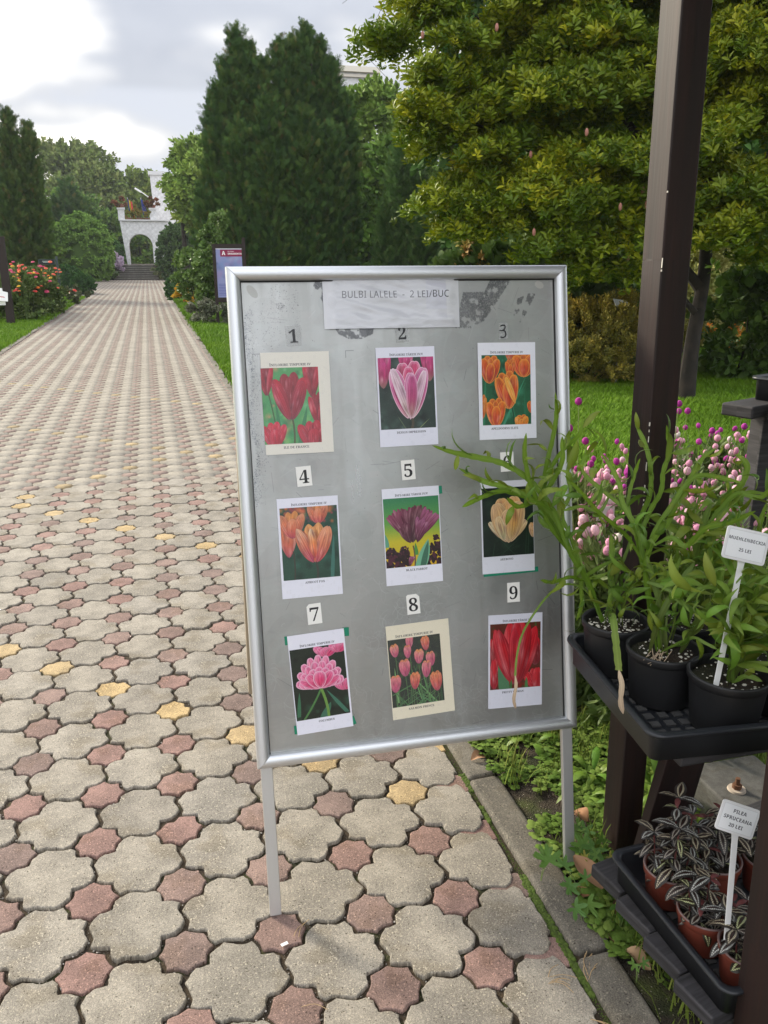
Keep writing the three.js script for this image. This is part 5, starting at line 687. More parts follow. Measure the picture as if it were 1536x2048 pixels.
const CO = {
  thuja: [[0.036, 0.082, 0.026], [0.06, 0.12, 0.03], [0.09, 0.15, 0.032], [0.16, 0.13, 0.045]],
  thujaOld: [[0.04, 0.08, 0.02], [0.065, 0.11, 0.026], [0.09, 0.13, 0.03], [0.16, 0.11, 0.045]],
  mag: [[0.06, 0.11, 0.004], [0.115, 0.17, 0.006], [0.22, 0.25, 0.008], [0.38, 0.35, 0.012]],
  deep: [[0.035, 0.08, 0.018], [0.05, 0.11, 0.022], [0.075, 0.14, 0.025]],
  mid: [[0.055, 0.11, 0.02], [0.09, 0.16, 0.025], [0.14, 0.20, 0.03]],
  light: [[0.10, 0.17, 0.03], [0.15, 0.22, 0.04], [0.22, 0.28, 0.055]],
  box: [[0.035, 0.085, 0.025], [0.05, 0.11, 0.03], [0.07, 0.14, 0.035]],
  brown: [[0.12, 0.12, 0.03], [0.19, 0.17, 0.035], [0.28, 0.23, 0.04], [0.36, 0.26, 0.04]],
};
const leafT = phys({ color: 0xffffff, roughness: 0.5, transmission: 0.42, thickness: 0, specularIntensity: 0.45 }), leafP = plainLeaf(0.62), leafThuja = plainLeaf(0.8);
const FAN = fan(1), FAN2 = fan(9, 0.26);
const SP = { mag: spray(9, 0.125, 0.046, 0.2, 2, { up: 0.55, wide: 0.58, bend: 0.3 }), broad: spray(8, 0.13, 0.08, 0.22, 3), small: spray(10, 0.055, 0.03, 0.12, 4), tiny: spray(12, 0.03, 0.014, 0.09, 5), round: spray(6, 0.075, 0.07, 0.1, 6, { up: 0.3, bend: 0.3 }), big: spray(9, 0.24, 0.15, 0.4, 7), box: spray(12, 0.05, 0.028, 0.1, 8, { up: 1.2 }), vine: spray(5, 0.11, 0.10, 0.12, 12, { up: 0.0, bend: 0.5 }) };
function tree(name, label, cat, base, trunks, parts, group) { const t = thing(name, label, cat, [0, 0, 0], 0, group); for (const [pts, r0, r1] of trunks) obj('trunk', trunkGeo(pts, r0, r1, Math.round(r0 * 1000)), M.bark, t); for (const [geo, mat, list, cols, seed, nm] of parts) foliage(t, nm || 'crown', geo, mat, list, cols, seed, { gain: name === 'magnolia' ? 1.5 : name === 'thuja' ? 1.2 : 1.4 }); return t; }

// ---------- evergreens ----------
tree('thuja', 'huge dark green thuja with several pointed tops behind the board', 'tree', 0, [[[[3.4, 0, -27.2], [3.35, 4, -27.2], [3.3, 7, -27.3]], 0.16, 0.04], [[[4.6, 0, -27], [4.7, 4, -27], [4.9, 7, -27]], 0.16, 0.04]],
  [[FAN, leafThuja, plumes([[1.62, -27, 0.45, 0.1, 3.40], [2.02, -27, 0.55, 0.1, 5.80], [2.37, -27.1, 0.55, 0.1, 6.55], [2.72, -27.2, 0.5, 0.1, 7.45], [3.07, -27.2, 0.5, 0.1, 7.05], [3.47, -27, 0.55, 0.1, 6.70], [3.97, -27.1, 0.5, 0.1, 7.20], [4.37, -27.2, 0.5, 0.1, 7.35], [4.77, -27.2, 0.5, 0.1, 7.65], [5.17, -27.1, 0.5, 0.1, 7.35], [5.52, -27, 0.5, 0.1, 6.80], [5.87, -26.8, 0.45, 0.1, 5.85], [2.57, -26.4, 0.65, 0.1, 4.80], [3.47, -26.2, 0.7, 0.1, 5.40], [4.47, -26.1, 0.75, 0.1, 5.20], [5.27, -26.1, 0.7, 0.1, 4.80]], 130000, [0.5, 0.95], 21, { pw: 5.5 }), CO.thuja, 22]]);
tree('thuja', 'tall leaning thuja with a double top at the left edge', 'tree', 0, [[[[-4.9, 0, -36.5], [-4.9, 3, -36.6], [-4.7, 6, -36.8]], 0.14, 0.03]], [[FAN, leafThuja, plumes([[-5.15, -36.6, 0.62, 0.1, 6.4, 0.15], [-4.65, -36.2, 0.6, 0.1, 5.9, 0.35], [-5.9, -36.4, 0.75, 0.1, 4.8], [-4.35, -35.9, 0.5, 0.1, 4.0], [-5.1, -35.7, 0.75, 0.1, 4.2]], 36000, [0.5, 0.95], 31, { pw: 4 }), CO.thujaOld, 32]]);
tree('thuja', 'cone shaped thuja further back on the left of the steps', 'tree', 0, [[[[-6, 0, -71], [-6, 6, -71]], 0.15, 0.03]], [[FAN, leafThuja, plumes([[-6.0, -71, 1.4, 0.1, 6.5], [-5.2, -71.3, 1.1, 0.1, 5.4], [-7.0, -71, 1.3, 0.1, 5.2], [-4.4, -71.6, 0.9, 0.1, 4.2]], 14000, [1.2, 1.9], 41, { clump: 1.6 }), CO.thuja, 42]]);
tree('thuja', 'small pale green cone shaped thuja right of the huge one', 'tree', 0, [[[[7.8, 0, -26.5], [7.8, 4, -26.5]], 0.1, 0.02]], [[FAN, leafThuja, plumes([[7.75, -26.8, 0.8, 0.1, 4.75], [8.45, -26.6, 0.6, 0.1, 3.4], [7.1, -26.6, 0.5, 0.1, 2.9], [8.2, -26.1, 0.6, 0.1, 2.6]], 20000, [0.45, 0.8], 51), [[0.065, 0.13, 0.035], [0.09, 0.165, 0.045], [0.12, 0.2, 0.055], [0.15, 0.2, 0.06]], 52]]);
tree('thuja', 'slim thuja at the right edge of the small pale one', 'tree', 0, [[[[9.3, 0, -27], [9.3, 3, -27]], 0.1, 0.02]], [[FAN, leafThuja, plumes([[9.4, -27.2, 0.85, 0.1, 3.9], [10.1, -27.5, 0.8, 0.1, 3.5]], 14000, [0.45, 0.8], 55), CO.thuja, 56]]);

// ---------- the big tree on the right ----------
const MAG = [[3.12, 3.60, -9.60, 0.58], [3.05, 2.90, -9.42, 0.52], [3.7, 4.0, -9.79, 0.80], [3.45, 3.12, -9.16, 0.62], [3.45, 2.42, -9.15, 0.55], [3.2, 4.2, -9.9, 0.6], [3.9, 1.95, -8.9, 0.4], [4.3, 1.85, -8.6, 0.36], [3.55, 1.75, -9.0, 0.3], [4.9, 1.55, -8.3, 0.34], [4.4, 1.5, -8.5, 0.3], [3.97, 3.48, -9.12, 0.80], [3.99, 2.69, -9.08, 0.70], [3.31, 2.06, -9.06, 0.32], [3.73, 2.01, -8.93, 0.45], [4.47, 3.99, -9.37, 0.80], [4.40, 3.03, -8.64, 0.85], [4.29, 2.23, -8.42, 0.60], [3.94, 1.80, -8.34, 0.28], [4.50, 1.95, -8.01, 0.36], [4.81, 2.43, -8.35, 0.70], [5.07, 3.68, -8.89, 0.90], [5.53, 3.67, -8.33, 0.80], [5.72, 2.76, -7.78, 0.70], [5.83, 3.47, -7.76, 0.80], [5.56, 2.11, -7.83, 0.60], [5.83, 1.81, -7.45, 0.55], [5.13, 1.75, -7.95, 0.36], [4.6, 4.9, -9.2, 1.1], [5.8, 4.8, -8.4, 1.2], [6.6, 3.9, -8.0, 1.1], [6.6, 2.8, -7.6, 0.9], [5.4, 4.0, -10.2, 1.2], [6.8, 4.2, -9.6, 1.3], [6.2, 2.6, -9.4, 0.9]];
{
  const t = tree('magnolia', 'large spreading tree with glossy yellow green leaves right of the board', 'tree', 0, [[[[5.36, -0.05, -7.68], [5.42, 0.6, -7.75], [5.62, 1.3, -7.95], [5.75, 2.2, -8.2], [6.1, 3.6, -8.5], [6.3, 4.6, -8.6]], 0.08, 0.04]], [[SP.mag, leafT, pads(MAG, 62000, [0.36, 0.72], 61), CO.mag, 62]]);
  const limbs = [[[5.55, 1.15, -7.9], [5.0, 2.0, -8.5], [4.2, 2.6, -9.0], [3.3, 2.9, -9.3]], [[5.65, 1.6, -8.0], [5.2, 2.6, -8.6], [4.5, 3.5, -9.2], [3.6, 4.0, -9.7]], [[5.75, 2.0, -8.15], [5.6, 3.2, -8.8], [5.2, 4.2, -9.4]], [[5.7, 1.8, -8.1], [6.3, 2.6, -7.9], [6.9, 3.4, -7.9]], [[5.45, 0.9, -7.8], [5.0, 1.4, -8.0], [4.4, 1.7, -8.1]], [[5.0, 2.0, -8.5], [4.5, 2.1, -8.6], [3.9, 1.9, -8.7]]];
  limbs.forEach((l, i) => obj('limb', trunkGeo(l, [0.05, 0.055, 0.05, 0.045, 0.03, 0.025][i], 0.012, 70 + i), M.bark, t));
  const r = rng(88), pods = []; for (let i = 0; i < 16; i++) { const m = MAG[(r() * 24) | 0], p = V(m[0] + gauss(r) * m[3], m[1] + gauss(r) * m[3] * 0.8, m[2] + m[3] * 0.8); const g = new THREE.IcosahedronGeometry(0.018, 1); g.scale(1, 2.2, 1); g.translate(p.x, p.y, p.z); pods.push(g); } tag(obj('seed_pods', pods, std({ color: rgb(0.42, 0.18, 0.14), roughness: 0.7 }), t), null, null, null, 'stuff');
}
const BGD = [[7.2, 2.3, -15.99, 1.25, 'deep green tree directly behind the hydrangea bush'], [8.52, 3.58, -16.82, 2.0, 'deep green tree behind the left half of the big tree'], [10.35, 4.07, -16.50, 2.2, 'deep green tree behind the tall brown post'], [11.89, 4.2, -16.25, 2.2, 'deep green tree at the right edge behind the big tree'], [8.62, 5.6, -19.4, 2.2, 'tall deep green tree showing over the big tree']];
BGD.forEach(([x, y, z, R, label], i) => tree('broadleaf_tree', label, 'tree', 0, [[[[x, 0, z], [x + 0.2, y * 0.6, z], [x - 0.1, y + R * 0.5, z]], 0.14, 0.04]], [[SP.broad, leafP, masses([[x, y, z, R], [x - R * 0.5, y - R * 0.7, z + 0.5, R * 0.8], [x + R * 0.6, y - R * 0.8, z + 0.4, R * 0.8], [x, Math.max(1, y - R * 1.2), z + 0.6, R * 0.75]], 2600, 0.3, [1.0, 1.7], 130 + i, { minY: 0.2 }), CO.deep, 140 + i]]));
[[9.33, 6.3, -35.9, 1.7, 'light green tree in front of the white house'], [9.5, 3.6, -33.6, 2.0, 'bushy green tree between the huge thuja and the big tree']].forEach(([x, y, z, R, label], i) => tree('broadleaf_tree', label, 'tree', 0, [[[[x, 0, z], [x, y, z]], 0.14, 0.05]], [[SP.broad, leafP, masses([[x, y, z, R], [x + 1.0, y - 1.6, z, R], [x - 0.8, y - 2.2, z, R * 0.9], [x - 0.3, Math.max(1.2, y - 3.8), z + 0.4, R]], 2600, 0.4, [1.3, 2.1], 150 + i, { minY: 0.2 }), i ? CO.mid : CO.light, 160 + i]]));
{ // bare twigs over the white house
  const r = rng(17), t = thing('bare_tree', 'bare twigs of a dead branch against the sky left of the big tree', 'tree', [0, 0, 0]), tw = []; for (let i = 0; i < 24; i++) { const y = 3.6 + 2.6 * r(), x = 4.55 - 0.75 * r(), a = [[4.7, y - 0.4, -14], [x, y - 0.1 * r(), -14 + 0.5 * (r() - 0.5)], [x - 0.25 - 0.2 * r(), y + 0.35 * (r() - 0.2), -14 + 0.5 * (r() - 0.5)], [x - 0.5 - 0.3 * r(), y + 0.7 * (r() - 0.3), -14 + r() - 0.5]]; tw.push(new THREE.TubeGeometry(new THREE.CatmullRomCurve3(a.map((q) => V(...q))), 10, 0.0032, 4)); } obj('branch', trunkGeo([[5.2, 0, -14.5], [5.0, 2.6, -14.2], [4.6, 4.5, -14], [4.3, 6.5, -14]], 0.07, 0.02, 3), M.bark, t); obj('twig', tw, M.bark, t).userData.kind = 'stuff'; 
}
// far trees behind the gate and on the left
tree('broadleaf_tree', 'airy grey green tree behind the left thujas', 'tree', 0, [[[[-8, 0, -97], [-8, 8, -98], [-7, 12, -99]], 0.3, 0.08]], [[SP.big, leafP, masses([[-7.71, 9.55, -99.80, 3.2], [-9.69, 10.2, -100.64, 2.8], [-5.6, 7.6, -96.27, 2.8], [-4.2, 5.6, -93.07, 2.2], [-8.13, 5.77, -94.38, 3], [-6.4, 10.6, -102, 2.6]], 2600, 0.55, [1.1, 1.9], 171, { per: 10 }), [[0.08, 0.12, 0.03], [0.12, 0.16, 0.04], [0.18, 0.19, 0.07]], 172]]);
tree('broadleaf_tree', 'yellow green tree behind the white gate', 'tree', 0, [[[[-1.6, 0, -100], [-1.6, 8, -101]], 0.3, 0.1]], [[SP.big, leafP, masses([[-1.95, 8.6, -102.4, 2.2], [-0.3, 7.9, -101.7, 2.2], [-3.6, 7.7, -102.4, 2.1], [-2.16, 5.55, -99.2, 2.4], [-0.2, 5.1, -100.8, 2.2], [-3.2, 3, -99, 2.5], [0, 2.4, -99, 2.5]], 3200, 0.6, [1.1, 1.9], 173, {}), [[0.09, 0.14, 0.03], [0.14, 0.19, 0.04], [0.2, 0.23, 0.05]], 174]]);
tree('broadleaf_tree', 'leafy light green tree overhanging the right side of the white gate', 'tree', 0, [[[[1.7, 0, -50], [1.6, 4, -50.5], [1.7, 7, -52]], 0.16, 0.05]], [[SP.broad, leafP, masses([[2.0, 6.4, -52.02, 0.8], [2.0, 5.0, -50.46, 0.9], [2.5, 4.90, -49.23, 1.1], [1.9, 7.0, -53.0, 0.45], [2.7, 6.9, -52.11, 0.8], [3.0, 5.6, -50, 1.2], [2.6, 3.9, -50, 0.9]], 2000, 0.34, [1.3, 2.2], 175, { per: 12 }), CO.light, 176]]);
tree('hedge_trees', 'distant green trees left of the leaning thuja', 'trees', 0, [[[[-14, 0, -60], [-14, 5, -60]], 0.2, 0.06]], [[SP.big, leafP, masses([[-9.5, 4.5, -58, 2.6], [-13, 5, -60, 3.2], [-11, 2.2, -56, 2.6], [-8.4, 2.4, -60, 2.0]], 2600, 0.5, [1.1, 1.8], 177), CO.mid, 178]]);
tree('hedge_trees', 'dark trees closing the view through the archway', 'trees', 0, [[[[-1.5, 0, -90], [-1.5, 4, -90]], 0.2, 0.06]], [[SP.big, leafP, masses([[-1.6, 2.2, -88, 2.4], [-4.5, 3, -88, 2.6], [1.8, 3, -88, 2.6], [-7, 4, -86, 3]], 1800, 0.5, [1.2, 1.8], 181), CO.mid, 182]]);
tree('hedge_trees', 'dense green trees at the far right behind the lawn', 'trees', 0, [[[[14, 0, -22], [14, 4, -22]], 0.2, 0.06]], [[SP.big, leafP, masses([[13.5, 3, -21, 2.8], [15.5, 4.5, -20, 3], [12.5, 1.6, -19, 1.8], [11, 6, -24, 3.2], [15, 2, -18, 2.4], [14, 8, -24, 3.4]], 3600, 0.45, [0.9, 1.5], 183), CO.deep, 184]]);

// ---------- clipped shrubs ----------
const ball = (name, label, x, y, z, R, RY, n, s, seed, cols = CO.box, grp) => { const t = thing(name, label, 'shrub', [0, 0, 0], 0, grp); obj('stem', trunkGeo([[x, -0.02, z], [x, y, z]], R * 0.06, R * 0.03), M.bark, t); obj('inner_twigs', new THREE.IcosahedronGeometry(1, 3).scale(R * 0.86, RY * 0.86, R * 0.86).translate(x, Math.max(y, RY * 0.86 + 0.0), z), std({ color: rgb(cols[0][0] * 0.9, cols[0][1] * 0.9, cols[0][2] * 0.9), roughness: 1 }), t); foliage(t, 'leaves', SP.box, leafThuja, masses([[x, y, z, R, RY]], n, R * 0.07 + 0.02, s, seed, { shell: 0.92, up: 0.1, out: 1.2, per: 9, minY: 0.01 }), cols, seed + 1, { gain: 1.4 }); return t; };
ball('clipped_shrub', 'big clipped round topped shrub left of the steps', -4.75, 1.85, -62.5, 1.65, 2.2, 4200, [2.2, 3.6], 201, [[0.10, 0.18, 0.035], [0.13, 0.22, 0.045], [0.17, 0.27, 0.06]]);
ball('clipped_shrub', 'big clipped round shrub right of the steps', 1.95, 1.65, -64.4, 1.6, 1.95, 3600, [2.2, 3.6], 203, [[0.045, 0.085, 0.03], [0.06, 0.105, 0.035], [0.08, 0.12, 0.04]]);
ball('clipped_shrub', 'dark round shrub beside the left foot of the white gate', -3.7, 1.8, -72.5, 1.0, 1.0, 1400, [2, 3], 205);
ball('box_ball', 'small dark clipped ball at the end of the left lawn', -3.15, 0.36, -39.2, 0.42, 0.42, 1300, [0.7, 1.1], 207);
ball('box_ball', 'small dark clipped ball at the edge of the right lawn', 0.66, 0.36, -32.8, 0.37, 0.42, 1300, [0.6, 1.0], 209);
ball('clipped_shrub', 'dark low shrub in front of the left clipped shrub', -4.1, 0.5, -41, 0.8, 0.6, 900, [1, 1.6], 211);

// ---------- flowering and leafy shrubs ----------
const shrub = (name, label, bl, n, geo, mat, cols, sc, cl, seed, o = {}, grp) => { const t = thing(name, label, 'shrub', [0, 0, 0], 0, grp); const c = bl[0]; obj('stem', bl.slice(0, 4).map((b, i) => trunkGeo([[c[0] + (i - 1.5) * 0.06, -0.03, c[2]], [mix(c[0], b[0], 0.6), b[1] * 0.5, mix(c[2], b[2], 0.6)], [b[0], b[1], b[2]]], 0.018 * (o.k || 1), 0.006 * (o.k || 1), 3 + i)), M.bark, t); foliage(t, 'leaves', geo, mat, masses(bl, n, cl, sc, seed, o), cols, seed + 1, { gain: 1.25 }); return t; };
shrub('hydrangea', 'broad leaved bush behind the top right corner of the board', [[4.7, 1.05, -10.6, 0.55], [4.15, 1.10, -11.0, 0.36], [4.4, 1.15, -10.8, 0.42], [5.05, 1.0, -10.3, 0.55], [5.4, 0.95, -10.2, 0.5], [5.8, 0.9, -10.2, 0.5], [5.3, 0.5, -10.3, 0.55], [5.8, 0.5, -10.2, 0.5], [4.7, 0.55, -10.6, 0.6], [4.3, 0.5, -10.8, 0.5]], 3000, SP.round, leafT, [[0.085, 0.15, 0.035], [0.12, 0.19, 0.05], [0.16, 0.22, 0.075]], [1.5, 2.3], 0.14, 221, { up: 0.5, out: 0.6 });
{ const t = tree('hydrangea', 'faded pinkish yellow flower heads at the top of the broad leaved bush', 'shrub', 0, [], [[SP.small, leafP, masses([[4.15, 1.45, -10.9, 0.16], [4.02, 1.4, -10.9, 0.14], [4.3, 1.46, -10.8, 0.13]], 150, 0.05, [0.9, 1.5], 223), [[0.25, 0.24, 0.06], [0.36, 0.24, 0.08], [0.42, 0.2, 0.12]], 224, 'flower_heads']]); obj('stem', trunkGeo([[4.2, 0, -10.9], [4.15, 1.4, -10.9]], 0.012, 0.006), M.bark, t); }
shrub('barberry', 'rounded brown and yellow shrub on the lawn left of the tall post', [[5.05, 0.42, -9.2, 0.62, 0.45], [4.6, 0.36, -9.2, 0.5, 0.38], [5.55, 0.40, -9.1, 0.6, 0.42], [5.1, 0.6, -9.3, 0.5, 0.3], [5.4, 0.68, -9.2, 0.4, 0.28], [4.7, 0.6, -9.3, 0.35, 0.22]], 5200, SP.tiny, leafP, CO.brown, [0.9, 1.6], 0.07, 231, { up: 0.9, key: (p) => 0.3 * sstep(0.5, 1.1, p.y) });
shrub('leafy_shrub', 'fresh green leafy shrub at the right edge behind the plank shelf', [[7.05, 0.75, -9.0, 0.5], [7.2, 1.1, -8.8, 0.5], [6.95, 0.4, -8.9, 0.45], [7.5, 0.8, -8.7, 0.6], [7.5, 1.4, -8.6, 0.5]], 1300, SP.round, leafT, CO.mid, [0.9, 1.5], 0.12, 233, { up: 0.3 });
shrub('leafy_shrub', 'yellowish feathery shrub behind the trunk of the big tree', [[7.58, 0.75, -11.2, 0.6], [8.2, 0.9, -11.8, 0.75], [8.8, 1.0, -12.2, 0.8], [7.1, 0.7, -11.0, 0.4]], 1600, SP.small, leafP, [[0.18, 0.20, 0.05], [0.3, 0.29, 0.09], [0.42, 0.38, 0.16]], [0.9, 1.5], 0.14, 235);
shrub('orange_flowers', 'small orange and white blossoms at the far edge of the right lawn', [[7.5, 0.18, -10.3, 0.24], [7.75, 0.16, -10.2, 0.22], [7.9, 0.2, -10.4, 0.22]], 420, SP.small, leafP, [[0.10, 0.18, 0.03], [0.14, 0.22, 0.04], [0.75, 0.25, 0.04], [0.8, 0.75, 0.68]], [0.7, 1.1], 0.05, 259);
shrub('leafy_shrub', 'low dark shrub at the far edge of the right lawn', [[9.4, 0.5, -12.8, 0.6], [10.2, 0.6, -12.9, 0.8], [11, 0.8, -12.6, 0.9]], 1500, SP.round, leafP, CO.deep, [0.9, 1.5], 0.13, 237);
shrub('climbing_vine', 'climbing vine with heart shaped leaves over a support left of the information sign', [[1.0, 0.85, -21.0, 0.34], [0.74, 1.45, -22.2, 0.22], [0.94, 1.25, -21.6, 0.34], [0.76, 0.9, -21.7, 0.30], [1.2, 1.3, -20.6, 0.21], [1.22, 1.85, -20.6, 0.20], [1.08, 0.5, -20.6, 0.22], [1.32, 2.1, -20.6, 0.14], [1.48, 2.28, -20.6, 0.11], [1.25, 1.6, -20.5, 0.19], [1.2, 0.9, -20.5, 0.19]], 1900, SP.vine, leafT, [[0.08, 0.15, 0.03], [0.13, 0.21, 0.05], [0.2, 0.27, 0.09]], [0.55, 0.9], 0.07, 241, { up: -0.4, out: 0.9 });
shrub('grey_leaved_shrub', 'low greyish shrub at the foot of the information sign', [[1.05, 0.22, -19.9, 0.26], [1.25, 0.2, -19.6, 0.22], [0.95, 0.2, -20.6, 0.25]], 700, SP.small, leafP, [[0.08, 0.095, 0.06], [0.13, 0.14, 0.09], [0.3, 0.28, 0.22]], [0.6, 1.1], 0.05, 243);
shrub('yellow_flowers', 'bright yellow and orange flowers at the end of the right lawn', [[0.92, 0.2, -29.7, 0.26], [0.8, 0.3, -29.9, 0.18], [1.05, 0.25, -29.4, 0.2]], 420, SP.small, leafP, [[0.10, 0.14, 0.03], [0.6, 0.36, 0.02], [0.7, 0.2, 0.02]], [0.9, 1.5], 0.06, 245);
shrub('pink_hydrangea', 'pale pink flowering shrub left of the steps', [[-3.25, 1.15, -66.6, 0.5], [-2.9, 1.45, -66.5, 0.36], [-3.5, 1.5, -66.6, 0.36], [-2.85, 0.95, -66.3, 0.4]], 900, SP.round, leafP, [[0.42, 0.33, 0.42], [0.52, 0.42, 0.52], [0.62, 0.52, 0.6]], [1.0, 1.8], 0.12, 247);
shrub('white_flowered_shrub', 'leafy shrub with white flowers at the left foot of the steps', [[-4.0, 0.5, -66, 0.7], [-3.5, 0.4, -65.7, 0.6], [-4.6, 0.5, -66, 0.6]], 900, SP.round, leafP, [[0.05, 0.09, 0.03], [0.1, 0.15, 0.05], [0.6, 0.62, 0.5]], [1.0, 1.8], 0.12, 249);
shrub('low_shrub', 'low pale shrub along the right side of the steps', [[0.35, 0.45, -65.6, 0.4], [0.15, 0.75, -66.6, 0.4], [0.6, 0.3, -65, 0.4], [1.1, 0.3, -64.2, 0.4]], 800, SP.round, leafP, [[0.1, 0.13, 0.05], [0.16, 0.18, 0.08], [0.3, 0.28, 0.16]], [1, 1.8], 0.12, 251);
// trees behind the photographer, mirrored in the sheet metal
tree('broadleaf_tree', 'leafy tree behind the photographer', 'tree', 0, [[[[5.6, 0, 8.5], [5.5, 3, 8.5]], 0.15, 0.05]], [[SP.big, leafP, masses([[5.4, 3.2, 8.5, 2.2], [7.5, 4.0, 6, 2.6], [6.2, 1.6, 7.5, 1.8], [9, 4.5, 2, 2.8], [8, 2, 4, 2.0], [8.5, 6.5, 5, 2.6]], 3200, 0.4, [1, 1.6], 261), CO.mid, 262]]);

// ---------- flower bed on the left ----------
{
  const r = rng(414), cols = { red: [0.62, 0.045, 0.03], orange: [0.75, 0.17, 0.02], yellow: [0.75, 0.45, 0.03], pink: [0.55, 0.06, 0.14], coral: [0.72, 0.12, 0.06] }, keys = Object.keys(cols), fm = {}; for (const k of keys) fm[k] = std({ color: rgb(...cols[k]), roughness: 0.7 });
  const head = (() => { const L = []; for (const [n, R, y, s] of [[11, 0.045, 0, 0.016], [9, 0.032, 0.008, 0.013], [6, 0.018, 0.014, 0.01]]) for (let i = 0; i < n; i++) { const a = (i / n) * 6.28 + y * 40, g = new THREE.SphereGeometry(1, 5, 3); g.scale(R * 0.42, 0.006, s); g.translate(R * 0.6, y + 0.004, 0); g.rotateY(a); L.push(g); } return join(L); })();
  const bed = [[-3.12, -21.9], [-3.6, -22.5], [-3.25, -22.7], [-3.8, -22.9], [-4.2, -21.6], [-3.3, -23.2], [-3.7, -23.8], [-4.3, -23.4], [-3.2, -24.6], [-3.65, -25.2], [-4.2, -25.2], [-3.2, -26.2], [-3.5, -27.0], [-4.0, -27.2], [-3.2, -28.2], [-3.6, -29.0], [-4.6, -24.6], [-4.7, -22.6], [-3.0, -23.4], [-3.05, -25.4], [-3.35, -24.2]];
  bed.forEach(([x, z], i) => { const k = keys[i % 5], h = 1.05 + 0.5 * r(), t = thing('zinnia', null, null, [x, 0, z]); tag(t, `leafy zinnia with mostly ${k} blossoms in the flower bed left of the path`, 'flowering plant', 'zinnias in the left bed');
    const st = []; for (let s = 0; s < 6; s++) { const a = r() * 6.28, q = 0.1 + 0.2 * r(); st.push(new THREE.TubeGeometry(new THREE.CatmullRomCurve3([V(0, 0, 0), V(Math.cos(a) * q * 0.5, h * 0.5, Math.sin(a) * q * 0.5), V(Math.cos(a) * q, h * 0.9, Math.sin(a) * q)]), 6, 0.006, 4)); } obj('stem', st, std({ color: rgb(0.09, 0.14, 0.03) }), t);
    foliage(t, 'leaves', SP.small, leafP, masses([[0, h * 0.4, 0, 0.34, h * 0.42], [0.05, h * 0.2, 0.05, 0.3, h * 0.2]], 190, 0.09, [0.9, 1.6], 420 + i, { up: 0.5, shell: 0.3 }), [[0.07, 0.12, 0.03], [0.11, 0.16, 0.04], [0.17, 0.2, 0.06]], 450 + i);
    const nf = 9 + ((r() * 5) | 0); for (let f = 0; f < nf; f++) { const a = r() * 6.28, q = 0.36 * Math.sqrt(r()), m = obj('blossom', head, fm[r() < 0.6 ? k : keys[(r() * 5) | 0]], t); m.position.set(Math.cos(a) * q, h * (0.5 + 0.58 * r()) * (1 - q * 0.6), Math.sin(a) * q); m.rotation.set(0.3 + 0.5 * (r() - 0.3), r() * 6, (r() - 0.5) * 0.7); m.scale.setScalar(0.9 + 0.6 * r()); } });
  const t = thing('red_flowers', 'low cushion of red and cream flowers beside the dark name plate post', 'flowering plant', [-3.05, 0, -30.5]); foliage(t, 'leaves', SP.small, leafP, masses([[0, 0.2, 0, 0.35, 0.25], [0.3, 0.2, -0.6, 0.35, 0.25]], 260, 0.06, [0.8, 1.4], 470), [[0.08, 0.11, 0.05], [0.12, 0.15, 0.07], [0.2, 0.2, 0.14]], 471); for (let i = 0; i < 22; i++) { const m = obj('blossom', head, i % 4 ? fm.red : std({ color: rgb(0.7, 0.6, 0.4) }), t); m.position.set((r() - 0.5) * 0.7, 0.36 + 0.12 * r(), (r() - 0.5) * 0.6 + 0.15); m.rotation.x = 0.5; m.scale.setScalar(1.2); }
}
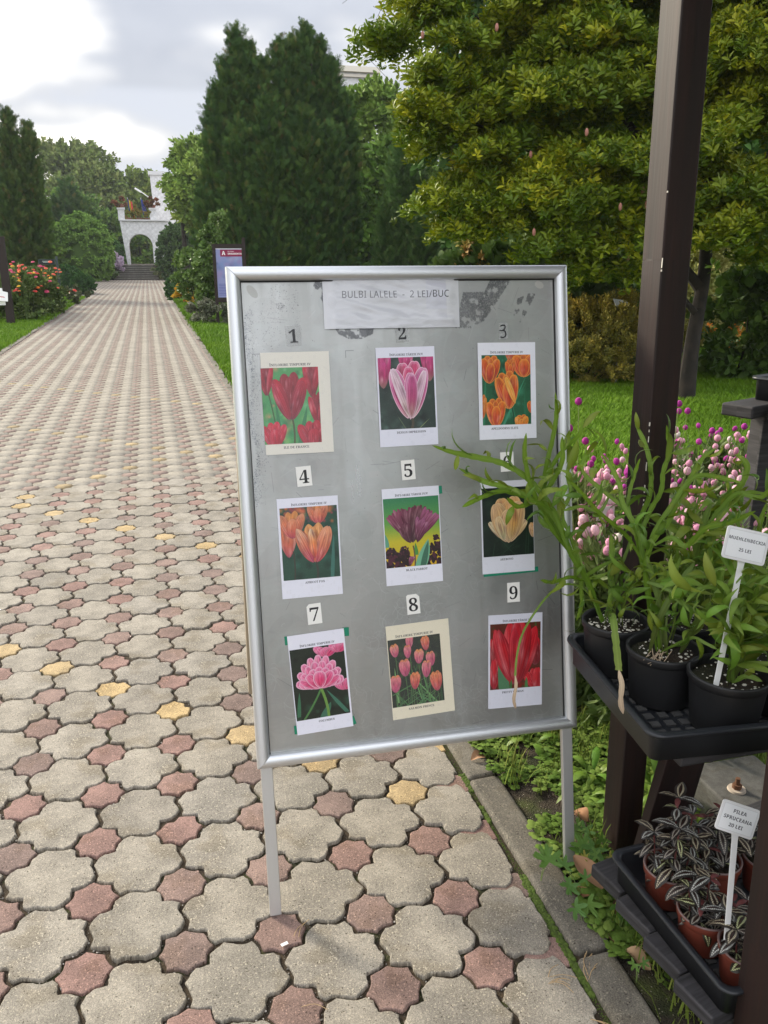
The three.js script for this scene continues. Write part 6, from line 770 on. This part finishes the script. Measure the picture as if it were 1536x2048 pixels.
// ---------- pink globe flowers behind the stand ----------
{
  const r = rng(515), ball1 = new THREE.IcosahedronGeometry(0.0102, 3); { const p = ball1.attributes.position; for (let i = 0; i < p.count; i++) { const a = p.getX(i), b = p.getY(i), c = p.getZ(i), k = 1 + 0.16 * (vn(a * 900 + 50, c * 900 + b * 500, 0, 4) - 0.5); p.setXYZ(i, a * k, b * k * 1.12, c * k); } ball1.computeVertexNormals(); }
  const pal = { pink: [[0.72, 0.34, 0.46], [0.76, 0.46, 0.55], [0.66, 0.28, 0.42]], magenta: [[0.36, 0.02, 0.24], [0.42, 0.03, 0.30]], white: [[0.74, 0.68, 0.6], [0.72, 0.6, 0.6]] }, mats = {}; for (const k in pal) mats[k] = pal[k].map((c) => std({ color: rgb(...c), roughness: 0.85 }));
  const spots = [[1.30, -2.30], [1.42, -2.18], [1.26, -2.5], [1.5, -2.0], [1.62, -2.95], [1.85, -3.15], [1.5, -2.7], [2.15, -3.3], [1.75, -2.65], [2.05, -2.9], [2.4, -3.45], [2.3, -3.0], [1.95, -2.45], [2.6, -3.2], [1.45, -2.4], [1.72, -2.3], [2.7, -3.6], [2.25, -2.6], [2.95, -3.5], [1.35, -2.62], [2.5, -2.8], [1.58, -2.05], [2.85, -3.1]];
  spots.forEach(([x, z], i) => { const k0 = i % 12 === 4 ? 'magenta' : 'pink', h = 0.60 + 0.16 * r() - 0.13 * sstep(-2.6, -3.2, z), t = thing('globe_flower', null, null, [x, 0, z]); tag(t, k0 === 'pink' ? 'bushy plant with small round pink flower heads behind the stand' : 'bushy plant with small round magenta flower heads behind the stand', 'flowering plant', 'globe flowers behind the plant stand');
    foliage(t, 'leaves', spray(9, 0.055, 0.016, 0.12, 77), leafT, masses([[0, h * 0.4, 0, 0.17, h * 0.42], [0, h * 0.2, 0, 0.15, h * 0.2]], 210, 0.05, [0.8, 1.3], 520 + i, { shell: 0.25, up: 0.7 }), [[0.10, 0.17, 0.04], [0.16, 0.24, 0.06], [0.26, 0.33, 0.13]], 540 + i);
    const st = [], nf = 30 + ((r() * 10) | 0); for (let f = 0; f < nf; f++) { const a = r() * 6.28, q = 0.22 * Math.sqrt(r()), tall = r() < 0.05, y = h * (0.80 + 0.36 * r()) * (1 - q * 0.9) + (tall ? 0.16 * r() : 0), p = V(Math.cos(a) * q, y, Math.sin(a) * q), k = tall ? 'magenta' : r() < 0.93 ? k0 : r() < 0.65 ? 'white' : 'magenta', m = obj('flower_head', ball1, mats[k][(r() * mats[k].length) | 0], t); m.position.copy(p); m.rotation.set(r() - 0.5, r() * 6, r() - 0.5); const s = (tall ? 0.95 : 1.0) + 0.4 * r(); m.scale.set(s, s * (0.95 + 0.35 * r()), s); st.push(new THREE.TubeGeometry(new THREE.CatmullRomCurve3([V(0, 0, 0), V(p.x * 0.45, y * 0.6, p.z * 0.45), p]), 5, 0.0013, 4)); } obj('stem', st, std({ color: rgb(0.22, 0.28, 0.09) }), t); });
  const t = thing('globe_flower', 'three tall stems with magenta globes rising right of the board edge', 'flowering plant', [1.42, 0, -2.38]); for (const [dx, y, dz] of [[-0.16, 1.02, 0.02], [-0.185, 0.935, 0.02], [-0.115, 0.885, 0.0]]) { const p = V(dx, y, dz), m = obj('flower_head', ball1, mats.magenta[0], t); m.position.copy(p); m.scale.setScalar(1.1); obj('stem', new THREE.TubeGeometry(new THREE.CatmullRomCurve3([V(0, 0, 0), V(dx * 0.8, 0.6, dz), p]), 10, 0.0014, 4), std({ color: rgb(0.24, 0.32, 0.1) }), t); }
  for (const [x, y, z] of [[1.86, 0.93, -2.7], [1.90, 0.90, -2.7], [1.98, 0.83, -2.65], [2.08, 0.85, -2.6], [1.80, 0.86, -2.7], [2.0, 0.86, -2.9]]) { const m = obj('flower_head', ball1, mats.magenta[1], t); m.position.set(x, y, z).sub(t.position); m.scale.setScalar(1.1); obj('stem', new THREE.TubeGeometry(new THREE.CatmullRomCurve3([V(1.85 - 1.42, 0, z + 2.38), V((x + 1.85) / 2 - 1.42, y * 0.7, z + 2.38), m.position.clone()]), 8, 0.0014, 4), std({ color: rgb(0.24, 0.32, 0.1) }), t); }
  const w = thing('plant_tag', 'blank white label standing among the pink globe flowers', 'plant tag', [1.47, 0, -2.5], 0.1); obj('plate', box(0.075, 0.05, 0.003, 0, 0.59, 0, 0.001), M.white, w); obj('stake', box(0.008, 0.57, 0.002, 0, 0.285, 0), M.white, w);
}

// ---------- grass, weeds and litter ----------
function tuft(n, h, w, spread, seed) { const r = rng(seed), P = [], I = []; for (let i = 0; i < n; i++) { const a = r() * 6.28, q = spread * Math.sqrt(r()), x = Math.cos(a) * q, z = Math.sin(a) * q, b = r() * 6.28, hh = h * (0.55 + 0.6 * r()), le = hh * (0.2 + 0.7 * r()), dx = Math.cos(b), dz = Math.sin(b), k = P.length / 3; P.push(x - dz * w, 0, z + dx * w, x + dz * w, 0, z - dx * w, x + dx * le * 0.35 - dz * w * 0.8, hh * 0.6, z + dz * le * 0.35 + dx * w * 0.8, x + dx * le * 0.35 + dz * w * 0.8, hh * 0.6, z + dz * le * 0.35 - dx * w * 0.8, x + dx * le, hh, z + dz * le); I.push(k, k + 1, k + 2, k + 1, k + 3, k + 2, k + 2, k + 3, k + 4); } return raw(P, I); }
const TUFT = tuft(12, 0.055, 0.0022, 0.05, 1), TUFTB = tuft(14, 0.06, 0.004, 0.10, 2);
function grass(name, label, geo, spots, cols, seed, s0, s1) { const r = rng(seed), list = spots.map(([x, z, y = 0]) => [V(x, y, z), V(gauss(r) * 0.1, 1, gauss(r) * 0.1).normalize(), s0 + (s1 - s0) * r(), clamp(0.7 * fbm(x * 1.3 + 50, z * 1.3 + 50, 0, 5, 3) + 0.3 * r())]); const g = foliage(scene, numbered(name), geo, leafP, list, cols, seed); tag(g, label, 'grass', null, 'stuff'); return g; }
const scatter = (n, x0, x1, z0, z1, seed, f) => { const r = rng(seed), o = []; for (let i = 0; i < n; i++) { const z = mix(z0, z1, r()), a = typeof x0 === 'function' ? x0(z) : x0, b = typeof x1 === 'function' ? x1(z) : x1, x = mix(a, b, r()); if (!f || f(x, z, r)) o.push([x, z]); } return o; };
const GC = [[0.085, 0.18, 0.008], [0.13, 0.25, 0.012], [0.19, 0.31, 0.018]];
grass('grass', 'lawn grass between the globe flowers and the big tree', TUFT, scatter(42000, 1.0, 10, -12, -3.2, 601, (x, z) => x < -z * 1.05 + 0.6 && x > 0.9 + bend(z)), GC, 602, 0.8, 1.35);
grass('grass', 'bright lawn grass along the right kerb of the path', TUFTB, scatter(15000, (z) => 0.90 + bend(z), 3.2, -15.9, -4, 603), GC, 604, 0.7, 1.2);
grass('grass', 'bright lawn grass in front of the information sign', TUFTB, scatter(12000, (z) => 0.90 + bend(z), 3, -37, -16.1, 605), GC, 606, 0.9, 1.5);
grass('grass', 'bright lawn grass strip below the zinnia bed', TUFTB, scatter(16000, -5.2, (z) => -2.52 + bend(z), -36, -13.7, 607), GC, 608, 0.9, 1.5);
grass('grass', 'corner of bright lawn in front of the side path at the left edge', TUFTB, scatter(6000, -5.5, (z) => -2.52 + bend(z), -12.2, -8.5, 609), GC, 610, 0.8, 1.4);
grass('grass', 'long thin grass among the weeds beside the kerb', tuft(9, 0.07, 0.0016, 0.03, 5), scatter(2600, 0.88, 2.8, -3.6, -0.9, 611, (x, z, r) => fbm(x * 4, z * 4, 0, 8, 3) > 0.42), [[0.09, 0.14, 0.02], [0.14, 0.2, 0.03], [0.24, 0.25, 0.06]], 612, 0.5, 1.3);
{ // low leafy weeds that nobody could count
  const P = [], I = [], r = rng(3); for (let l = 0; l < 9; l++) { const a = l * 2.4, q = 0.006 + 0.016 * r(), cx = Math.cos(a) * q, cz = Math.sin(a) * q, h = 0.008 + 0.022 * r(), R = 0.0055 + 0.005 * r(), k = P.length / 3; P.push(cx, h + 0.0015, cz); for (let i = 0; i < 6; i++) { const b = (i / 6) * 6.28; P.push(cx + Math.cos(b) * R * (i % 3 ? 1 : 1.35), h - (i % 2) * 0.002, cz + Math.sin(b) * R); } for (let i = 0; i < 6; i++) I.push(k, k + 1 + ((i + 1) % 6), k + 1 + i); }
  const g = raw(P, I), list = scatter(12500, 0.835, 2.6, -3.4, -0.9, 621, (x, z, q) => fbm(x * 5 + 3, z * 5, 0, 28, 3) > (x < 0.87 ? 0.44 : x < 1.0 ? 0.45 : 0.38) && (x > 0.865 || q() < 0.5)).map(([x, z]) => [V(x, x < 0.866 ? 0.006 : soilH(x, z) - 0.002, z), V(gauss(r) * 0.25, 1, gauss(r) * 0.25).normalize(), 0.4 + 0.75 * r(), r()]);
  const m = foliage(scene, 'ground_cover', g, leafP, list, [[0.07, 0.13, 0.02], [0.11, 0.18, 0.03], [0.17, 0.24, 0.05]], 622); tag(m, 'low round leaved weeds covering the soil beside the kerb', 'weeds', null, 'stuff');
}
function palm(R, seed) { const r = rng(seed), pos = [0, 0, 0], idx = [], n = 5, c = [[0, 0, 0]]; let k = 1; const pts = []; for (let l = 0; l < n; l++) { const a = (l - 2) * 0.98 + Math.PI / 2; for (const [da, q] of [[-0.36, 0.42], [-0.27, 0.66], [-0.2, 0.7], [-0.12, 0.88], [-0.05, 0.86], [0, 1.0], [0.05, 0.86], [0.12, 0.88], [0.2, 0.7], [0.27, 0.66], [0.36, 0.42]]) { const L = R * q * (l === 0 || l === 4 ? 0.75 : 1) * (0.93 + 0.14 * r()); pts.push([Math.cos(a + da) * L, Math.sin(a + da) * L, Math.abs(da)]); } } for (const [x, y, da] of pts) { pos.push(x, 0.004 + (0.36 - da) * 0.02 - (x * x + y * y) * 3.0, -y); } for (let i = 0; i < pts.length - 1; i++) idx.push(0, i + 1, i + 2); return raw(pos, idx); }
{
  const P = [palm(0.038, 1), palm(0.045, 2), palm(0.032, 3)], gm = [[0.10, 0.21, 0.025], [0.085, 0.19, 0.03], [0.13, 0.24, 0.04], [0.3, 0.28, 0.04]].map((c) => phys({ color: rgb(...c), roughness: 0.55, transmission: 0.2, thickness: 0 })), r = rng(717), sm = std({ color: rgb(0.16, 0.22, 0.06) });
  const W = [[0.785, -1.50, 2, 1.0, 'palm shaped weed leaf lying over the kerb at its joint'], [0.925, -1.545, 3, 1.0, 'broad lobed weed at the foot of the right board leg'], [0.825, -1.36, 2, 0.9, 'bright lobed weed growing over the near kerb stone'], [0.90, -1.325, 2, 0.8, 'lobed weed in front of the lowest slat end'], [0.86, -1.45, 4, 0.75, 'cluster of small lobed weeds between kerb and low slats'], [0.97, -1.58, 4, 0.9, 'lobed weeds behind the right board leg'], [0.93, -1.47, 4, 0.7, 'yellowing lobed weed left of the low tray'], [0.86, -1.19, 2, 0.6, 'small lobed weed beside the second slat end']];
  W.forEach(([x, z, n, s, label], i) => { const t = thing('lobed_weed', label, 'weed', [x, 0, z]); for (let k = 0; k < n; k++) { const a = r() * 6.28, q = (n > 2 ? 0.035 : 0.022) * (0.4 + r()), h = 0.03 + 0.04 * r(), p = V(Math.cos(a) * q, h, Math.sin(a) * q), m = obj('leaf', P[(r() * 3) | 0], i === 6 && k < 2 ? gm[3] : gm[(r() * 3) | 0], t); m.position.copy(p); m.rotation.set(0.45 + 0.3 * (r() - 0.5), r() * 6.28, (r() - 0.5) * 0.3, 'XYZ'); m.scale.setScalar(s * (0.8 + 0.4 * r())); obj('stem', new THREE.TubeGeometry(new THREE.CatmullRomCurve3([V(0, -0.005, 0), V(p.x * 0.4, h * 0.7, p.z * 0.4), p]), 5, 0.0011, 4), sm, t); } });
  // broad upright leaves
  const D = [[1.26, -1.74, 7, 0.15, 'upright bright dandelion leaves behind the slanting brace'], [1.33, -1.80, 6, 0.16, 'tall narrow leaved weed right of the slanting brace'], [1.02, -2.06, 4, 0.09, 'single broad plantain behind the lower edge of the board'], [1.12, -1.86, 7, 0.10, 'leafy dandelion between the tall post and the board leg'], [1.15, -1.68, 6, 0.10, 'leafy weed right behind the tall post'], [1.05, -1.78, 5, 0.08, 'toothed weed left of the tall post']];
  D.forEach(([x, z, n, L, label]) => { const t = thing('broad_weed', label, 'weed', [x, 0, z]); for (let k = 0; k < n; k++) { const a = (k / n) * 6.28 + r(), g = lance(L * (0.7 + 0.5 * r()), L * 0.24, 0.7 + r(), [0.13 + 0.05 * r(), 0.24 + 0.05 * r(), 0.035], 8, 0.75); const m = obj('leaf', g, ribbonMat, t); m.position.set(Math.cos(a) * 0.012, 0, Math.sin(a) * 0.012); m.quaternion.copy(upq(V(Math.cos(a), 1.2 + r(), Math.sin(a)), Math.PI / 2 - a)); } });
}
{ // fallen leaves
  const r = rng(818), dead = (L, w, seed) => { const q = rng(seed), P = [], I = [], U = []; for (let i = 0; i <= 8; i++) { const t = i / 8, hw = w * 0.5 * Math.sin(Math.PI * (t * 0.94 + 0.03)) ** 0.8; for (const s of [-1, -0.4, 0, 0.4, 1]) { P.push(s * hw, Math.abs(s) * hw * (0.3 + 0.5 * t) + 0.006 * Math.sin(t * 5 + seed) + (q() - 0.5) * 0.002, -L * t); U.push(s, t); } if (i) for (let k = 0; k < 4; k++) { const u = (i - 1) * 5 + k; I.push(u, u + 1, u + 5, u + 1, u + 6, u + 5); } } return raw(P, I, U); };
  const br = [[0.34, 0.19, 0.10], [0.30, 0.15, 0.07], [0.24, 0.13, 0.07], [0.42, 0.27, 0.15]].map((c) => std({ color: rgb(...c), roughness: 0.8 }));
  [[0.905, -1.42, 0.10, 0.055, 0.3, 'large curled tan dead leaf left of the low tray'], [0.885, -1.425, 0.06, 0.03, 1.1, 'folded reddish dead leaf beside the large curled one'], [0.96, -1.39, 0.07, 0.045, 2.2, 'brown dead leaf under the first slat'], [0.90, -1.20, 0.06, 0.04, 0.6, 'brown dead leaf under the third slat'], [0.85, -2.03, 0.05, 0.035, 1.8, 'pale dead leaf beside the kerb joint'], [1.0, -1.67, 0.05, 0.04, 0.2, 'round brown dead leaf behind the board leg'], [0.975, -1.70, 0.045, 0.03, 4, 'small reddish dead leaf by the board leg'], [0.95, -2.16, 0.05, 0.025, 2.6, 'small tan dead leaf in the shade behind the board'], [0.87, -1.32, 0.045, 0.02, 3, 'narrow dead leaf by the kerb']].forEach(([x, z, L, w, a, label], i) => { const m = obj('fallen_leaf', dead(L, w, i + 1), br[i % 4]); m.position.set(x, 0.012 + (i === 0 ? 0.012 : 0), z); m.rotation.set(i === 0 ? 0.35 : 0.1, a, (r() - 0.5) * 0.4); tag(m, label, 'fallen leaf', 'fallen leaves beside the kerb'); });
  const nd = std({ color: rgb(0.42, 0.29, 0.15), roughness: 0.8 }), needle = (n, L, x, z, a0, sp, label, grp) => { const t = thing('pine_needles', label, 'pine needles', [x, 0.004, z], 0, grp); for (let i = 0; i < n; i++) { const l = L * (0.7 + 0.5 * r()), a = a0 + gauss(r) * sp, c = new THREE.CatmullRomCurve3([V(0, 0, 0), V(Math.cos(a) * l * 0.5, 0.006 * r(), Math.sin(a) * l * 0.5), V(Math.cos(a + 0.25) * l, 0.001, Math.sin(a + 0.25) * l)]); const m = obj('needle', new THREE.TubeGeometry(c, 6, 0.0008, 4), nd, t); m.position.set((r() - 0.5) * 0.02, 0, (r() - 0.5) * 0.02); } };
  needle(9, 0.06, 0.765, -1.22, -1.3, 0.5, 'bunch of dry pine needles in the gap beside the kerb'); needle(3, 0.06, 0.72, -1.12, 0.7, 0.2, 'three dry pine needles on the soil gap nearest the bottom edge'); needle(2, 0.05, 0.185, -1.49, -1.1, 0.15, 'two curved pine needles beside the left board leg'); needle(1, 0.05, -0.29, -1.335, 0.5, 0, 'single pine needle on the lower left pavers'); needle(1, 0.05, 0.16, -1.3, 0.15, 0, 'single pale pine needle on the pavers at the bottom edge'); needle(14, 0.07, 0.90, -1.27, 0.6, 1.0, 'scattered brown pine needles under the slats'); needle(6, 0.05, 0.68, -1.235, 0.4, 1.2, 'withered twig litter between pavers at lower right');
  const tl = obj('paper_scrap', box(0.016, 0.001, 0.008), M.white); tl.position.set(0.158, 0.003, -1.475); tl.rotation.y = 0.3; tag(tl, 'tiny scrap of white paper on the red paver by the board leg', 'scrap');
}
// ---------- signs ----------
{
  const t = thing('information_sign', 'dark framed information panel with a purple header behind the top left corner of the board', 'sign', [1.58, 0, -19.6], -0.07), y0 = 0.62, h = 1.06, w = 0.58;
  obj('post', box(0.07, 1.78, 0.07, -w / 2 - 0.03, 0.88, 0), M.wood, t); obj('post', box(0.07, 1.92, 0.07, w / 2 + 0.05, 0.95, 0), M.wood, t); obj('rail', box(w + 0.1, 0.1, 0.06, 0, y0 - 0.055, 0), M.wood, t); obj('rail', box(w + 0.1, 0.09, 0.06, 0, y0 + h + 0.05, 0), M.wood, t);
  const tex = canvasTex(512, 936, (c, W, H) => { c.fillStyle = '#8b8fbf'; c.fillRect(0, 0, W, H); const r = rng(9); blobs(c, r, W, H * 0.6, ['120,140,190', '160,170,200', '90,100,150', '150,130,180'], 40, 30, 120); c.fillStyle = '#d8d4e4'; c.fillRect(0, 0, W, H * 0.02); c.fillStyle = '#8a1346'; c.fillRect(W * 0.18, H * 0.025, W * 0.82, H * 0.14); c.fillStyle = '#fff'; c.font = `bold ${H * 0.11}px sans-serif`; c.fillText('A', W * 0.24, H * 0.135); c.font = `${H * 0.03}px sans-serif`; c.fillText('SECTORUL', W * 0.46, H * 0.075); c.font = `bold ${H * 0.045}px sans-serif`; c.fillText('ORNAMENTAL', W * 0.46, H * 0.125); c.fillStyle = '#7a1040'; c.beginPath(); c.arc(W * 0.42, H * 0.49, W * 0.08, 0, 7); c.fill(); c.beginPath(); c.moveTo(W * 0.35, H * 0.51); c.lineTo(W * 0.49, H * 0.51); c.lineTo(W * 0.43, H * 0.59); c.fill(); c.fillStyle = '#fff'; c.beginPath(); c.arc(W * 0.42, H * 0.49, W * 0.035, 0, 7); c.fill(); c.fillStyle = '#e08a9a'; c.fillRect(W * 0.41, H * 0.6, W * 0.05, H * 0.1); c.fillStyle = '#575aa0'; for (let i = 0; i < 8; i++) c.fillRect(W * 0.05, H * (0.72 + i * 0.032), W * (0.6 + 0.3 * ((i * 7) % 3) / 3), H * 0.012); });
  obj('panel', box(w, h, 0.02, 0, y0 + h / 2, 0.01), [0, 1, 2, 3, 4, 5].map((i) => (i === 4 ? std({ map: tex, roughness: 0.35 }) : M.wood)), t);
}
{
  const t = thing('label_post', 'dark brown post with a white tilted label at the left edge', 'sign', [-3.40, 0, -21.0]); obj('post', box(0.17, 1.95, 0.12, 0.06, 0.97, 0, 0.005), M.wood, t);
  const tex = canvasTex(256, 160, (c, W, H) => { c.fillStyle = '#eceae8'; c.fillRect(0, 0, W, H); c.strokeStyle = '#b8323c'; c.lineWidth = 9; c.beginPath(); c.moveTo(W * 0.3, H * 0.7); c.bezierCurveTo(W * 0.45, H * 0.2, W * 0.6, H * 0.2, W * 0.62, H * 0.5); c.bezierCurveTo(W * 0.64, H * 0.8, W * 0.8, H * 0.6, W * 0.86, H * 0.72); c.stroke(); }); const p = obj('plate', box(0.5, 0.30, 0.02), [0, 1, 2, 3, 4, 5].map((i) => (i === 4 ? std({ map: tex, roughness: 0.5 }) : M.white)), t); p.position.set(-0.17, 0.70, 0.09); p.rotation.set(-0.35, 0.1, -0.05);
  const p2 = obj('plate', box(0.22, 0.08, 0.015), M.white, t); p2.position.set(-0.1, 0.50, 0.08);
}
{ const t = thing('name_plate', 'thin dark post with a small dark name plate in the flower bed', 'sign', [-3.06, 0, -29.2]); const g = std({ color: rgb(0.03, 0.05, 0.05), roughness: 0.5 }); obj('post', box(0.07, 1.55, 0.07, 0, 0.77, 0, 0.01), g, t); obj('plate', box(0.5, 0.16, 0.03, -0.3, 1.38, 0.02), g, t); const tex = canvasTex(256, 80, (c, W, H) => { c.fillStyle = '#1c2626'; c.fillRect(0, 0, W, H); c.fillStyle = '#c8d0cc'; c.fillRect(W * 0.2, H * 0.3, W * 0.6, H * 0.12); c.fillRect(W * 0.25, H * 0.56, W * 0.5, H * 0.1); }); const f = obj('lettering', new THREE.PlaneGeometry(0.44, 0.13), std({ map: tex }), t); f.position.set(-0.3, 1.38, 0.037); }
{ const t = thing('name_plate', 'small grey tilted plate in the brown shrub beside the tall post', 'sign', [5.25, 0, -8.95]); obj('stake', box(0.02, 0.92, 0.02, 0, 0.46, 0), M.aluDull, t); const p = obj('plate', box(0.2, 0.12, 0.008), std({ color: rgb(0.3, 0.32, 0.28), roughness: 0.5 }), t); p.position.set(0, 0.94, 0); p.rotation.set(-0.8, 0.2, 0); }
// ---------- steps and the white gate ----------
{
  const t = thing('steps', 'seven grey stone steps leading up to the white gate', 'steps', [0, 0, 0], 0, null, 'structure'); const m = std({ map: scaledTex(concrete, 1), color: rgb(0.36, 0.345, 0.32), roughness: 0.9 });
  for (let i = 0; i < 7; i++) { const x0 = -3.1 + i * 0.07, x1 = 0.12 - i * 0.06, z = -65.3 - i * 0.33; obj('step', boxUV(box(x1 - x0, 0.07, 0.42, (x0 + x1) / 2, 0.11 + i * 0.15 + 0.005, z - 0.17, 0.01)), m, t); obj('riser', boxUV(box(x1 - x0 - 0.08, 0.09, 0.4, (x0 + x1) / 2, 0.03 + i * 0.15 + 0.0, z - 0.23)), std({ color: rgb(0.12, 0.11, 0.10), roughness: 0.95 }), t); }
  const g = boxUV(box(26, 1.06, 30, -3, 0.53 - 0.02, -82.7)); structure('terrace', g, M.soil);
}
{
  const t = thing('gate', 'white rendered garden gate with a round arch and planted parapet', 'gate', [-1.0, 1.04, -74]), S = new THREE.Shape(); S.moveTo(-1.3, 0); S.lineTo(-1.62, 3.4); S.lineTo(2.2, 3.4); S.lineTo(2.2, 0); S.lineTo(0.82, 0); S.lineTo(0.82, 1.45); S.absarc(-0.12, 1.45, 0.94, 0, Math.PI, false); S.lineTo(-1.06, 0);
  const g = new THREE.ExtrudeGeometry(S, { depth: 2.2, bevelEnabled: false, curveSegments: 24 }); g.translate(0, 0, -2.2); obj('wall', g, M.plaster, t);
  obj('ledge', box(3.7, 0.1, 2.5, 0.35, 3.45, -1.1), M.plaster, t);
  for (const x of [-1.45, 1.05]) { obj('pillar', boxUV(box(0.5, 0.85, 0.6, x, 3.85, -0.35)), M.plaster, t); obj('pillar_cap', box(0.62, 0.14, 0.72, x, 4.34, -0.35), M.plaster, t); }
}
const pot2 = (label, x, y, z, s, seed) => { const t = thing('planter', label, 'planter', [x, y, z]); obj('bowl', new THREE.CylinderGeometry(0.3 * s, 0.2 * s, 0.25, 16).translate(0, 0.125, 0), std({ color: rgb(0.2, 0.08, 0.05) }), t); foliage(t, 'flowers', SP.round, leafP, masses([[0, 0.4, 0, 0.42 * s], [-0.3 * s, 0.2, 0.1, 0.3 * s]], 200, 0.09, [1, 1.7], seed), [[0.09, 0.10, 0.03], [0.2, 0.08, 0.04], [0.36, 0.09, 0.05]], seed + 1); };
pot2('bowl of reddish brown plants on the left pillar of the gate', -2.45, 5.45, -74.35, 1, 301); pot2('bowl of brown plants on the right pillar of the gate', 0.05, 5.45, -74.35, 1, 303);
{ const t = thing('flower_box', 'row of yellow and red plants along the parapet of the gate', 'planter', [-1.1, 4.54, -74.3]); obj('trough', box(1.9, 0.16, 0.3, 0, 0.08, 0), std({ color: rgb(0.16, 0.08, 0.05) }), t); foliage(t, 'flowers', SP.round, leafP, masses([[-0.7, 0.25, 0, 0.28], [-0.2, 0.3, 0, 0.32], [0.35, 0.25, 0, 0.3], [0.75, 0.3, 0, 0.28], [-0.3, 0.7, -0.4, 0.35]], 320, 0.08, [1, 1.6], 305), [[0.1, 0.13, 0.03], [0.26, 0.22, 0.04], [0.3, 0.08, 0.04]], 306); }
function flag(label, x, y, z, stripes) { const t = thing('flag', label, 'flag', [x, y, z]); obj('pole', new THREE.CylinderGeometry(0.025, 0.025, 2.3, 8).rotateZ(0.1).translate(0.08, 1.1, 0), M.aluDull, t); stripes.forEach(([name, col, u0, u1], i) => { const P = [], I = [], n = 12; for (let j = 0; j <= n; j++) { const v = j / n; for (const u of [u0, (u0 + u1) / 2, u1]) { const xx = -0.04 + u * 0.34 + v * 0.12 - 0.02 * Math.sin(v * 3), zz = 0.1 * Math.sin(u * 9 + v * 2); P.push(xx, 2.15 - v * 1.25 - u * 0.25, zz + 0.06); } if (j) for (const k of [0, 1]) { const q = (j - 1) * 3 + k; I.push(q, q + 3, q + 1, q + 1, q + 3, q + 4); } } obj(name, raw(P, I), std({ color: rgb(...col), roughness: 0.8 }), t); }); return t; }
flag('hanging blue, yellow and red flag over the gate', -1.85, 4.0, -74.4, [['blue_stripe', [0.02, 0.035, 0.16], 0, 0.33], ['yellow_stripe', [0.75, 0.52, 0.03], 0.33, 0.7], ['red_stripe', [0.55, 0.03, 0.04], 0.7, 1.1]]);
{ const f = flag('hanging plain blue flag with small gold stars over the gate', -0.8, 4.0, -74.4, [['cloth', [0.02, 0.04, 0.24], 0, 1]]); const st = []; for (let i = 0; i < 9; i++) { const a = (i / 9) * 6.28; st.push(box(0.03, 0.03, 0.006, 0.16 + Math.cos(a) * 0.1, 1.35 + Math.sin(a) * 0.2, 0.19)); } obj('stars', st, std({ color: rgb(0.7, 0.5, 0.05) }), f); }
{
  const t = thing('white_tower', 'white chimney like tower right behind the gate', 'building', [0.75, 1.0, -78.5]); const S = new THREE.Shape(); S.moveTo(-0.45, 0); S.lineTo(-0.72, 7.4); S.lineTo(0.35, 7.4); S.lineTo(0.5, 4.8); S.lineTo(1.4, 6.0); S.lineTo(2.6, 6.0); S.lineTo(2.6, 0); const g = new THREE.ExtrudeGeometry(S, { depth: 1.4, bevelEnabled: false }); g.translate(0, 0, -1.4); obj('wall', g, M.plaster, t); obj('cap', box(1.35, 0.3, 1.6, -0.18, 7.5, -0.7), M.plaster, t); obj('bracket', box(0.5, 0.16, 0.3, -0.75, 4.0, 0.0), M.plaster, t);
  obj('antenna', new THREE.CylinderGeometry(0.02, 0.02, 0.75, 6).rotateZ(0.9).translate(-1.0, 7.8, 0), M.aluDull, t);
}
{ const t = thing('flood_lamp', 'white lamp head on an arm fixed to the white tower', 'lamp', [-0.3, 6.4, -77.9]); obj('arm', new THREE.CylinderGeometry(0.04, 0.04, 1.0, 8).rotateZ(0.95).translate(-0.1, 0.25, 0), M.white, t); obj('lamp_head', box(0.62, 0.15, 0.2, 0, 0, 0, 0.04).rotateZ(-0.55).translate(-0.72, 0.65, 0), M.white, t); }
{ const t = thing('white_house', 'white rendered house rising behind the trees right of the huge thuja', 'building', [9.75, 0, -58]); obj('wall', boxUV(box(8, 12.2, 8, 0, 6.1, 0)), M.plaster, t); obj('cornice', box(8.5, 0.3, 8.5, 0, 12.35, 0), std({ color: rgb(0.75, 0.7, 0.6) }), t); obj('roof_edge', box(8.3, 0.15, 8.3, 0, 12.0, 0), std({ color: rgb(0.6, 0.55, 0.48) }), t); }

scene.fog = new THREE.FogExp2(new THREE.Color().setRGB(0.62, 0.66, 0.7), 0.0005);
renderer.render(scene, camera);
